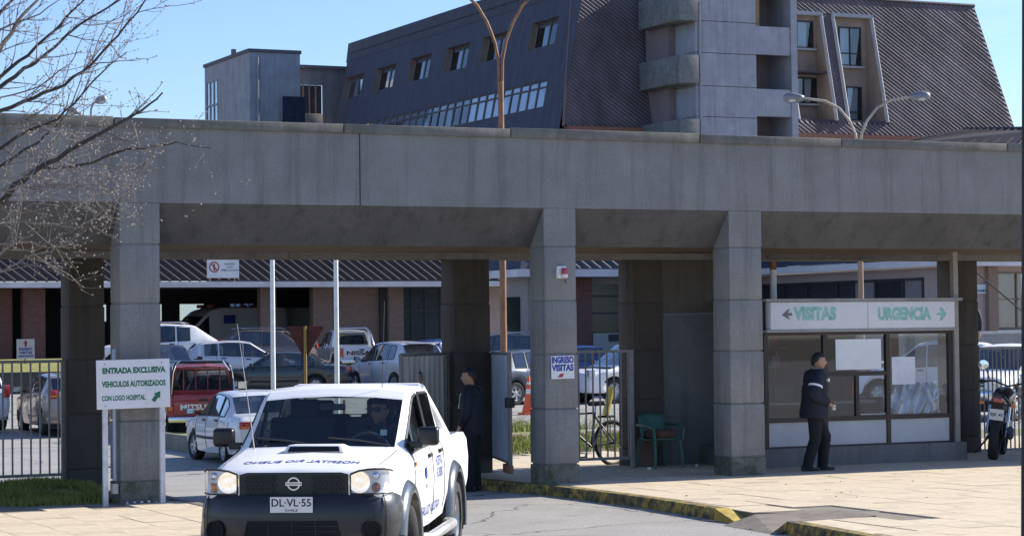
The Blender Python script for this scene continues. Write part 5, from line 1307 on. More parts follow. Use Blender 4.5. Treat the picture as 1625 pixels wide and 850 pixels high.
mk('roof', [(SX - .75, 31.4, 4.2), (36, 31.4, 4.2), (36, 32.2, 7), (SX + .1, 32.2, 7), (SX - .75, 43, 4.16), (SX + .1, 42, 7), (36, 42, 7)], [(0, 1, 2, 3), (0, 3, 5, 4), (3, 2, 6, 5)], mat('blue_slate_roof', (.045, .055, .085), .7), rw)
# scalloped lit gutter at the front edge
for k in range(9): MB().tube([(SX + 1.0 + k * .33, 31.35, 4.26), (SX + 1.26 + k * .33, 31.35, 4.26)], .05, 6).build('roof_tile_end', M_FASC(), rw)
# small brown roof beyond, right
sr = thing('brown_pavilion', (0, 0, 0), 0, 'small brown hipped pavilion roof showing above the portico at right', 'building')
c0 = at(1440, 228, 80); c1 = at(1530, 206, 80.9); c2 = at(1700, 235, 80)
mk('roof', [(c0.x - 1, c0.y, c0.z - .1), (c2.x, c2.y, c0.z - .1), (c2.x, c2.y + .7, c1.z), (c1.x, c1.y, c1.z)], [(0, 1, 2, 3)], M_TILE(), sr)
for k in range(14):
    a_ = k / 14; p0 = Vector((c0.x - 1, c0.y, c0.z - .1)).lerp(Vector((c2.x, c2.y, c0.z - .1)), a_); p1 = Vector(c1).lerp(Vector((c2.x, c2.y + .7, c1.z)), a_)
    tube('roof_rib', [p0 + Vector((0, -.02, .01)), p1 + Vector((0, -.02, .01))], .04, mat('wing_roof_rib', (.085, .065, .07), .7), sr, 4)
box('wall', c0.x, c2.x, c0.y + 1.5, c0.y + 4, -.1, c0.z - .1, M_DARKW(), sr)
tube('ridge_cap', [c1, (c2.x, c2.y + .7, c1.z)], .08, mat('dark_ridge', (.05, .05, .055), .7), sr, 5)
# grassed bank with retaining wall, left
bank = thing('retaining_wall', (0, 0, 0), 0, 'dark retaining wall with sunlit grass bank behind the left railing', 'wall')
a_, b_ = at(-60, 592, 73), at(172, 592, 76)
box('wall', a_.x, b_.x, a_.y - .15, a_.y + .15, -.4, .86, concrete('dark_damp_wall', (.07, .065, .055), .6), bank)
tag(mk('bank_lawn', [(a_.x, a_.y, .87), (b_.x, a_.y, .87), (b_.x, a_.y + 4, 1.25), (a_.x, a_.y + 4, 1.25)], [(0, 1, 2, 3)], grassmat('dry_lawn', (.2, .2, .05), (.3, .27, .09))), kind='structure')
# low ramp wall at right
rp = thing('ramp_wall', (0, 0, 0), 0, 'grey concrete ramp wall behind the right railing', 'wall')
box('wall', 23.5, 31, 26.8, 27.05, -.5, 1.78, concrete('ramp_concrete', (.3, .3, .3), .5), rp); box('coping', 23.45, 31, 26.75, 27.1, 1.78, 1.86, mat('pale_coping', (.5, .49, .47), .8), rp)
box('ramp_deck', 23.5, 31, 27.06, 31, -.5, .98, concrete('ramp_concrete', (.3, .3, .3), .5), rp)

# ------------------------------------------------------------------ railings and gate leaves
def railing(name, x0, x1, y, z0, z1, n, label, group):
    t = thing(name, (0, 0, 0), 0, label, 'railing', group)
    for z in (z0, z1): box('rail', x0, x1, y - .02, y + .02, z - .02, z + .02, M_GAL(), t)
    me = MB().tube([(0, 0, z0), (0, 0, z1)], .0135, 8).build('tmp', M_GAL(), smooth=50); md = me.data; bpy.data.objects.remove(me)
    for k in range(n):
        o = link('bar', md, t); o.location = (x0 + (x1 - x0) * (k + .5) / n, y, 0)
    for x in (x0, x1): box('post', x - .025, x + .025, y - .025, y + .025, -.1, z1 + .02, M_GAL(), t)
    return t
railing('railing', -9.3, -6.42, 2.95, .2, 1.73, 23, 'grey steel bar railing at the far left carrying a visitor sign', 'steel bar railings of the entrance')
railing('railing', .72, 2.02, 2.4, .16, 1.745, 11, 'grey steel bar railing with the bicycle behind it', 'steel bar railings of the entrance')
railing('railing', 8.7, 12, 2.9, .02, 1.69, 38, 'close barred steel railing behind the motorcycle', 'steel bar railings of the entrance')
def leaf(p0, p1, z0, z1, label, m):
    p0, p1 = Vector((*p0, 0)), Vector((*p1, 0)); L_ = (p1 - p0).length; d = (p1 - p0).normalized()
    t = thing('gate_leaf', p0, math.atan2(d.y, d.x), label, 'gate', 'corrugated gate leaves')
    v = []; f = []; n = int(L_ / .035)
    for k in range(n + 1):
        x = L_ * k / n; dy = (.018 if (k // 2) % 2 else -.018)
        v += [(x, dy, z0 + .04), (x, dy, z1 - .02)]
    for k in range(n): f.append((2 * k, 2 * k + 2, 2 * k + 3, 2 * k + 1))
    mk('corrugated_sheet', v, f, m, t)
    fr = MB()
    for x in (0, L_): tube('stile', [(x, 0, z0), (x, 0, z1)], .03, M_GAL(), t)
    for z in (z0 + .03, z1): tube('rail', [(0, 0, z), (L_, 0, z)], .025, M_GAL(), t)
    return t, L_
lf, L_ = leaf((-.74, 3.0), (-1.76, 2.25), .2, 1.745, 'cream corrugated gate leaf left of the middle rear column', mat('cream_sheet', (.56, .54, .48), .6, var=.15, scale=2, stretch=(3, 3, .5), dirt=.4, dirtcol=(.16, .07, .03)))
lf, L_ = leaf((-.04, 2.92), (-.57, 1.16), .2, 1.745, 'pale blue rusty gate leaf swung open right of the middle rear column', mat('blue_grey_sheet', (.42, .5, .6), .6, var=.2, scale=3, stretch=(3, 3, .5), dirt=.4, dirtcol=(.14, .07, .04)))
box('lock_box', L_ - .1, L_ + .06, -.06, .06, 1.0, 1.14, M_BLK(), lf, bevel=.01)
box('wheel_bracket', L_ - .5, L_ + .02, -.04, .04, .08, .2, M_RUST(), lf, bevel=.01)

# ------------------------------------------------------------------ kiosk
def kiosk():
    k = thing('kiosk', (0, 0, 0), 0, 'small glazed kiosk with white VISITAS and URGENCIA sign band', 'kiosk')
    X0, X1, Y0, Y1 = 3.72, 7.1, 1.4, 2.72
    AL = mat('kiosk_frame_brown', (.055, .045, .04), .45, metal=.4)
    box('plinth', 3.4, 7.28, Y0 - .12, Y1 + .1, -.1, .275, concrete('kiosk_plinth', (.21, .2, .19), .6), k, bevel=.015)
    PW = mat('kiosk_white_panel', (.58, .58, .57), .6, var=.08, scale=2, dirt=.2)
    for a, b in ((X0 + .02, 5.87), (5.94, X1 - .06)): box('panel', a, b, Y0, Y0 + .04, .30, .655, PW, k)
    for a, b, z0, z1, nm in ((X0, X1, .275, .30, 'bottom_rail'), (X0, X1, .655, .72, 'sill_rail'), (X0, X1, 1.95, 2.0, 'head_rail')): box(nm, a, b, Y0 - .025, Y0 + .05, z0, z1, AL, k)
    for x in (X0 + .02, 4.78, 5.91, X1 - .03): box('mullion', x - .035, x + .035, Y0 - .02, Y0 + .05, .30, 1.95, AL, k)
    box('transom', 4.82, 5.875, Y0 - .015, Y0 + .04, 1.325, 1.395, AL, k); box('mullion', 5.32, 5.38, Y0 - .015, Y0 + .04, .72, 1.325, AL, k)
    g = glassmat('kiosk_glass', (.68, .72, .74), 2.0)
    for a, b, z0, z1 in ((3.78, 4.745, .72, 1.95), (4.815, 5.875, 1.395, 1.95), (5.945, 7.035, .72, 1.95), (5.38, 5.875, .72, 1.325), (4.815, 5.32, .72, 1.325)):
        mk('pane', [(a, Y0 + .015, z0), (b, Y0 + .015, z0), (b, Y0 + .015, z1), (a, Y0 + .015, z1)], [(0, 1, 2, 3)], g, k)
    box('pane_rim', 5.40, 5.86, Y0 - .012, Y0 - .002, .735, .75, PW, k)
    # sign band
    sb = box('sign_band', X0 + .06, X1 - .0, Y0 - .10, Y0 + .05, 2.035, 2.445, mat('sign_white', (.78, .79, .82), .45, var=.04), k, bevel=.006)
    box('panel_joint', 5.495, 5.503, Y0 - .103, Y0 - .099, 2.04, 2.44, mat('joint_grey', (.25, .25, .26), .7), sb)
    Mb = lambda x, z: frame((x, Y0 - .101, z), (1, 0, 0), (0, 0, 1))
    GT = mat('faded_teal', (.31, .6, .53), .6, var=.15, scale=12)
    text('lettering', 'VISITAS', .25, GT, sb, Mb(4.56, 2.262), .002, .016, .76); text('lettering', 'URGENCIA', .25, GT, sb, Mb(6.16, 2.25), .002, .016, .98)
    arrow = [(-.09, -.02), (.0, -.02), (-.04, -.10), (.01, -.10), (.1, 0), (.01, .10), (-.04, .10), (.0, .02), (-.09, .02)]
    MB().prism(arrow, Mb(6.85, 2.25), .003).build('arrow', GT, sb)
    MB().prism([(.09, -.02), (.0, -.02), (.05, -.07), (.02, -.07), (-.1, -.01), (.0, .07), (.05, .08), (.0, .02), (.07, .03)], Mb(4.07, 2.262), .003).build('broken_arrow', mat('faded_grey', (.2, .19, .19), .7), sb)
    box('sign_drip', X0 - .02, X1 + .02, Y0 - .12, Y0 + .05, 1.995, 2.034, mat('grey_alu', (.32, .31, .3), .5, metal=.3), k)
    box('roof', X0 - .04, X1 + .12, Y0 - .14, Y1 + .1, 2.45, 2.495, mat('grey_alu_roof', (.3, .3, .3), .6, dirt=.5), k)
    box('post', 7.115, 7.2, Y0 - .06, Y0 + .03, .27, 3.21, mat('beige_post', (.36, .33, .29), .6, dirt=.3), k)
    box('back_wall', X0, 5.9, Y1 - .05, Y1, .28, 2.44, mat('kiosk_inside', (.035, .035, .038), .8), k)
    box('back_wall', 5.9, X1, Y1 - .05, Y1, .28, .95, mat('kiosk_inside', (.035, .035, .038), .8), k)
    box('back_mullion', 5.9, 6.18, Y1 - .06, Y1, .95, 2.44, mat('kiosk_inside', (.035, .035, .038), .8), k)
    box('back_mullion', 6.85, 7.0, Y1 - .06, Y1, .95, 2.44, mat('tan_inside', (.2, .15, .11), .8), k)
    box('side_wall', X0, X0 + .05, Y0 + .05, Y1 - .05, .28, 2.44, mat('kiosk_inside', (.035, .035, .038), .8), k)
    sw_ = box('side_sill', X1 - .05, X1, Y0 + .06, Y1 - .05, .28, .72, mat('kiosk_inside', (.035, .035, .038), .8), k)
    mk('pane', [(X1 - .02, Y0 + .06, .72), (X1 - .02, Y1 - .05, .72), (X1 - .02, Y1 - .05, 2.0), (X1 - .02, Y0 + .06, 2.0)], [(0, 1, 2, 3)], g, sw_)
    box('counter', X0 + .06, 5.9, Y0 + .3, Y0 + .75, .9, .94, mat('counter_grey', (.22, .2, .19), .6), k)
    box('floor', X0, X1, Y0, Y1, .276, .29, mat('kiosk_inside', (.035, .035, .038), .8), k)
    # things inside
    b = tag(box('notice_board', 4.98, 5.80, Y0 + .004, Y0 + .012, 1.42, 1.88, mat('glossy_white_board', (.86, .87, .88), .25, var=.03)), 'white notice board filling the upper middle kiosk window', 'board')
    b = tag(box('paper_sheet', 5.99, 6.42, Y0 + .004, Y0 + .009, 1.18, 1.6, mat('pale_paper', (.76, .77, .8), .6)), 'pale paper sheet taped to the right kiosk window', 'paper')
    b = tag(box('fire_notice', 6.1, 6.2, Y1 - .09, Y1 - .075, 1.55, 1.85, M_WHITE()), 'small red and white fire notice on the kiosk back wall', 'notice')
    box('red_panel', 6.115, 6.185, Y1 - .094, Y1 - .091, 1.68, 1.82, mat('sign_red', (.45, .03, .04), .6), b)
    # crumpled clear plastic bags
    n = 60; m_ = 30; rnd = random.Random(3)
    ph = [(rnd.uniform(8, 26), rnd.uniform(-12, 12), rnd.uniform(0, 6), rnd.uniform(.004, .016)) for _ in range(10)]
    for bi, (bx0, bx1, zh) in enumerate(((5.965, 6.5, .45), (6.45, 7.02, .47))):
        v = []; f = []
        for i in range(n + 1):
            for j in range(m_ + 1):
                u_ = i / n; q_ = j / m_; x = bx0 + (bx1 - bx0) * u_; z = .725 + zh * q_ * (1 - .12 * (2 * u_ - 1) ** 4)
                y = Y0 + .10 + .10 * q_ * q_ + .07 * (2 * u_ - 1) ** 2 + sum(a_ * abs(math.sin(k1 * x + k2 * z + p_)) for k1, k2, p_, a_ in ph) * .9 - .06
                v.append((x, y + .03 * bi, z))
        for i in range(n):
            for j in range(m_): a = i * (m_ + 1) + j; f.append((a, a + m_ + 1, a + m_ + 2, a + 1))
        o = mk('plastic_bag', v, f, mat('crinkled_plastic', (.6, .66, .74), .22, metal=.55, var=.15, scale=4), smooth=35); tag(o, ('upright' , 'slumped')[bi] + ' crinkled shiny plastic bag inside the right kiosk window, ' + ('left' , 'right')[bi] + ' one of two', 'bag', 'plastic bags in the kiosk')
    o = tag(box('wall_poster', 4.0, 4.3, Y1 - .07, Y1 - .06, 1.2, 1.42, mat('blue_grey_poster', (.3, .36, .45), .6)), 'small blue grey poster on the back wall behind the left kiosk window', 'poster')
    o = thing('filing_shelf', (0, 0, 0), 0, 'dim shelf of folders inside the left kiosk window', 'shelf')
    for z in (1.45, 1.75): box('shelf_board', X0 + .08, 4.75, Y1 - .3, Y1 - .06, z, z + .02, mat('shelf_wood', (.16, .11, .08), .7), o)
    rf_ = random.Random(4)
    for z in (1.47, 1.77):
        x = X0 + .1
        while x < 4.68:
            w_ = rf_.uniform(.025, .06); h_ = rf_.uniform(.14, .24); box('folder', x, x + w_ - .004, Y1 - .28, Y1 - .08, z, z + h_, mat('folder_%d' % rf_.randint(0, 4), (rf_.uniform(.05, .5), rf_.uniform(.05, .4), rf_.uniform(.05, .35)), .6), o); x += w_
            if rf_.random() < .15: x += .12
    tag(MB().box((4.35, Y0 + .5, 1.08), (.34, .05, .26)).build('monitor', M_BLK(), bevel=.01), 'dark computer monitor on the kiosk counter', 'monitor')
    tag(MB().box((5.62, Y0 + .55, 1.1), (.1, .16, .28)).build('red_bottle_crate', mat('red_plastic', (.5, .04, .05), .4), bevel=.02, smooth=40), 'small red container on the kiosk counter behind the hatch', 'container')
kiosk()
vp = thing('vent_pipe', (4.36, 2.15, 2.49), 0, 'short white vent pipe with rusty top on the kiosk roof', 'pipe')
tube('pipe', [(0, 0, 0), (0, 0, .46)], .05, M_WHITE(), vp, 12); tube('rusty_cap', [(0, 0, .46), (0, 0, .58)], .052, M_RUST(), vp, 12)

# ------------------------------------------------------------------ parked vehicles
def heading(rx, fz):
    """yaw of a car whose nose points rx to the camera's right and fz away from it"""
    v = R0 * rx + F0 * fz; return math.atan2(v.y, v.x)
def park(name, spec, x, D, rx, fz, label, cat, zs=None, dz=0):
    p = floor_at(x, D); p.z += dz
    t = thing(name, p, heading(rx, fz), label, cat, 'vehicles parked behind the entrance')
    carbody(spec, t)
    return t
P_WH = paint('white_car_paint', (.80, .80, .79)); P_SI = paint('silver_car_paint', (.60, .61, .64), .35, .25); P_GR = paint('dark_green_paint', (.025, .035, .035), .25)
P_RED = paint('dull_red_paint', (.30, .02, .025), .4); P_BEI = paint('beige_metallic', (.36, .28, .22), .32, .45); P_TAU = paint('taupe_paint', (.16, .125, .11), .35, .3)
P_BLU = paint('blue_car_paint', (.02, .06, .25), .3); P_STEELB = paint('steel_blue_paint', (.075, .095, .12), .3, .35); P_DK = paint('graphite_paint', (.06, .065, .075), .3, .3); P_LW = paint('old_white_paint', (.66, .66, .66), .4)
# white sedan behind the pickup
s = spec_sedan(P_LW, L=4.3, W=1.66, H=1.38, wb=2.43, r=.285, strip=2.4, steer=.12)
t = park('sedan', s, 392, 43.8, -.36, .933, 'old white sedan with dark side strip seen behind the white pickup', 'car')
lamps(t, s, .68, .78, ts=(.06, .3, .13)); bumpers(t, s, mat('grey_bumper', (.4, .4, .41), .5), .32, .56, .04)
# red pickup
s = spec_pickup(P_RED, L=4.9, W=1.66, H=1.70, cab2=True)
t = park('pickup_truck', s, 318, 54.0, -.16, .987, 'red pickup with black roll bar and white tailgate lettering behind the left column', 'pickup truck')
tg = pickup_back(t, s, P_RED)
text('tailgate_lettering', 'MITSUBISHI', .17, M_WHITE(), tg, frame((s['x1'] - .021, 0, .76), (0, -1, 0), (0, 0, 1)), .002, .006, 1.05)
rollbar(t, s, mat('black_bar', (.02, .02, .022), .35), z=1.02, top=1.76); MB().tube([(s['bedz'][0] - .28, .72, 1.02), (s['bedz'][0] - .29, .66, 1.66), (s['bedz'][0] - .29, .5, 1.79)], .018, 6).build('chrome_tube', M_CHR(), t); MB().tube([(s['bedz'][0] - .8, -.75, 1.02), (s['bedz'][0] - .5, -.69, 1.5), (s['bedz'][0] - .29, -.5, 1.79)], .018, 6).build('chrome_tube', M_CHR(), t)
for y in (-.42, -.14, .14, .42): tube('guard_bar', [(s['bedz'][0] - .14, y, 1.02), (s['bedz'][0] - .14, y, 1.66)], .012, P_RED, t, 5)
MB().bx(s['x1'] - .16, s['x1'] - .02, -.8, .8, .42, .56).build('step_bumper', M_CHR(), t, bevel=.03, smooth=40)
lamps(t, s, .8, .3, ts=(.001, .001, .001)) if False else None
# dark green sedan
s = spec_sedan(P_GR, L=4.5, W=1.7, H=1.39, wb=2.58, r=.295, strip=2.2, spokes=7)
t = park('sedan', s, 441, 73.5, -1, .02, 'dark green sedan parked side on behind the rusty yield sign', 'car')
lamps(t, s, .68, .80, ts=(.1, .3, .17)); bumpers(t, s, P_GR, .30, .55, .05)
# silver suv
s = spec_hatch(P_SI, L=4.1, W=1.76, H=1.68, wb=2.52, r=.33, suv=1, spokes=5)
t = park('suv', s, 628, 74.2, -.55, .835, 'silver compact SUV parked left of the cream gate leaf', 'car')
lamps(t, s, .82, .98, ts=(.1, .2, .22)); bumpers(t, s, M_BLK(), .3, .5, .02); box('roof_spoiler', s['x1'] + .28, s['x1'] + .62, -.55, .55, 1.60, 1.64, P_SI, t, bevel=.012)
# silver pickup facing away
s = spec_pickup(P_SI, L=4.9, W=1.68, H=1.66, cab2=True)
t = park('pickup_truck', s, 548, 86.5, -.30, .954, 'silver pickup with roll bar and black tailgate lettering behind the silver SUV', 'pickup truck')
tg = pickup_back(t, s, P_SI); text('tailgate_lettering', 'NISSAN', .2, M_BLK(), tg, frame((s['x1'] - .021, 0, .8), (0, -1, 0), (0, 0, 1)), .002, .008, 1.15)
rollbar(t, s, M_CHR(), z=1.02, top=1.72); MB().bx(s['x1'] - .16, s['x1'] - .02, -.8, .8, .44, .58).build('step_bumper', M_CHR(), t, bevel=.03, smooth=40); MB().box((s['x1'] - .17, -.1, .52), (.02, .36, .13)).build('number_plate', M_WHITE(), t)
# silver hatch, nose right
s = spec_hatch(P_SI, L=4.25, W=1.74, H=1.53, wb=2.6, r=.31)
t = park('hatchback', s, 380, 79.5, .97, .24, 'silver hatchback with red tail lamp behind the red pickup', 'car'); lamps(t, s, .75, 1.05, ts=(.14, .16, .34)); bumpers(t, s, P_SI, .3, .55, .03)
# taupe wagon
s = spec_hatch(P_TAU, L=4.6, W=1.78, H=1.68, wb=2.65, r=.34, suv=1)
t = park('suv', s, 392, 84.5, -.98, .2, 'taupe station wagon with roof rails in front of the ambulance bay', 'car', dz=.04); lamps(t, s, .82, 1.05); bumpers(t, s, M_BLK(), .34, .56, .03)
for sg in (1, -1): tube('roof_rail', [(.4, sg * .58, 1.70), (.2, sg * .6, 1.74), (-1.1, sg * .6, 1.74), (-1.3, sg * .58, 1.68)], .018, M_CHR(), t, 6)
# white suv
s = spec_hatch(P_WH, L=4.6, W=1.82, H=1.72, wb=2.65, r=.34, suv=1)
t = park('suv', s, 240, 82.5, -.97, -.24, 'white SUV with roof rails partly behind the left column', 'car', dz=.25); lamps(t, s, .82, 1.05); bumpers(t, s, M_BLK(), .34, .56, .03)
for sg in (1, -1): tube('roof_rail', [(.4, sg * .6, 1.74), (.2, sg * .62, 1.79), (-1.1, sg * .62, 1.79), (-1.3, sg * .6, 1.73)], .02, M_CHR(), t, 6)
# graphite sedan
s = spec_sedan(P_DK, L=4.4, W=1.72, H=1.42, wb=2.6)
t = park('sedan', s, 262, 76, .35, -.94, 'graphite sedan with broad windscreen behind the red pickup', 'car', dz=.1); lamps(t, s, .68, .80); bumpers(t, s, P_DK, .3, .55, .05)
# beige hatch and silver car beyond the left railing
s = spec_hatch(P_BEI, L=3.9, W=1.66, H=1.46, wb=2.42, r=.29, spokes=7)
t = park('hatchback', s, 99, 55.5, -.40, .917, 'beige hatchback seen through the left railing', 'car'); lamps(t, s, .75, .98); bumpers(t, s, P_BEI, .28, .52, .03)
s = spec_hatch(P_SI, L=4.0, W=1.7, H=1.46, wb=2.45, r=.3)
t = park('hatchback', s, -66, 56.5, -.45, .893, 'silver hatchback cut by the left edge of the picture', 'car'); lamps(t, s, .75, .98, ts=(.12, .18, .3)); bumpers(t, s, P_SI, .28, .52, .03)
# blue, teal and steel cars near the middle rear column
s = spec_hatch(P_BLU, L=3.8, W=1.66, H=1.46, wb=2.4, r=.29)
t = park('hatchback', s, 715, 84, .6, .8, 'bright blue hatchback half hidden by the middle rear column', 'car'); lamps(t, s, .75, .98); bumpers(t, s, P_BLU, .28, .5, .03)
s = spec_hatch(P_STEELB, L=4.2, W=1.76, H=1.56, wb=2.6, r=.32)
t = park('hatchback', s, 838, 66, .72, .69, 'steel blue hatchback with red tail lamp behind the rusty lamp post', 'car'); lamps(t, s, .78, 1.02, ts=(.16, .28, .16)); bumpers(t, s, P_STEELB, .28, .52, .03)
s = spec_hatch(P_STEELB, L=4.4, W=1.78, H=1.70, wb=2.6, r=.33, suv=1)
t = park('suv', s, 800, 76.5, -.9, .43, 'dark SUV with roof rails beyond the steel blue hatchback', 'car', dz=.18); lamps(t, s, .82, 1.05)
for sg in (1, -1): tube('roof_rail', [(.4, sg * .6, 1.72), (-1.2, sg * .6, 1.75)], .02, M_CHR(), t, 6)
# cars beyond the middle railing
s = spec_sedan(P_BLU, L=4.4, W=1.7, H=1.42, wb=2.6)
t = park('sedan', s, 930, 75, .9, .43, 'blue sedan behind the white SUV at the middle railing', 'car', dz=.08); lamps(t, s, .68, .8)
s = spec_hatch(P_WH, L=4.5, W=1.8, H=1.72, wb=2.6, r=.36, suv=1, spokes=5)
t = park('suv', s, 1008, 66.5, -.86, -.51, 'white SUV with large dark wheel beyond the middle railing', 'car'); lamps(t, s, .86, 1.05, hs=(.2, .34, .2)); bumpers(t, s, P_WH, .3, .6, .05)
# beyond kiosk and right railing
s = spec_hatch(P_WH, L=4.5, W=1.8, H=1.72, wb=2.6, r=.35, suv=1)
t = park('suv', s, 1478, 61, -.95, .31, 'white SUV seen through the right kiosk window', 'car'); lamps(t, s, .86, 1.05); bumpers(t, s, M_BLK(), .32, .58, .03)
s = spec_pickup(P_WH, L=4.9, W=1.75, H=1.70, cab2=True)
t = park('pickup_truck', s, 1605, 52.5, -.62, -.785, 'white pickup with dark grille behind the right railing', 'pickup truck'); pickup_back(t, s, P_WH); lamps(t, s, .86, .3, hs=(.14, .32, .2), ts=(.002, .002, .002))
bumpers(t, s, M_CHR(), .46, .72, .06)
for z in (.8, .87, .94): box('grille_bar', s['x0'] + .0, s['x0'] + .025, -.42, .42, z - .02, z + .02, M_BLK(), t)
# ambulances in the bay
P_AMB = paint('ambulance_white', (.5, .5, .5))
for i, (x, D, lab) in enumerate(((345, 95.5, 'white ambulance van parked leftmost in the covered bay'), (412, 97.5, 'white ambulance van parked behind the brick pillar in the covered bay'))):
    s = spec_van(P_AMB, H=2.55)
    t = park('ambulance', s, x, D, -.80, -.60, lab, 'van'); lamps(t, s, .95, 1.2, hs=(.3, .28, .3))
    for sg in (1, -1): MB().box((.55, sg * .45, 2.58), (.2, .36, .14)).build('beacon', mat('dull_red_beacon', (.25, .02, .02), .3), t, bevel=.03)
    box('cross_panel', -.3, .25, -1.0, -.985, 1.85, 2.2, mat('blue_panel', (.02, .04, .2), .5), t); box('cross_panel', -.3, .25, .985, 1.0, 1.85, 2.2, mat('blue_panel', (.02, .04, .2), .5), t)

# ------------------------------------------------------------------ people
pose = dict(STAND); pose.update(chest=(.03, 0, 1.27), neck=(.06, 0, 1.455), lsh=(.02, .19, 1.385), rsh=(.02, -.19, 1.385), lel=(-.02, .27, 1.12), rel=(-.06, -.27, 1.10), lwr=(.23, .17, 1.03), rwr=(.20, -.15, .98), lkn=(.19, .09, .5), lan=(.14, .09, .085), rkn=(.0, -.09, .47), ran=(-.13, -.09, .09), hem=-.15, bulk=1.3)
g1, P = person((3.86, .30, 0), math.atan2(R0.y, R0.x) + .1, 'guard in navy jacket with white arm band walking past the kiosk', pose, M_NAVY(), M_NAVYT(), yaw=-.1, sc=.985)
WB = mat('reflective_white', (.75, .76, .78), .5)
def band(p, q, f, r, parent):
    p, q = Vector(p), Vector(q); c = p.lerp(q, f); d = (q - p).normalized() * .016
    return MB().tube([c - d, c + d], r, 14, cap=False).build('reflective_band', WB, parent, smooth=60)
band(P['rsh'], P['rel'], .5, .107, g1); band(P['lsh'], P['lel'], .5, .107, g1)
MB().box((.15, -.15, 1.33), (.03, .14, .045), Matrix.Rotation(.6, 3, 'Z')).build('chest_stripe', WB, g1)
c = tag(MB().box((0, 0, 0), (.05, .05, .08)).build('paper_cup', mat('pale_green_cup', (.5, .6, .58), .5), bevel=.01), 'small pale cup held by the guard at the kiosk', 'cup'); c.location = g1.matrix_basis @ Vector((.27, -.12, .93))
pose = dict(STAND); pose.update(rel=(.0, -.25, 1.12), rwr=(.08, -.22, .86), lel=(-.03, .26, 1.12), lwr=(.1, .2, .92), hem=-.14)
g2, P = person((-1.2, 1.05, -.13), heading(-.88, .35), 'guard in dark uniform standing between the white pickup and gate leaf', pose, M_NAVY(), M_NAVYT(), yaw=.2, sc=.975)
MB().box((.165, .06, 1.2), (.012, .05, .07)).build('badge_card', M_WHITE(), g2); tube('lanyard', [(.05, .08, 1.46), (.15, .07, 1.36), (.165, .06, 1.24)], .006, WB, g2, 5)
MB().box((.06, -.155, 1.415), (.05, .03, .05)).build('shoulder_flash', WB, g2)
pose = dict(STAND)
p = floor_at(655, 32.6)
g3, P = person((p.x, p.y, -.13), heading(.85, -.3), 'dark haired person behind the pickup roof in front of the cream gate leaf', pose, M_NAVY(), M_NAVYT(), yaw=.1, sc=.955)
p = at(1541, 560, 61)
g4, P = person((p.x, p.y, .98), heading(-.3, -.9), 'dark clothed person half hidden by the column on the ramp at right', dict(STAND), M_NAVY(), M_NAVYT(), sc=1.0)

# ------------------------------------------------------------------ signs on the street side
es = thing('entrance_sign', (0, 0, 0), 0, 'white board on two posts reading ENTRADA EXCLUSIVA VEHICULOS AUTORIZADOS', 'sign')
Ms = frame((-6.335, -.235, 1.475), (1, .02, .012), (0, 0, 1))
b = MB().box((0, 0, 0), (.93, .60, .018)).build('board', mat('sign_board_white', (.72, .74, .77), .4, var=.03), es, bevel=.004); b.data.transform(Ms)
GS = mat('sign_green', (.01, .14, .075), .5)
text('lettering', 'ENTRADA EXCLUSIVA', .095, GS, es, Ms @ Matrix.Translation((.005, .165, .010)), .001, .005, .80)
text('lettering', 'VEHICULOS AUTORIZADOS', .095, GS, es, Ms @ Matrix.Translation((.005, .0, .010)), .001, .004, .81)
text('lettering', 'CON LOGO HOSPITAL', .085, GS, es, Ms @ Matrix.Translation((-.13, -.17, .010)), .001, .003, .55)
st = MB().box((0, 0, 0), (.27, .215, .004)).build('arrow_sticker', mat('sticker_white', (.7, .73, .76), .4), es); st.data.transform(Ms @ Matrix.Translation((.29, -.165, .012)))
Ma = Ms @ Matrix.Translation((.285, -.165, .015)) @ Matrix.Rotation(rad(52), 4, 'Z')
MB().prism([(-.07, -.025), (.01, -.025), (.01, -.05), (.085, 0), (.01, .05), (.01, .025), (-.07, .025)], Ma, .002).build('arrow', GS, es)
for x, y in ((-.36, .25), (.36, .25), (-.36, -.26), (.36, -.26)): MB().lathe([(.001, .004), (.008, .003), (.009, 0)], 8, Ms @ Matrix.Translation((x, y, .009))).build('bolt', M_GAL(), es)
WP = mat('chipped_white_post', (.62, .64, .68), .55, var=.15, scale=9, dirt=.5, dirtcol=(.08, .06, .05))
for x in (-6.685, -5.965): box('post', x - .03, x + .03, -.225, -.175, -.05, 1.76, WP, es)
vs = thing('visitor_sign', (0, 0, 0), 0, 'small white INGRESO VISITAS sign with red arrow on the middle column', 'sign')
Mv = frame((-.335, -.03, 1.57), (1, 0, .01), (0, 0, 1))
b = MB().box((0, 0, 0), (.345, .31, .012)).build('board', mat('sign_board_white', (.72, .74, .77), .4), vs); b.data.transform(Mv)
BS = mat('sign_blue', (.02, .05, .32), .5, var=.3, scale=20)
text('lettering', 'INGRESO', .115, BS, vs, Mv @ Matrix.Translation((0, .095, .007)), .001, .006, .33); text('lettering', 'VISITAS', .115, BS, vs, Mv @ Matrix.Translation((0, -.01, .007)), .001, .006, .33)
MB().prism([(-.075, -.135), (-.03, -.085), (.03, -.085), (.0, -.135)], Mv @ Matrix.Translation((-.01, 0, .0065)), .001).build('arrow', mat('sign_red', (.45, .03, .04), .6), vs)
vs = thing('visitor_sign', (0, 0, 0), 0, 'small white visitor sign with red up arrow on top of the left railing', 'sign')
Mv = frame((-6.935, 2.9, 1.90), (1, 0, .01), (0, 0, 1))
b = MB().box((0, 0, 0), (.24, .27, .012)).build('board', mat('sign_board_white', (.72, .74, .77), .4), vs); b.data.transform(Mv)
for k, (t_, z_) in enumerate((('INGRESO', .0), ('VISITAS', -.05), ('HOSPITALIZADOS', -.095))): text('lettering', t_, .05 if k < 2 else .025, BS, vs, Mv @ Matrix.Translation((0, z_, .007)), .001, .002, .18 if k < 2 else .21)
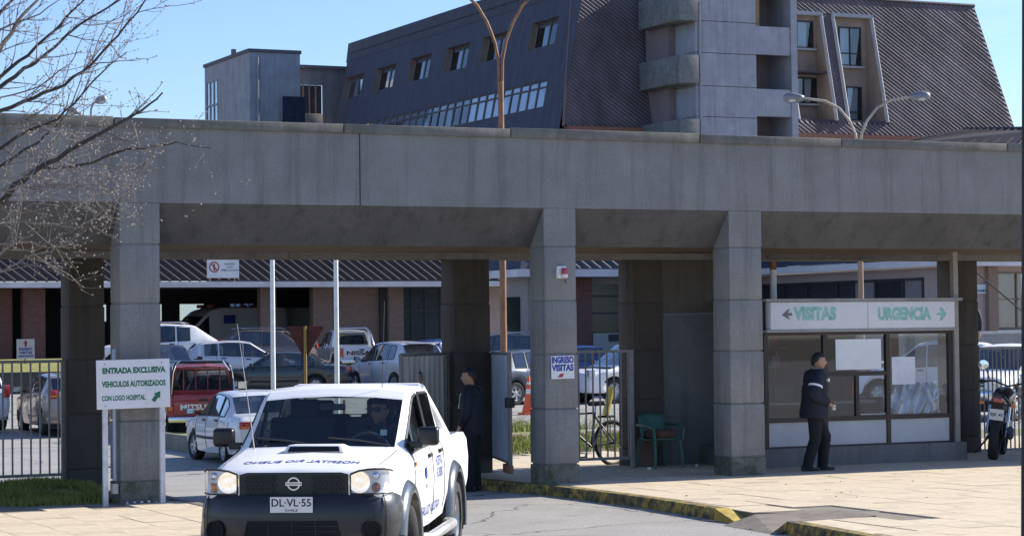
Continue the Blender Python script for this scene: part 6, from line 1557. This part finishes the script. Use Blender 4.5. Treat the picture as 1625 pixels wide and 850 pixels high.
MB().prism([(-.015, .035), (.015, .035), (.015, .08), (.03, .08), (0, .12), (-.03, .08), (-.015, .08)], Mv @ Matrix.Translation((0, 0, .0065)), .001).build('arrow', mat('sign_red', (.45, .03, .04), .6), vs)
tube('bracket', [(-6.935, 2.93, 1.7), (-6.935, 2.93, 2.0)], .01, M_GAL(), vs, 5)
bc = thing('beacon_lamp', (-.335, -.002, 2.86), 0, 'red alarm beacon on a white base high on the middle column', 'lamp')
box('bracket', -.075, .06, -.06, 0, -.09, .075, M_WHITE(), bc, bevel=.008); MB().lathe([(.001, .09), (.035, .088), (.042, .07), (.042, 0)], 16, Matrix.Translation((.01, -.10, -.04))).build('red_lens', mat('beacon_red', (.35, .01, .015), .2, coat=1), bc, smooth=50)
MB().lathe([(.046, 0), (.046, -.035), (.02, -.05)], 16, Matrix.Translation((.01, -.10, -.04))).build('base', M_WHITE(), bc, smooth=50); tube('cable', [(.03, -.07, -.1), (.05, -.06, -.15), (.06, -.02, -.13)], .008, M_BLK(), bc, 5)
cp = thing('conduit', (0, 0, 0), 0, 'thin pale blue conduit beside the left column behind the sign', 'pipe'); tube('pipe', [(-6.5, .05, .28), (-6.5, .05, 1.9)], .022, mat('pale_blue_pipe', (.4, .47, .58), .5), cp)
box('clip', -6.53, -6.47, .0, .1, .12, .24, mat('pale_clip', (.6, .55, .48), .6), cp)
# yield sign from behind
p = floor_at(484, 48); ys_ = thing('yield_sign', p, math.atan2(R0.y, R0.x), 'rusty back of a triangular yield sign on a yellow post', 'sign')
tube('post', [(0, .02, -.05), (0, .02, 2.2 - p.z)], .032, mat('yellow_post', (.30, .19, .05), .7, dirt=.5), ys_, 10)
zc = 2.17 - p.z
MB().prism([(-.40, 0), (-.36, .03), (.36, .03), (.40, 0), (.03, -.64), (-.03, -.64)], frame((0, .07, zc), (1, 0, 0), (0, 0, 1)), .02).build('plate', mat('rust_brown_plate', (.075, .018, .016), .8, var=.5, scale=6), ys_, bevel=.004)
p = floor_at(545, 46); o = thing('marker_post', p, 0, 'short yellow marker post beside the right flagpole', 'post'); tube('post', [(0, 0, -.05), (0, 0, 1.05)], .035, mat('yellow_post', (.30, .19, .05), .7, dirt=.5), o, 8); tube('cap', [(0, 0, 1.05), (0, 0, 1.07)], .042, M_GAL(), o, 8)
for x, lab in ((433, 'tall white flagpole left of the yield sign'), (534, 'tall white flagpole right of the yield sign')):
    p = floor_at(x, 51); o = thing('flagpole', p, 0, lab, 'flagpole', 'white flagpoles'); tube('pole', [(0, 0, -.1), (0, 0, 4.9)], [.058, .05], mat('flagpole_white', (.75, .76, .78), .45), o, 12); tube('base', [(0, 0, 0), (0, 0, .25)], .09, M_GAL(), o, 12)
# traffic cone
p = at(838, 661, 57); cn = thing('traffic_cone', (p.x, p.y, p.z), 0, 'orange traffic cone with white bands on the lot behind the middle column', 'cone')
p = floor_at(838, 58); cn.location = (p.x, p.y, p.z + .03)
OR = mat('cone_orange', (.85, .13, .03), .5, var=.05)
MB().lathe([(.19, 0), (.10, .42), (.085, .5)], 20).build('cone_body', OR, cn, smooth=50); MB().lathe([(.085, .5), (.07, .62)], 20).build('band', M_WHITE(), cn, smooth=50); MB().lathe([(.07, .62), (.055, .74)], 20).build('cone_body', OR, cn, smooth=50); MB().lathe([(.055, .74), (.05, .80)], 20).build('band', M_WHITE(), cn, smooth=50); MB().lathe([(.05, .8), (.03, .95), (.001, .95)], 20).build('cone_tip', OR, cn, smooth=50)
box('base', -.22, .22, -.22, .22, -.03, .02, OR, cn, bevel=.01)

# ------------------------------------------------------------------ street lamps
def cobra(t, pts, m, hm, hl=.62):
    tube('arm', pts, .038, m, t, 8)
    a, b = Vector(pts[-2]), Vector(pts[-1]); d = (b - a); d.z *= .35; d.normalize()
    M = frame(b + d * hl * .42, d, (0, 0, 1) if abs(d.z) < .9 else (0, 1, 0))
    h = MB().lathe([(.001, -hl * .5), (.07, -hl * .47), (.10, -hl * .3), (.14, 0), (.13, hl * .3), (.06, hl * .47), (.001, hl * .5)], 16, M @ Matrix.Rotation(math.pi / 2, 4, 'Y') @ Matrix.Diagonal((.8, 1.1, 1, 1))).build('lamp_head', hm, t, smooth=60)
    MB().lathe([(.11, 0), (.10, -.05), (.05, -.08), (.001, -.085)], 14, M @ Matrix.Translation((.05, -.055, 0)) @ Matrix.Rotation(math.pi / 2 * 0, 4, 'X') @ Matrix.Rotation(-math.pi / 2, 4, 'X') @ Matrix.Diagonal((1.6, 1, 1, 1))).build('lens', mat('lamp_lens_pale', (.55, .58, .6), .2), h, smooth=60)
D = 55; p = floor_at(799, D)
t = thing('street_lamp', p, math.atan2(R0.y, R0.x), 'rusty brown double arm street lamp rising behind the middle of the portico', 'street lamp', 'double arm street lamps')
zj = (at(797, 95, D) - p).z
tube('pole', [(0, 0, -.1), (0, 0, zj - .5)], [.085, .07], M_RUST(), t, 12)
k = D / 3600
for sg in (1, -1):
    P = [(sg * 2 * k, 0, zj - .9), (sg * 3 * k, 0, zj), (sg * 9 * k, 0, zj + 30 * k), (sg * 20 * k, 0, zj + 60 * k), (sg * 36 * k, 0, zj + 88 * k), (sg * 60 * k, 0, zj + 112 * k), (sg * 95 * k, 0, zj + 130 * k)]
    cobra(t, P, M_RUST(), mat('lamp_grey', (.25, .25, .26), .45, metal=.4))
D = 65; p = floor_at(1367, D)
t = thing('street_lamp', p, math.atan2(R0.y, R0.x), 'pale double arm street lamp above the portico at right', 'street lamp', 'double arm street lamps')
zj = (at(1366, 225, D) - p).z; k = D / 3600; PG = mat('weathered_lamp_pole', (.42, .37, .30), .6, var=.3, scale=3)
tube('pole', [(0, 0, -.1), (0, 0, zj)], [.09, .07], mat('brown_lamp_pole', (.30, .20, .13), .65, var=.3, scale=4, stretch=(4, 4, .5)), t, 12)
for sg, e in ((-1, 88), (1, 84)):
    P = [(sg * 1 * k, 0, zj - .3), (sg * 5 * k, 0, zj + 14 * k), (sg * 14 * k, 0, zj + 34 * k), (sg * 30 * k, 0, zj + 54 * k), (sg * 52 * k, 0, zj + 66 * k), (sg * e * k, 0, zj + 71 * k)]
    cobra(t, P, PG, mat('lamp_grey', (.25, .25, .26), .45, metal=.4))
for x, D, y, lab in ((146, 80, 160, 'small grey street lamp head above the left end of the portico'), (134, 86, 177, 'street lamp head peeping over the coping at far left')):
    p = floor_at(x, D); k = D / 3600; zt = (at(x, y, D) - p).z; sg = 1 if x == 146 else -1
    t = thing('street_lamp', p, math.atan2(R0.y, R0.x), lab, 'street lamp', 'single arm street lamps')
    tube('pole', [(0, 0, -.1), (0, 0, zt - 28 * k)], [.09, .06], mat('lamp_grey', (.25, .25, .26), .45, metal=.4), t, 8)
    cobra(t, [(0, 0, zt - 30 * k), (sg * 1 * k, 0, zt - 12 * k), (sg * 4 * k, 0, zt - 4 * k), (sg * 9 * k, 0, zt)], mat('lamp_grey', (.25, .25, .26), .45, metal=.4), mat('lamp_grey', (.25, .25, .26), .45, metal=.4), .42)
# dark post at the right edge
a_ = at(1652, 0, 14); b_ = at(1645, 850, 14)
t = thing('utility_post', (b_.x, b_.y, -.13), 0, 'dark weathered post along the right edge of the picture', 'post')
tube('pole', [(0, 0, -.3), ((a_.x - b_.x) * 1.6, (a_.y - b_.y) * 1.6, (a_.z + .13) * 1.6)], .117, mat('tarred_wood', (.022, .02, .019), .85, var=.5, scale=4, stretch=(6, 6, .5), bump=.6, bscale=20), t, 20)
t = thing('guy_wire', (0, 0, 0), 0, 'dark cable slanting down across the pink wing at right', 'cable'); tube('cable', [at(1545, 428, 45), at(1620, 492, 45)], .018, M_BLK(), t, 6)

# ------------------------------------------------------------------ bare tree at the left
def bare_tree():
    rnd = random.Random(11)
    base = at(-170, 560, 19.6); base.z = -.02
    t = thing('bare_tree', base, 0, 'leafless budding tree reaching in from the left edge', 'tree')
    inv = Vector(base)
    bark = mat('dark_bark', (.06, .05, .042), .9, var=.4, scale=9, bump=.5, bscale=30); twigm = mat('pale_twig', (.2, .175, .15), .8, var=.35, scale=5); budm = mat('pale_buds', (.40, .33, .28), .8, var=.3, scale=20)
    def W(x, y, D): return at(x, y, D) - inv
    tr = MB().tube([(0, 0, -.2), (.05, 0, .4), W(-165, 480, 19.6), W(-150, 380, 19.5)], [.19, .15, .125, .11], 14).build('trunk', bark, t, smooth=60)
    fork = W(-150, 385, 19.5)
    LIMBS = [  # (points in photo pixels, depth start, depth end, radius)
        ([(0, 324), (25, 295), (51, 276), (91, 253), (152, 213), (192, 195), (225, 172), (258, 147)], 19.3, 18.6, .030),
        ([(60, 268), (120, 262), (202, 238), (243, 233), (278, 228), (334, 236)], 19.2, 19.0, .014),
        ([(248, 235), (223, 273), (192, 314), (167, 344), (140, 352)], 19.0, 19.0, .008),
        ([(0, 137), (40, 110), (66, 91), (126, 40), (192, 0), (230, -30)], 19.8, 20.2, .020),
        ([(0, 175), (51, 157), (101, 137), (147, 101), (187, 56), (233, 0), (250, -30)], 19.0, 18.8, .018),
        ([(0, 81), (30, 35), (61, 0), (80, -30)], 19.9, 20.6, .022),
        ([(0, 121), (45, 86), (91, 45), (131, 0), (150, -25)], 20.4, 20.8, .018),
        ([(0, 235), (40, 212), (90, 190), (130, 150), (165, 110), (200, 85)], 20.0, 19.6, .016),
        ([(0, 262), (60, 225), (95, 196), (113, 165), (150, 60)], 20.6, 20.9, .013),
        ([(0, 304), (40, 300), (76, 293), (126, 296), (165, 318), (228, 315)], 19.0, 18.7, .011),
        ([(0, 352), (60, 350), (120, 358), (190, 318), (225, 270)], 18.8, 18.6, .009),
        ([(0, 405), (25, 374), (24, 340), (60, 318), (110, 320), (150, 345)], 18.6, 18.5, .010),
        ([(0, 432), (40, 410), (80, 400), (130, 372), (165, 330)], 18.7, 18.6, .009),
        ([(0, 300), (70, 262), (110, 238), (125, 215), (140, 130)], 19.7, 19.8, .010),
        ([(0, 215), (30, 195), (55, 190), (70, 205), (100, 225), (170, 235)], 19.2, 19.1, .009),
        ([(0, 20), (40, -20)], 20.0, 20.2, .016), ([(0, 48), (60, 22), (110, -10)], 19.4, 19.3, .010), ([(0, 155), (60, 140), (110, 105), (130, 60), (150, 20)], 20.8, 21, .008),
        ([(0, 388), (50, 385), (85, 392), (110, 425)], 18.9, 18.8, .007), ([(0, 280), (50, 282), (100, 262), (150, 290), (200, 292)], 18.8, 18.6, .007)]
    tw = MB(); bud = MB()
    def budat(p, s):
        d = Vector((rnd.uniform(-1, 1), rnd.uniform(-1, 1), rnd.uniform(-.4, 1))).normalized(); a = d.orthogonal().normalized() * s * .42; b = d.cross(a).normalized() * s * .42
        bud.add([p, p + d * s * .45 + a, p + d * s * .45 + b, p + d * s * .45 - a, p + d * s * .45 - b, p + d * s], [(0, 1, 2), (0, 2, 3), (0, 3, 4), (0, 4, 1), (5, 2, 1), (5, 3, 2), (5, 4, 3), (5, 1, 4)])
    def twig(p, d, L, r, lev):
        n = max(2, int(L / .07)); pts = [p.copy()]; d = d.normalized()
        for k in range(n):
            d = (d + Vector((rnd.uniform(-1, 1), rnd.uniform(-1, 1), rnd.uniform(-.7, 1.0))) * .20).normalized(); pts.append(pts[-1] + d * L / n)
        tw.tube(pts, [r * (1 - .65 * k / n) for k in range(n + 1)], 4, cap=False)
        for k, q in enumerate(pts[1:]):
            if rnd.random() < (.45 if lev >= 1 else .25): budat(q, rnd.uniform(.010, .022))
            if lev < 2 and rnd.random() < .5:
                side = Vector((rnd.uniform(-1, 1), rnd.uniform(-1, 1), rnd.uniform(-.6, 1.1)))
                twig(q, d * .8 + side * .8, L * rnd.uniform(.28, .55), r * .6, lev + 1)
        budat(pts[-1], .018)
    for pts, d0, d1, r in LIMBS:
        n = len(pts); P = [W(x, y, d0 + (d1 - d0) * i / (n - 1)) + Vector((rnd.uniform(-.02, .02),) * 3) for i, (x, y) in enumerate(pts)]
        if pts[0][0] == 0:                              # back to the trunk, out of the picture
            P = [fork.lerp(P[0], .0) + Vector((0, 0, (324 - pts[0][1]) * .002)), fork.lerp(P[0], .5) + Vector((0, 0, .12))] + P; rr = [r * 1.7, r * 1.3]
        else: rr = []
        m = len(P) - len(rr); rs = rr + [r * (1 - .78 * i / max(1, m - 1)) for i in range(m)]
        # subdivide for a natural wobble
        Q = []; RS = []
        for i in range(len(P) - 1):
            for k in range(3):
                f_ = k / 3; Q.append(P[i].lerp(P[i + 1], f_) + Vector((rnd.uniform(-1, 1), rnd.uniform(-1, 1), rnd.uniform(-1, 1))) * .012); RS.append(rs[i] + (rs[i + 1] - rs[i]) * f_)
        Q.append(P[-1]); RS.append(rs[-1])
        MB().tube(Q, RS, 7).build('limb', bark if r > .0125 else twigm, t, smooth=60)
        st = 3 * len(rr)
        for i in range(st, len(Q) - 1):
            d = (Q[i + 1] - Q[i]).normalized()
            for _ in range(2 if r > .008 else 1):
                if rnd.random() < .5:
                    side = (RC * rnd.uniform(-.3, 1) + UC * rnd.uniform(-1, 1) + FW * rnd.uniform(-.6, .6))
                    twig(Q[i], d * .6 + side * .8, rnd.uniform(.16, .55), min(.006, RS[i] * .6), 0)
            if rnd.random() < .5: budat(Q[i], .02)
    tw.build('twigs', twigm, t, fix=False, smooth=60)['kind'] = 'stuff'
    bud.build('buds', budm, t, fix=False)['kind'] = 'stuff'
bare_tree()

# ------------------------------------------------------------------ bicycle behind the railing
def bicycle():
    p = Vector((1.72, 3.3, -.0)); t = thing('bicycle', p, heading(-.72, -.5), 'dark bicycle with yellow board on its rack leaning behind the railing', 'bicycle')
    t.rotation_euler = (rad(6), 0, t.rotation_euler.z)
    BK = mat('bike_black', (.012, .013, .016), .35, coat=.3); R = .33
    for x in (.53, -.52):
        wv = link('wheel', bpy.data.meshes.new('wheel'), t); bpy.data.objects.remove(wv)
        ring = [Vector((x + R * math.cos(k * math.pi / 18), 0, R + R * math.sin(k * math.pi / 18))) for k in range(37)]
        w_ = MB().tube(ring, .03, 8, False).build('wheel', M_RUB(), t, smooth=60)
        MB().tube([Vector((x + (R - .03) * math.cos(k * math.pi / 18), 0, R + (R - .03) * math.sin(k * math.pi / 18))) for k in range(37)], .011, 6, False).build('rim', M_GAL(), w_, smooth=60)
        sp = MB()
        for k in range(14): a = k * math.pi / 7; sp.tube([(x, .02 * (-1) ** k, R), (x + (R - .03) * math.cos(a), 0, R + (R - .03) * math.sin(a))], .0022, 4, False)
        sp.build('spokes', M_GAL(), w_)['kind'] = 'stuff'
        MB().tube([(x, -.05, R), (x, .05, R)], .025, 10).build('hub', BK, w_, smooth=50)
    BB = (-.10, 0, .29); ST = (-.22, 0, .80); HT = (.36, 0, .80); HB = (.39, 0, .68); RA = (-.52, 0, .33); FA = (.53, 0, .33)
    fr = MB().tube([BB, ST], .018, 8).tube([ST, HT], .017, 8).tube([BB, HB], .02, 8).tube([HT, HB], .022, 8)
    for sg in (1, -1): fr.tube([BB, (RA[0], sg * .06, RA[2])], .011, 6).tube([(-.21, 0, .76), (RA[0], sg * .06, RA[2])], .01, 6)
    fr.build('frame', BK, t, smooth=50)
    f = MB()
    for sg in (1, -1): f.tube([(.40, sg * .05, .66), (.44, sg * .06, .52), (FA[0], sg * .06, FA[2])], .014, 6)
    f.build('fork', BK, t, smooth=50)
    tube('seat_post', [ST, (-.245, 0, .92)], .014, M_CHR(), t)
    MB().prism([(-.14, -.07), (-.1, -.085), (.0, -.04), (.14, -.018), (.15, 0), (.14, .018), (.0, .04), (-.1, .085), (-.14, .07)], Matrix.Translation((-.25, 0, .91)), .05).build('saddle', M_BLK(), t, bevel=.012, smooth=50)
    tube('stem', [(.35, 0, .82), (.34, 0, .96), (.42, 0, .98)], .015, BK, t); hb = tube('handlebar', [(.36, -.29, .99), (.42, -.12, .98), (.42, .12, .98), (.36, .29, .99)], .013, BK, t)
    for sg in (1, -1): tube('grip', [(.37, sg * .26, .99), (.33, sg * .33, .99)], .019, M_BLK(), hb)
    MB().lathe([(.09, -.006), (.095, 0), (.09, .006)], 20, Matrix.Translation(BB) @ Matrix.Rotation(math.pi / 2, 4, 'X')).build('chainring', M_GAL(), t); MB().tube([(-.10, -.06, .29), (-.02, -.07, .14)], .01, 6).tube([(-.10, .06, .29), (-.18, .07, .44)], .01, 6).build('cranks', M_GAL(), t)
    MB().box((-.02, -.11, .14), (.09, .07, .02)).build('pedal', M_BLK(), t); MB().box((-.18, .11, .44), (.09, .07, .02)).build('pedal', M_BLK(), t)
    MB().box((-.5, .0, .98), (.05, .12, .46), Matrix.Rotation(-.35, 3, 'Y')).build('yellow_board', mat('yellow_plastic', (.62, .48, .06), .5), t, bevel=.01)
    tube('rack', [(-.28, 0, .74), (-.6, 0, .74)], .02, BK, t); MB().tube([(-.55, .06, .74), (-.52, .07, .33)], .008, 5).tube([(-.55, -.06, .74), (-.52, -.07, .33)], .008, 5).build('rack_stay', BK, t)
bicycle()
# ------------------------------------------------------------------ motorcycle at the right railing
def motorcycle():
    p = Vector((8.05, 1.55, 0)); t = thing('motorcycle', p, heading(.30, .95), 'black motorcycle with white plate seen from behind at right', 'motorcycle')
    t.rotation_euler = (rad(7), 0, t.rotation_euler.z); t.scale = (1.08,) * 3
    BK = mat('moto_black', (.014, .014, .016), .3, coat=.5); GR = mat('moto_grey', (.05, .052, .06), .35, metal=.5)
    for x, r, wd in ((.68, .30, .10), (-.64, .30, .135)):
        wheel(t, x, 0, r, wd, 1, GR, 5)
        wheel_disc = MB().lathe([(.11, 0), (.11, .004), (.05, .004), (.05, 0)], 20, Matrix.Translation((x, wd * .5 + .01, r)) @ Matrix.Rotation(-math.pi / 2, 4, 'X')).build('brake_disc', M_CHR(), t)
    # tank, seat, tail from lofted sections
    def loftp(name, secs, m):
        v = []; f = []; n = 12
        for x, z, wy, wz in secs:
            for k in range(n): a = 2 * math.pi * k / n; v.append((x, wy * math.cos(a), z + wz * math.sin(a)))
        for i in range(len(secs) - 1):
            for k in range(n): f.append((i * n + k, i * n + (k + 1) % n, (i + 1) * n + (k + 1) % n, (i + 1) * n + k))
        f += [tuple(range(n)), tuple(range((len(secs) - 1) * n, len(secs) * n))]
        return fixn(mk(name, v, f, m, t, smooth=50))
    loftp('fuel_tank', [(.40, .86, .06, .07), (.30, .90, .15, .12), (.05, .90, .16, .13), (-.12, .84, .10, .08)], BK)
    loftp('seat', [(-.05, .80, .10, .05), (-.25, .80, .14, .055), (-.5, .84, .13, .06), (-.74, .90, .09, .05)], M_BLK())
    loftp('tail_fairing', [(-.3, .74, .10, .07), (-.6, .80, .11, .07), (-.86, .88, .075, .05)], BK)
    loftp('engine', [(.28, .42, .10, .14), (.1, .42, .17, .2), (-.15, .42, .17, .2), (-.25, .44, .1, .12)], GR)
    tl = MB().box((-.875, 0, .86), (.04, .13, .075)).build('tail_light', M_LAMPR(), t, bevel=.012, smooth=40)
    pl_ = MB().prism([(-.1, -.28), (.1, -.28), (.08, .02), (-.08, .02)], frame((-.86, 0, .8), (0, -1, 0), (-.25, 0, 1)), .012).build('rear_mudguard', M_BLK(), t, bevel=.004)
    Mp = frame((-.815, 0, .66), (0, -1, 0), (-.25, 0, 1)) @ Matrix.Translation((0, 0, .03))
    o = MB().box((0, 0, 0), (.2, .16, .008)).build('number_plate', M_WHITE(), t); o.data.transform(Mp); text('plate_lettering', 'BJK 40', .06, M_BLK(), o, Mp @ Matrix.Translation((0, 0, .005)), .001, .001, .17)
    for sg in (1, -1):
        tube('rear_indicator_stalk', [(-.80, sg * .08, .80), (-.82, sg * .2, .80)], .012, M_BLK(), t); MB().box((-.83, sg * .22, .80), (.05, .07, .05)).build('indicator', M_LAMPO(), t, bevel=.012)
        tube('shock', [(-.55, sg * .13, .36), (-.42, sg * .13, .76)], .03, M_CHR(), t); tube('swing_arm', [(-.64, sg * .11, .30), (-.15, sg * .1, .38)], .025, BK, t); tube('fork_leg', [(.68, sg * .09, .30), (.46, sg * .09, .98)], .026, M_CHR(), t)
        tube('mirror_stalk', [(.38, sg * .25, 1.08), (.34, sg * .34, 1.26)], .008, M_BLK(), t); MB().lathe([(.001, .012), (.07, .008), (.075, 0), (.06, -.02), (.001, -.024)], 16, frame((.33, sg * .37, 1.30), (0, -1, 0), (0, 0, 1))).build('mirror', mat('sky_mirror', (.75, .8, .85), .08, metal=1), t, smooth=50)
    tube('handlebar', [(.30, -.37, 1.06), (.40, -.2, 1.08), (.46, 0, 1.02), (.40, .2, 1.08), (.30, .37, 1.06)], .014, BK, t)
    for sg in (1, -1): tube('grip', [(.33, sg * .30, 1.065), (.27, sg * .42, 1.05)], .02, M_BLK(), t)
    MB().lathe([(.001, .04), (.07, .03), (.09, -.02), (.05, -.1), (.001, -.12)], 16, frame((.60, 0, .90), (0, 1, 0), (0, 0, 1))).build('headlamp', GR, t, smooth=50)
    tube('exhaust', [(.15, -.16, .3), (-.2, -.17, .3), (-.45, -.19, .36), (-.85, -.21, .46)], [.022, .024, .05, .055], GR, t, 12); tube('side_stand', [(.02, .14, .3), (-.02, .33, .02)], .014, M_BLK(), t)
    MB().prism([(.42, .0), (.2, .12), (-.1, .1), (-.42, -.05), (-.36, -.1), (0, .02), (.36, -.08)], Matrix.Translation((.68, .06, .58)) @ Matrix.Rotation(math.pi / 2, 4, 'X'), .12).build('front_mudguard', BK, t, bevel=.01)
motorcycle()
# ------------------------------------------------------------------ plastic chair, cushion, cardboard
def chair():
    GP = mat('faded_green_plastic', (.04, .14, .105), .45, var=.15, scale=4)
    t = thing('plastic_chair', (2.42, 2.28, 0), heading(.5, -.87), 'faded green plastic garden chair against the stained wall panel', 'chair')
    def slabm(name, P, Q, th=.018):
        """curved sheet through rows of points"""
        n = len(P[0]); v = [p for r_ in P for p in r_]; f = [(i * n + j, (i + 1) * n + j, (i + 1) * n + j + 1, i * n + j + 1) for i in range(len(P) - 1) for j in range(n - 1)]
        o = mk(name, v, f, GP, t, smooth=60); s = o.modifiers.new('s', 'SOLIDIFY'); s.thickness = th; return o
    slabm('seat', [[(x, y, .42 + .02 * abs(y / .22) ** 2 - .03 * (1 - (x / .22) ** 2)) for y in (-.23, -.15, 0, .15, .23)] for x in (.23, .1, -.05, -.2)], None)
    slabm('backrest', [[(-.21 - .11 * k / 5 + .08 * (y / .24) ** 2, y * (1 - .05 * k / 5), .44 + .38 * k / 5 - .05 * (y / .24) ** 2 * (k / 5)) for y in (-.24, -.14, 0, .14, .24)] for k in range(6)], None)
    for sg in (1, -1):
        for x, dx in ((.2, .05), (-.2, -.07)): MB().tube([(x, sg * .22, .42), (x + dx, sg * .25, 0)], [.028, .02], 6).build('leg', GP, t, smooth=50)
        MB().tube([(.24, sg * .25, .42), (.24, sg * .27, .6), (.1, sg * .275, .645), (-.22, sg * .26, .64)], [.022, .025, .027, .022], 6).build('armrest', GP, t, smooth=50)
    c = tag(MB().box((0, 0, 0), (.4, .36, .14)).build('cushion', mat('brown_cushion', (.11, .06, .04), .95, var=.3, bump=.4, bscale=15), bevel=.05, smooth=50), 'brown cushion lying on the green plastic chair', 'cushion')
    c.matrix_world = t.matrix_basis @ Matrix.Translation((.02, 0, .50))
    cb = tag(MB().bx(-.18, .18, -.01, .01, 0, .72).build('cardboard_sheet', mat('brown_cardboard', (.19, .13, .10), .9, var=.15)), 'brown cardboard sheet leaning on the rear column beside the chair', 'cardboard'); cb.location = (2.38, 2.66, .0); cb.rotation_euler = (-.13, 0, .1)
chair()
rnd = random.Random(5)
def litter(x, y, z, s, label, m):
    b = bmesh.new(); bmesh.ops.create_icosphere(b, subdivisions=2, radius=s)
    for v in b.verts: v.co *= rnd.uniform(.55, 1.2); v.co.z = max(v.co.z * .7, -s * .5)
    me = bpy.data.meshes.new('crumpled_paper'); b.to_mesh(me); b.free(); me.materials.append(m); o = link('crumpled_paper', me); o.location = (x, y, z + s * .5)
    tag(o, label, 'litter', 'crumpled litter')
WPp = mat('litter_white', (.7, .72, .75), .7)
litter(2.05, 1.95, 0, .035, 'crumpled white paper at the foot of the cardboard sheet', WPp); litter(3.0, 2.2, 0, .03, 'crumpled pale paper right of the green plastic chair', WPp)
LB = ['flat', 'round', 'torn', 'small', 'creased']
for k in range(5): litter(-6.38 + k * .09, -.08 - rnd.uniform(0, .05), 0, rnd.uniform(.012, .025), '%s white litter scrap at the foot of the left column, %s from the left' % (LB[k], ('first', 'second', 'third', 'fourth', 'fifth')[k]), WPp)
# dry leaves blown along the kerb and verge
v = []; f = []; rnd = random.Random(21)
for _ in range(140):
    if rnd.random() < .6: y = rnd.uniform(-9, 1); x = kx(y) - .06 - abs(rnd.gauss(0, .12)); z = -.125
    else: x = rnd.uniform(-.4, 9); y = rnd.uniform(-7, 1.2); z = .004
    a = rnd.uniform(0, 6.3); s_ = rnd.uniform(.012, .028); b = len(v); c_, d_ = math.cos(a) * s_, math.sin(a) * s_
    v += [(x - c_, y - d_, z), (x + d_ * .6, y - c_ * .6, z + rnd.uniform(0, .012)), (x + c_, y + d_, z + rnd.uniform(0, .01)), (x - d_ * .6, y + c_ * .6, z + rnd.uniform(.002, .014))]; f.append((b, b + 1, b + 2, b + 3))
tag(mk('fallen_leaves', v, f, mat('dry_leaf', (.16, .10, .05), .9, var=.4, scale=3)), 'dry leaves scattered along the kerb and pavement', 'leaves', kind='stuff')
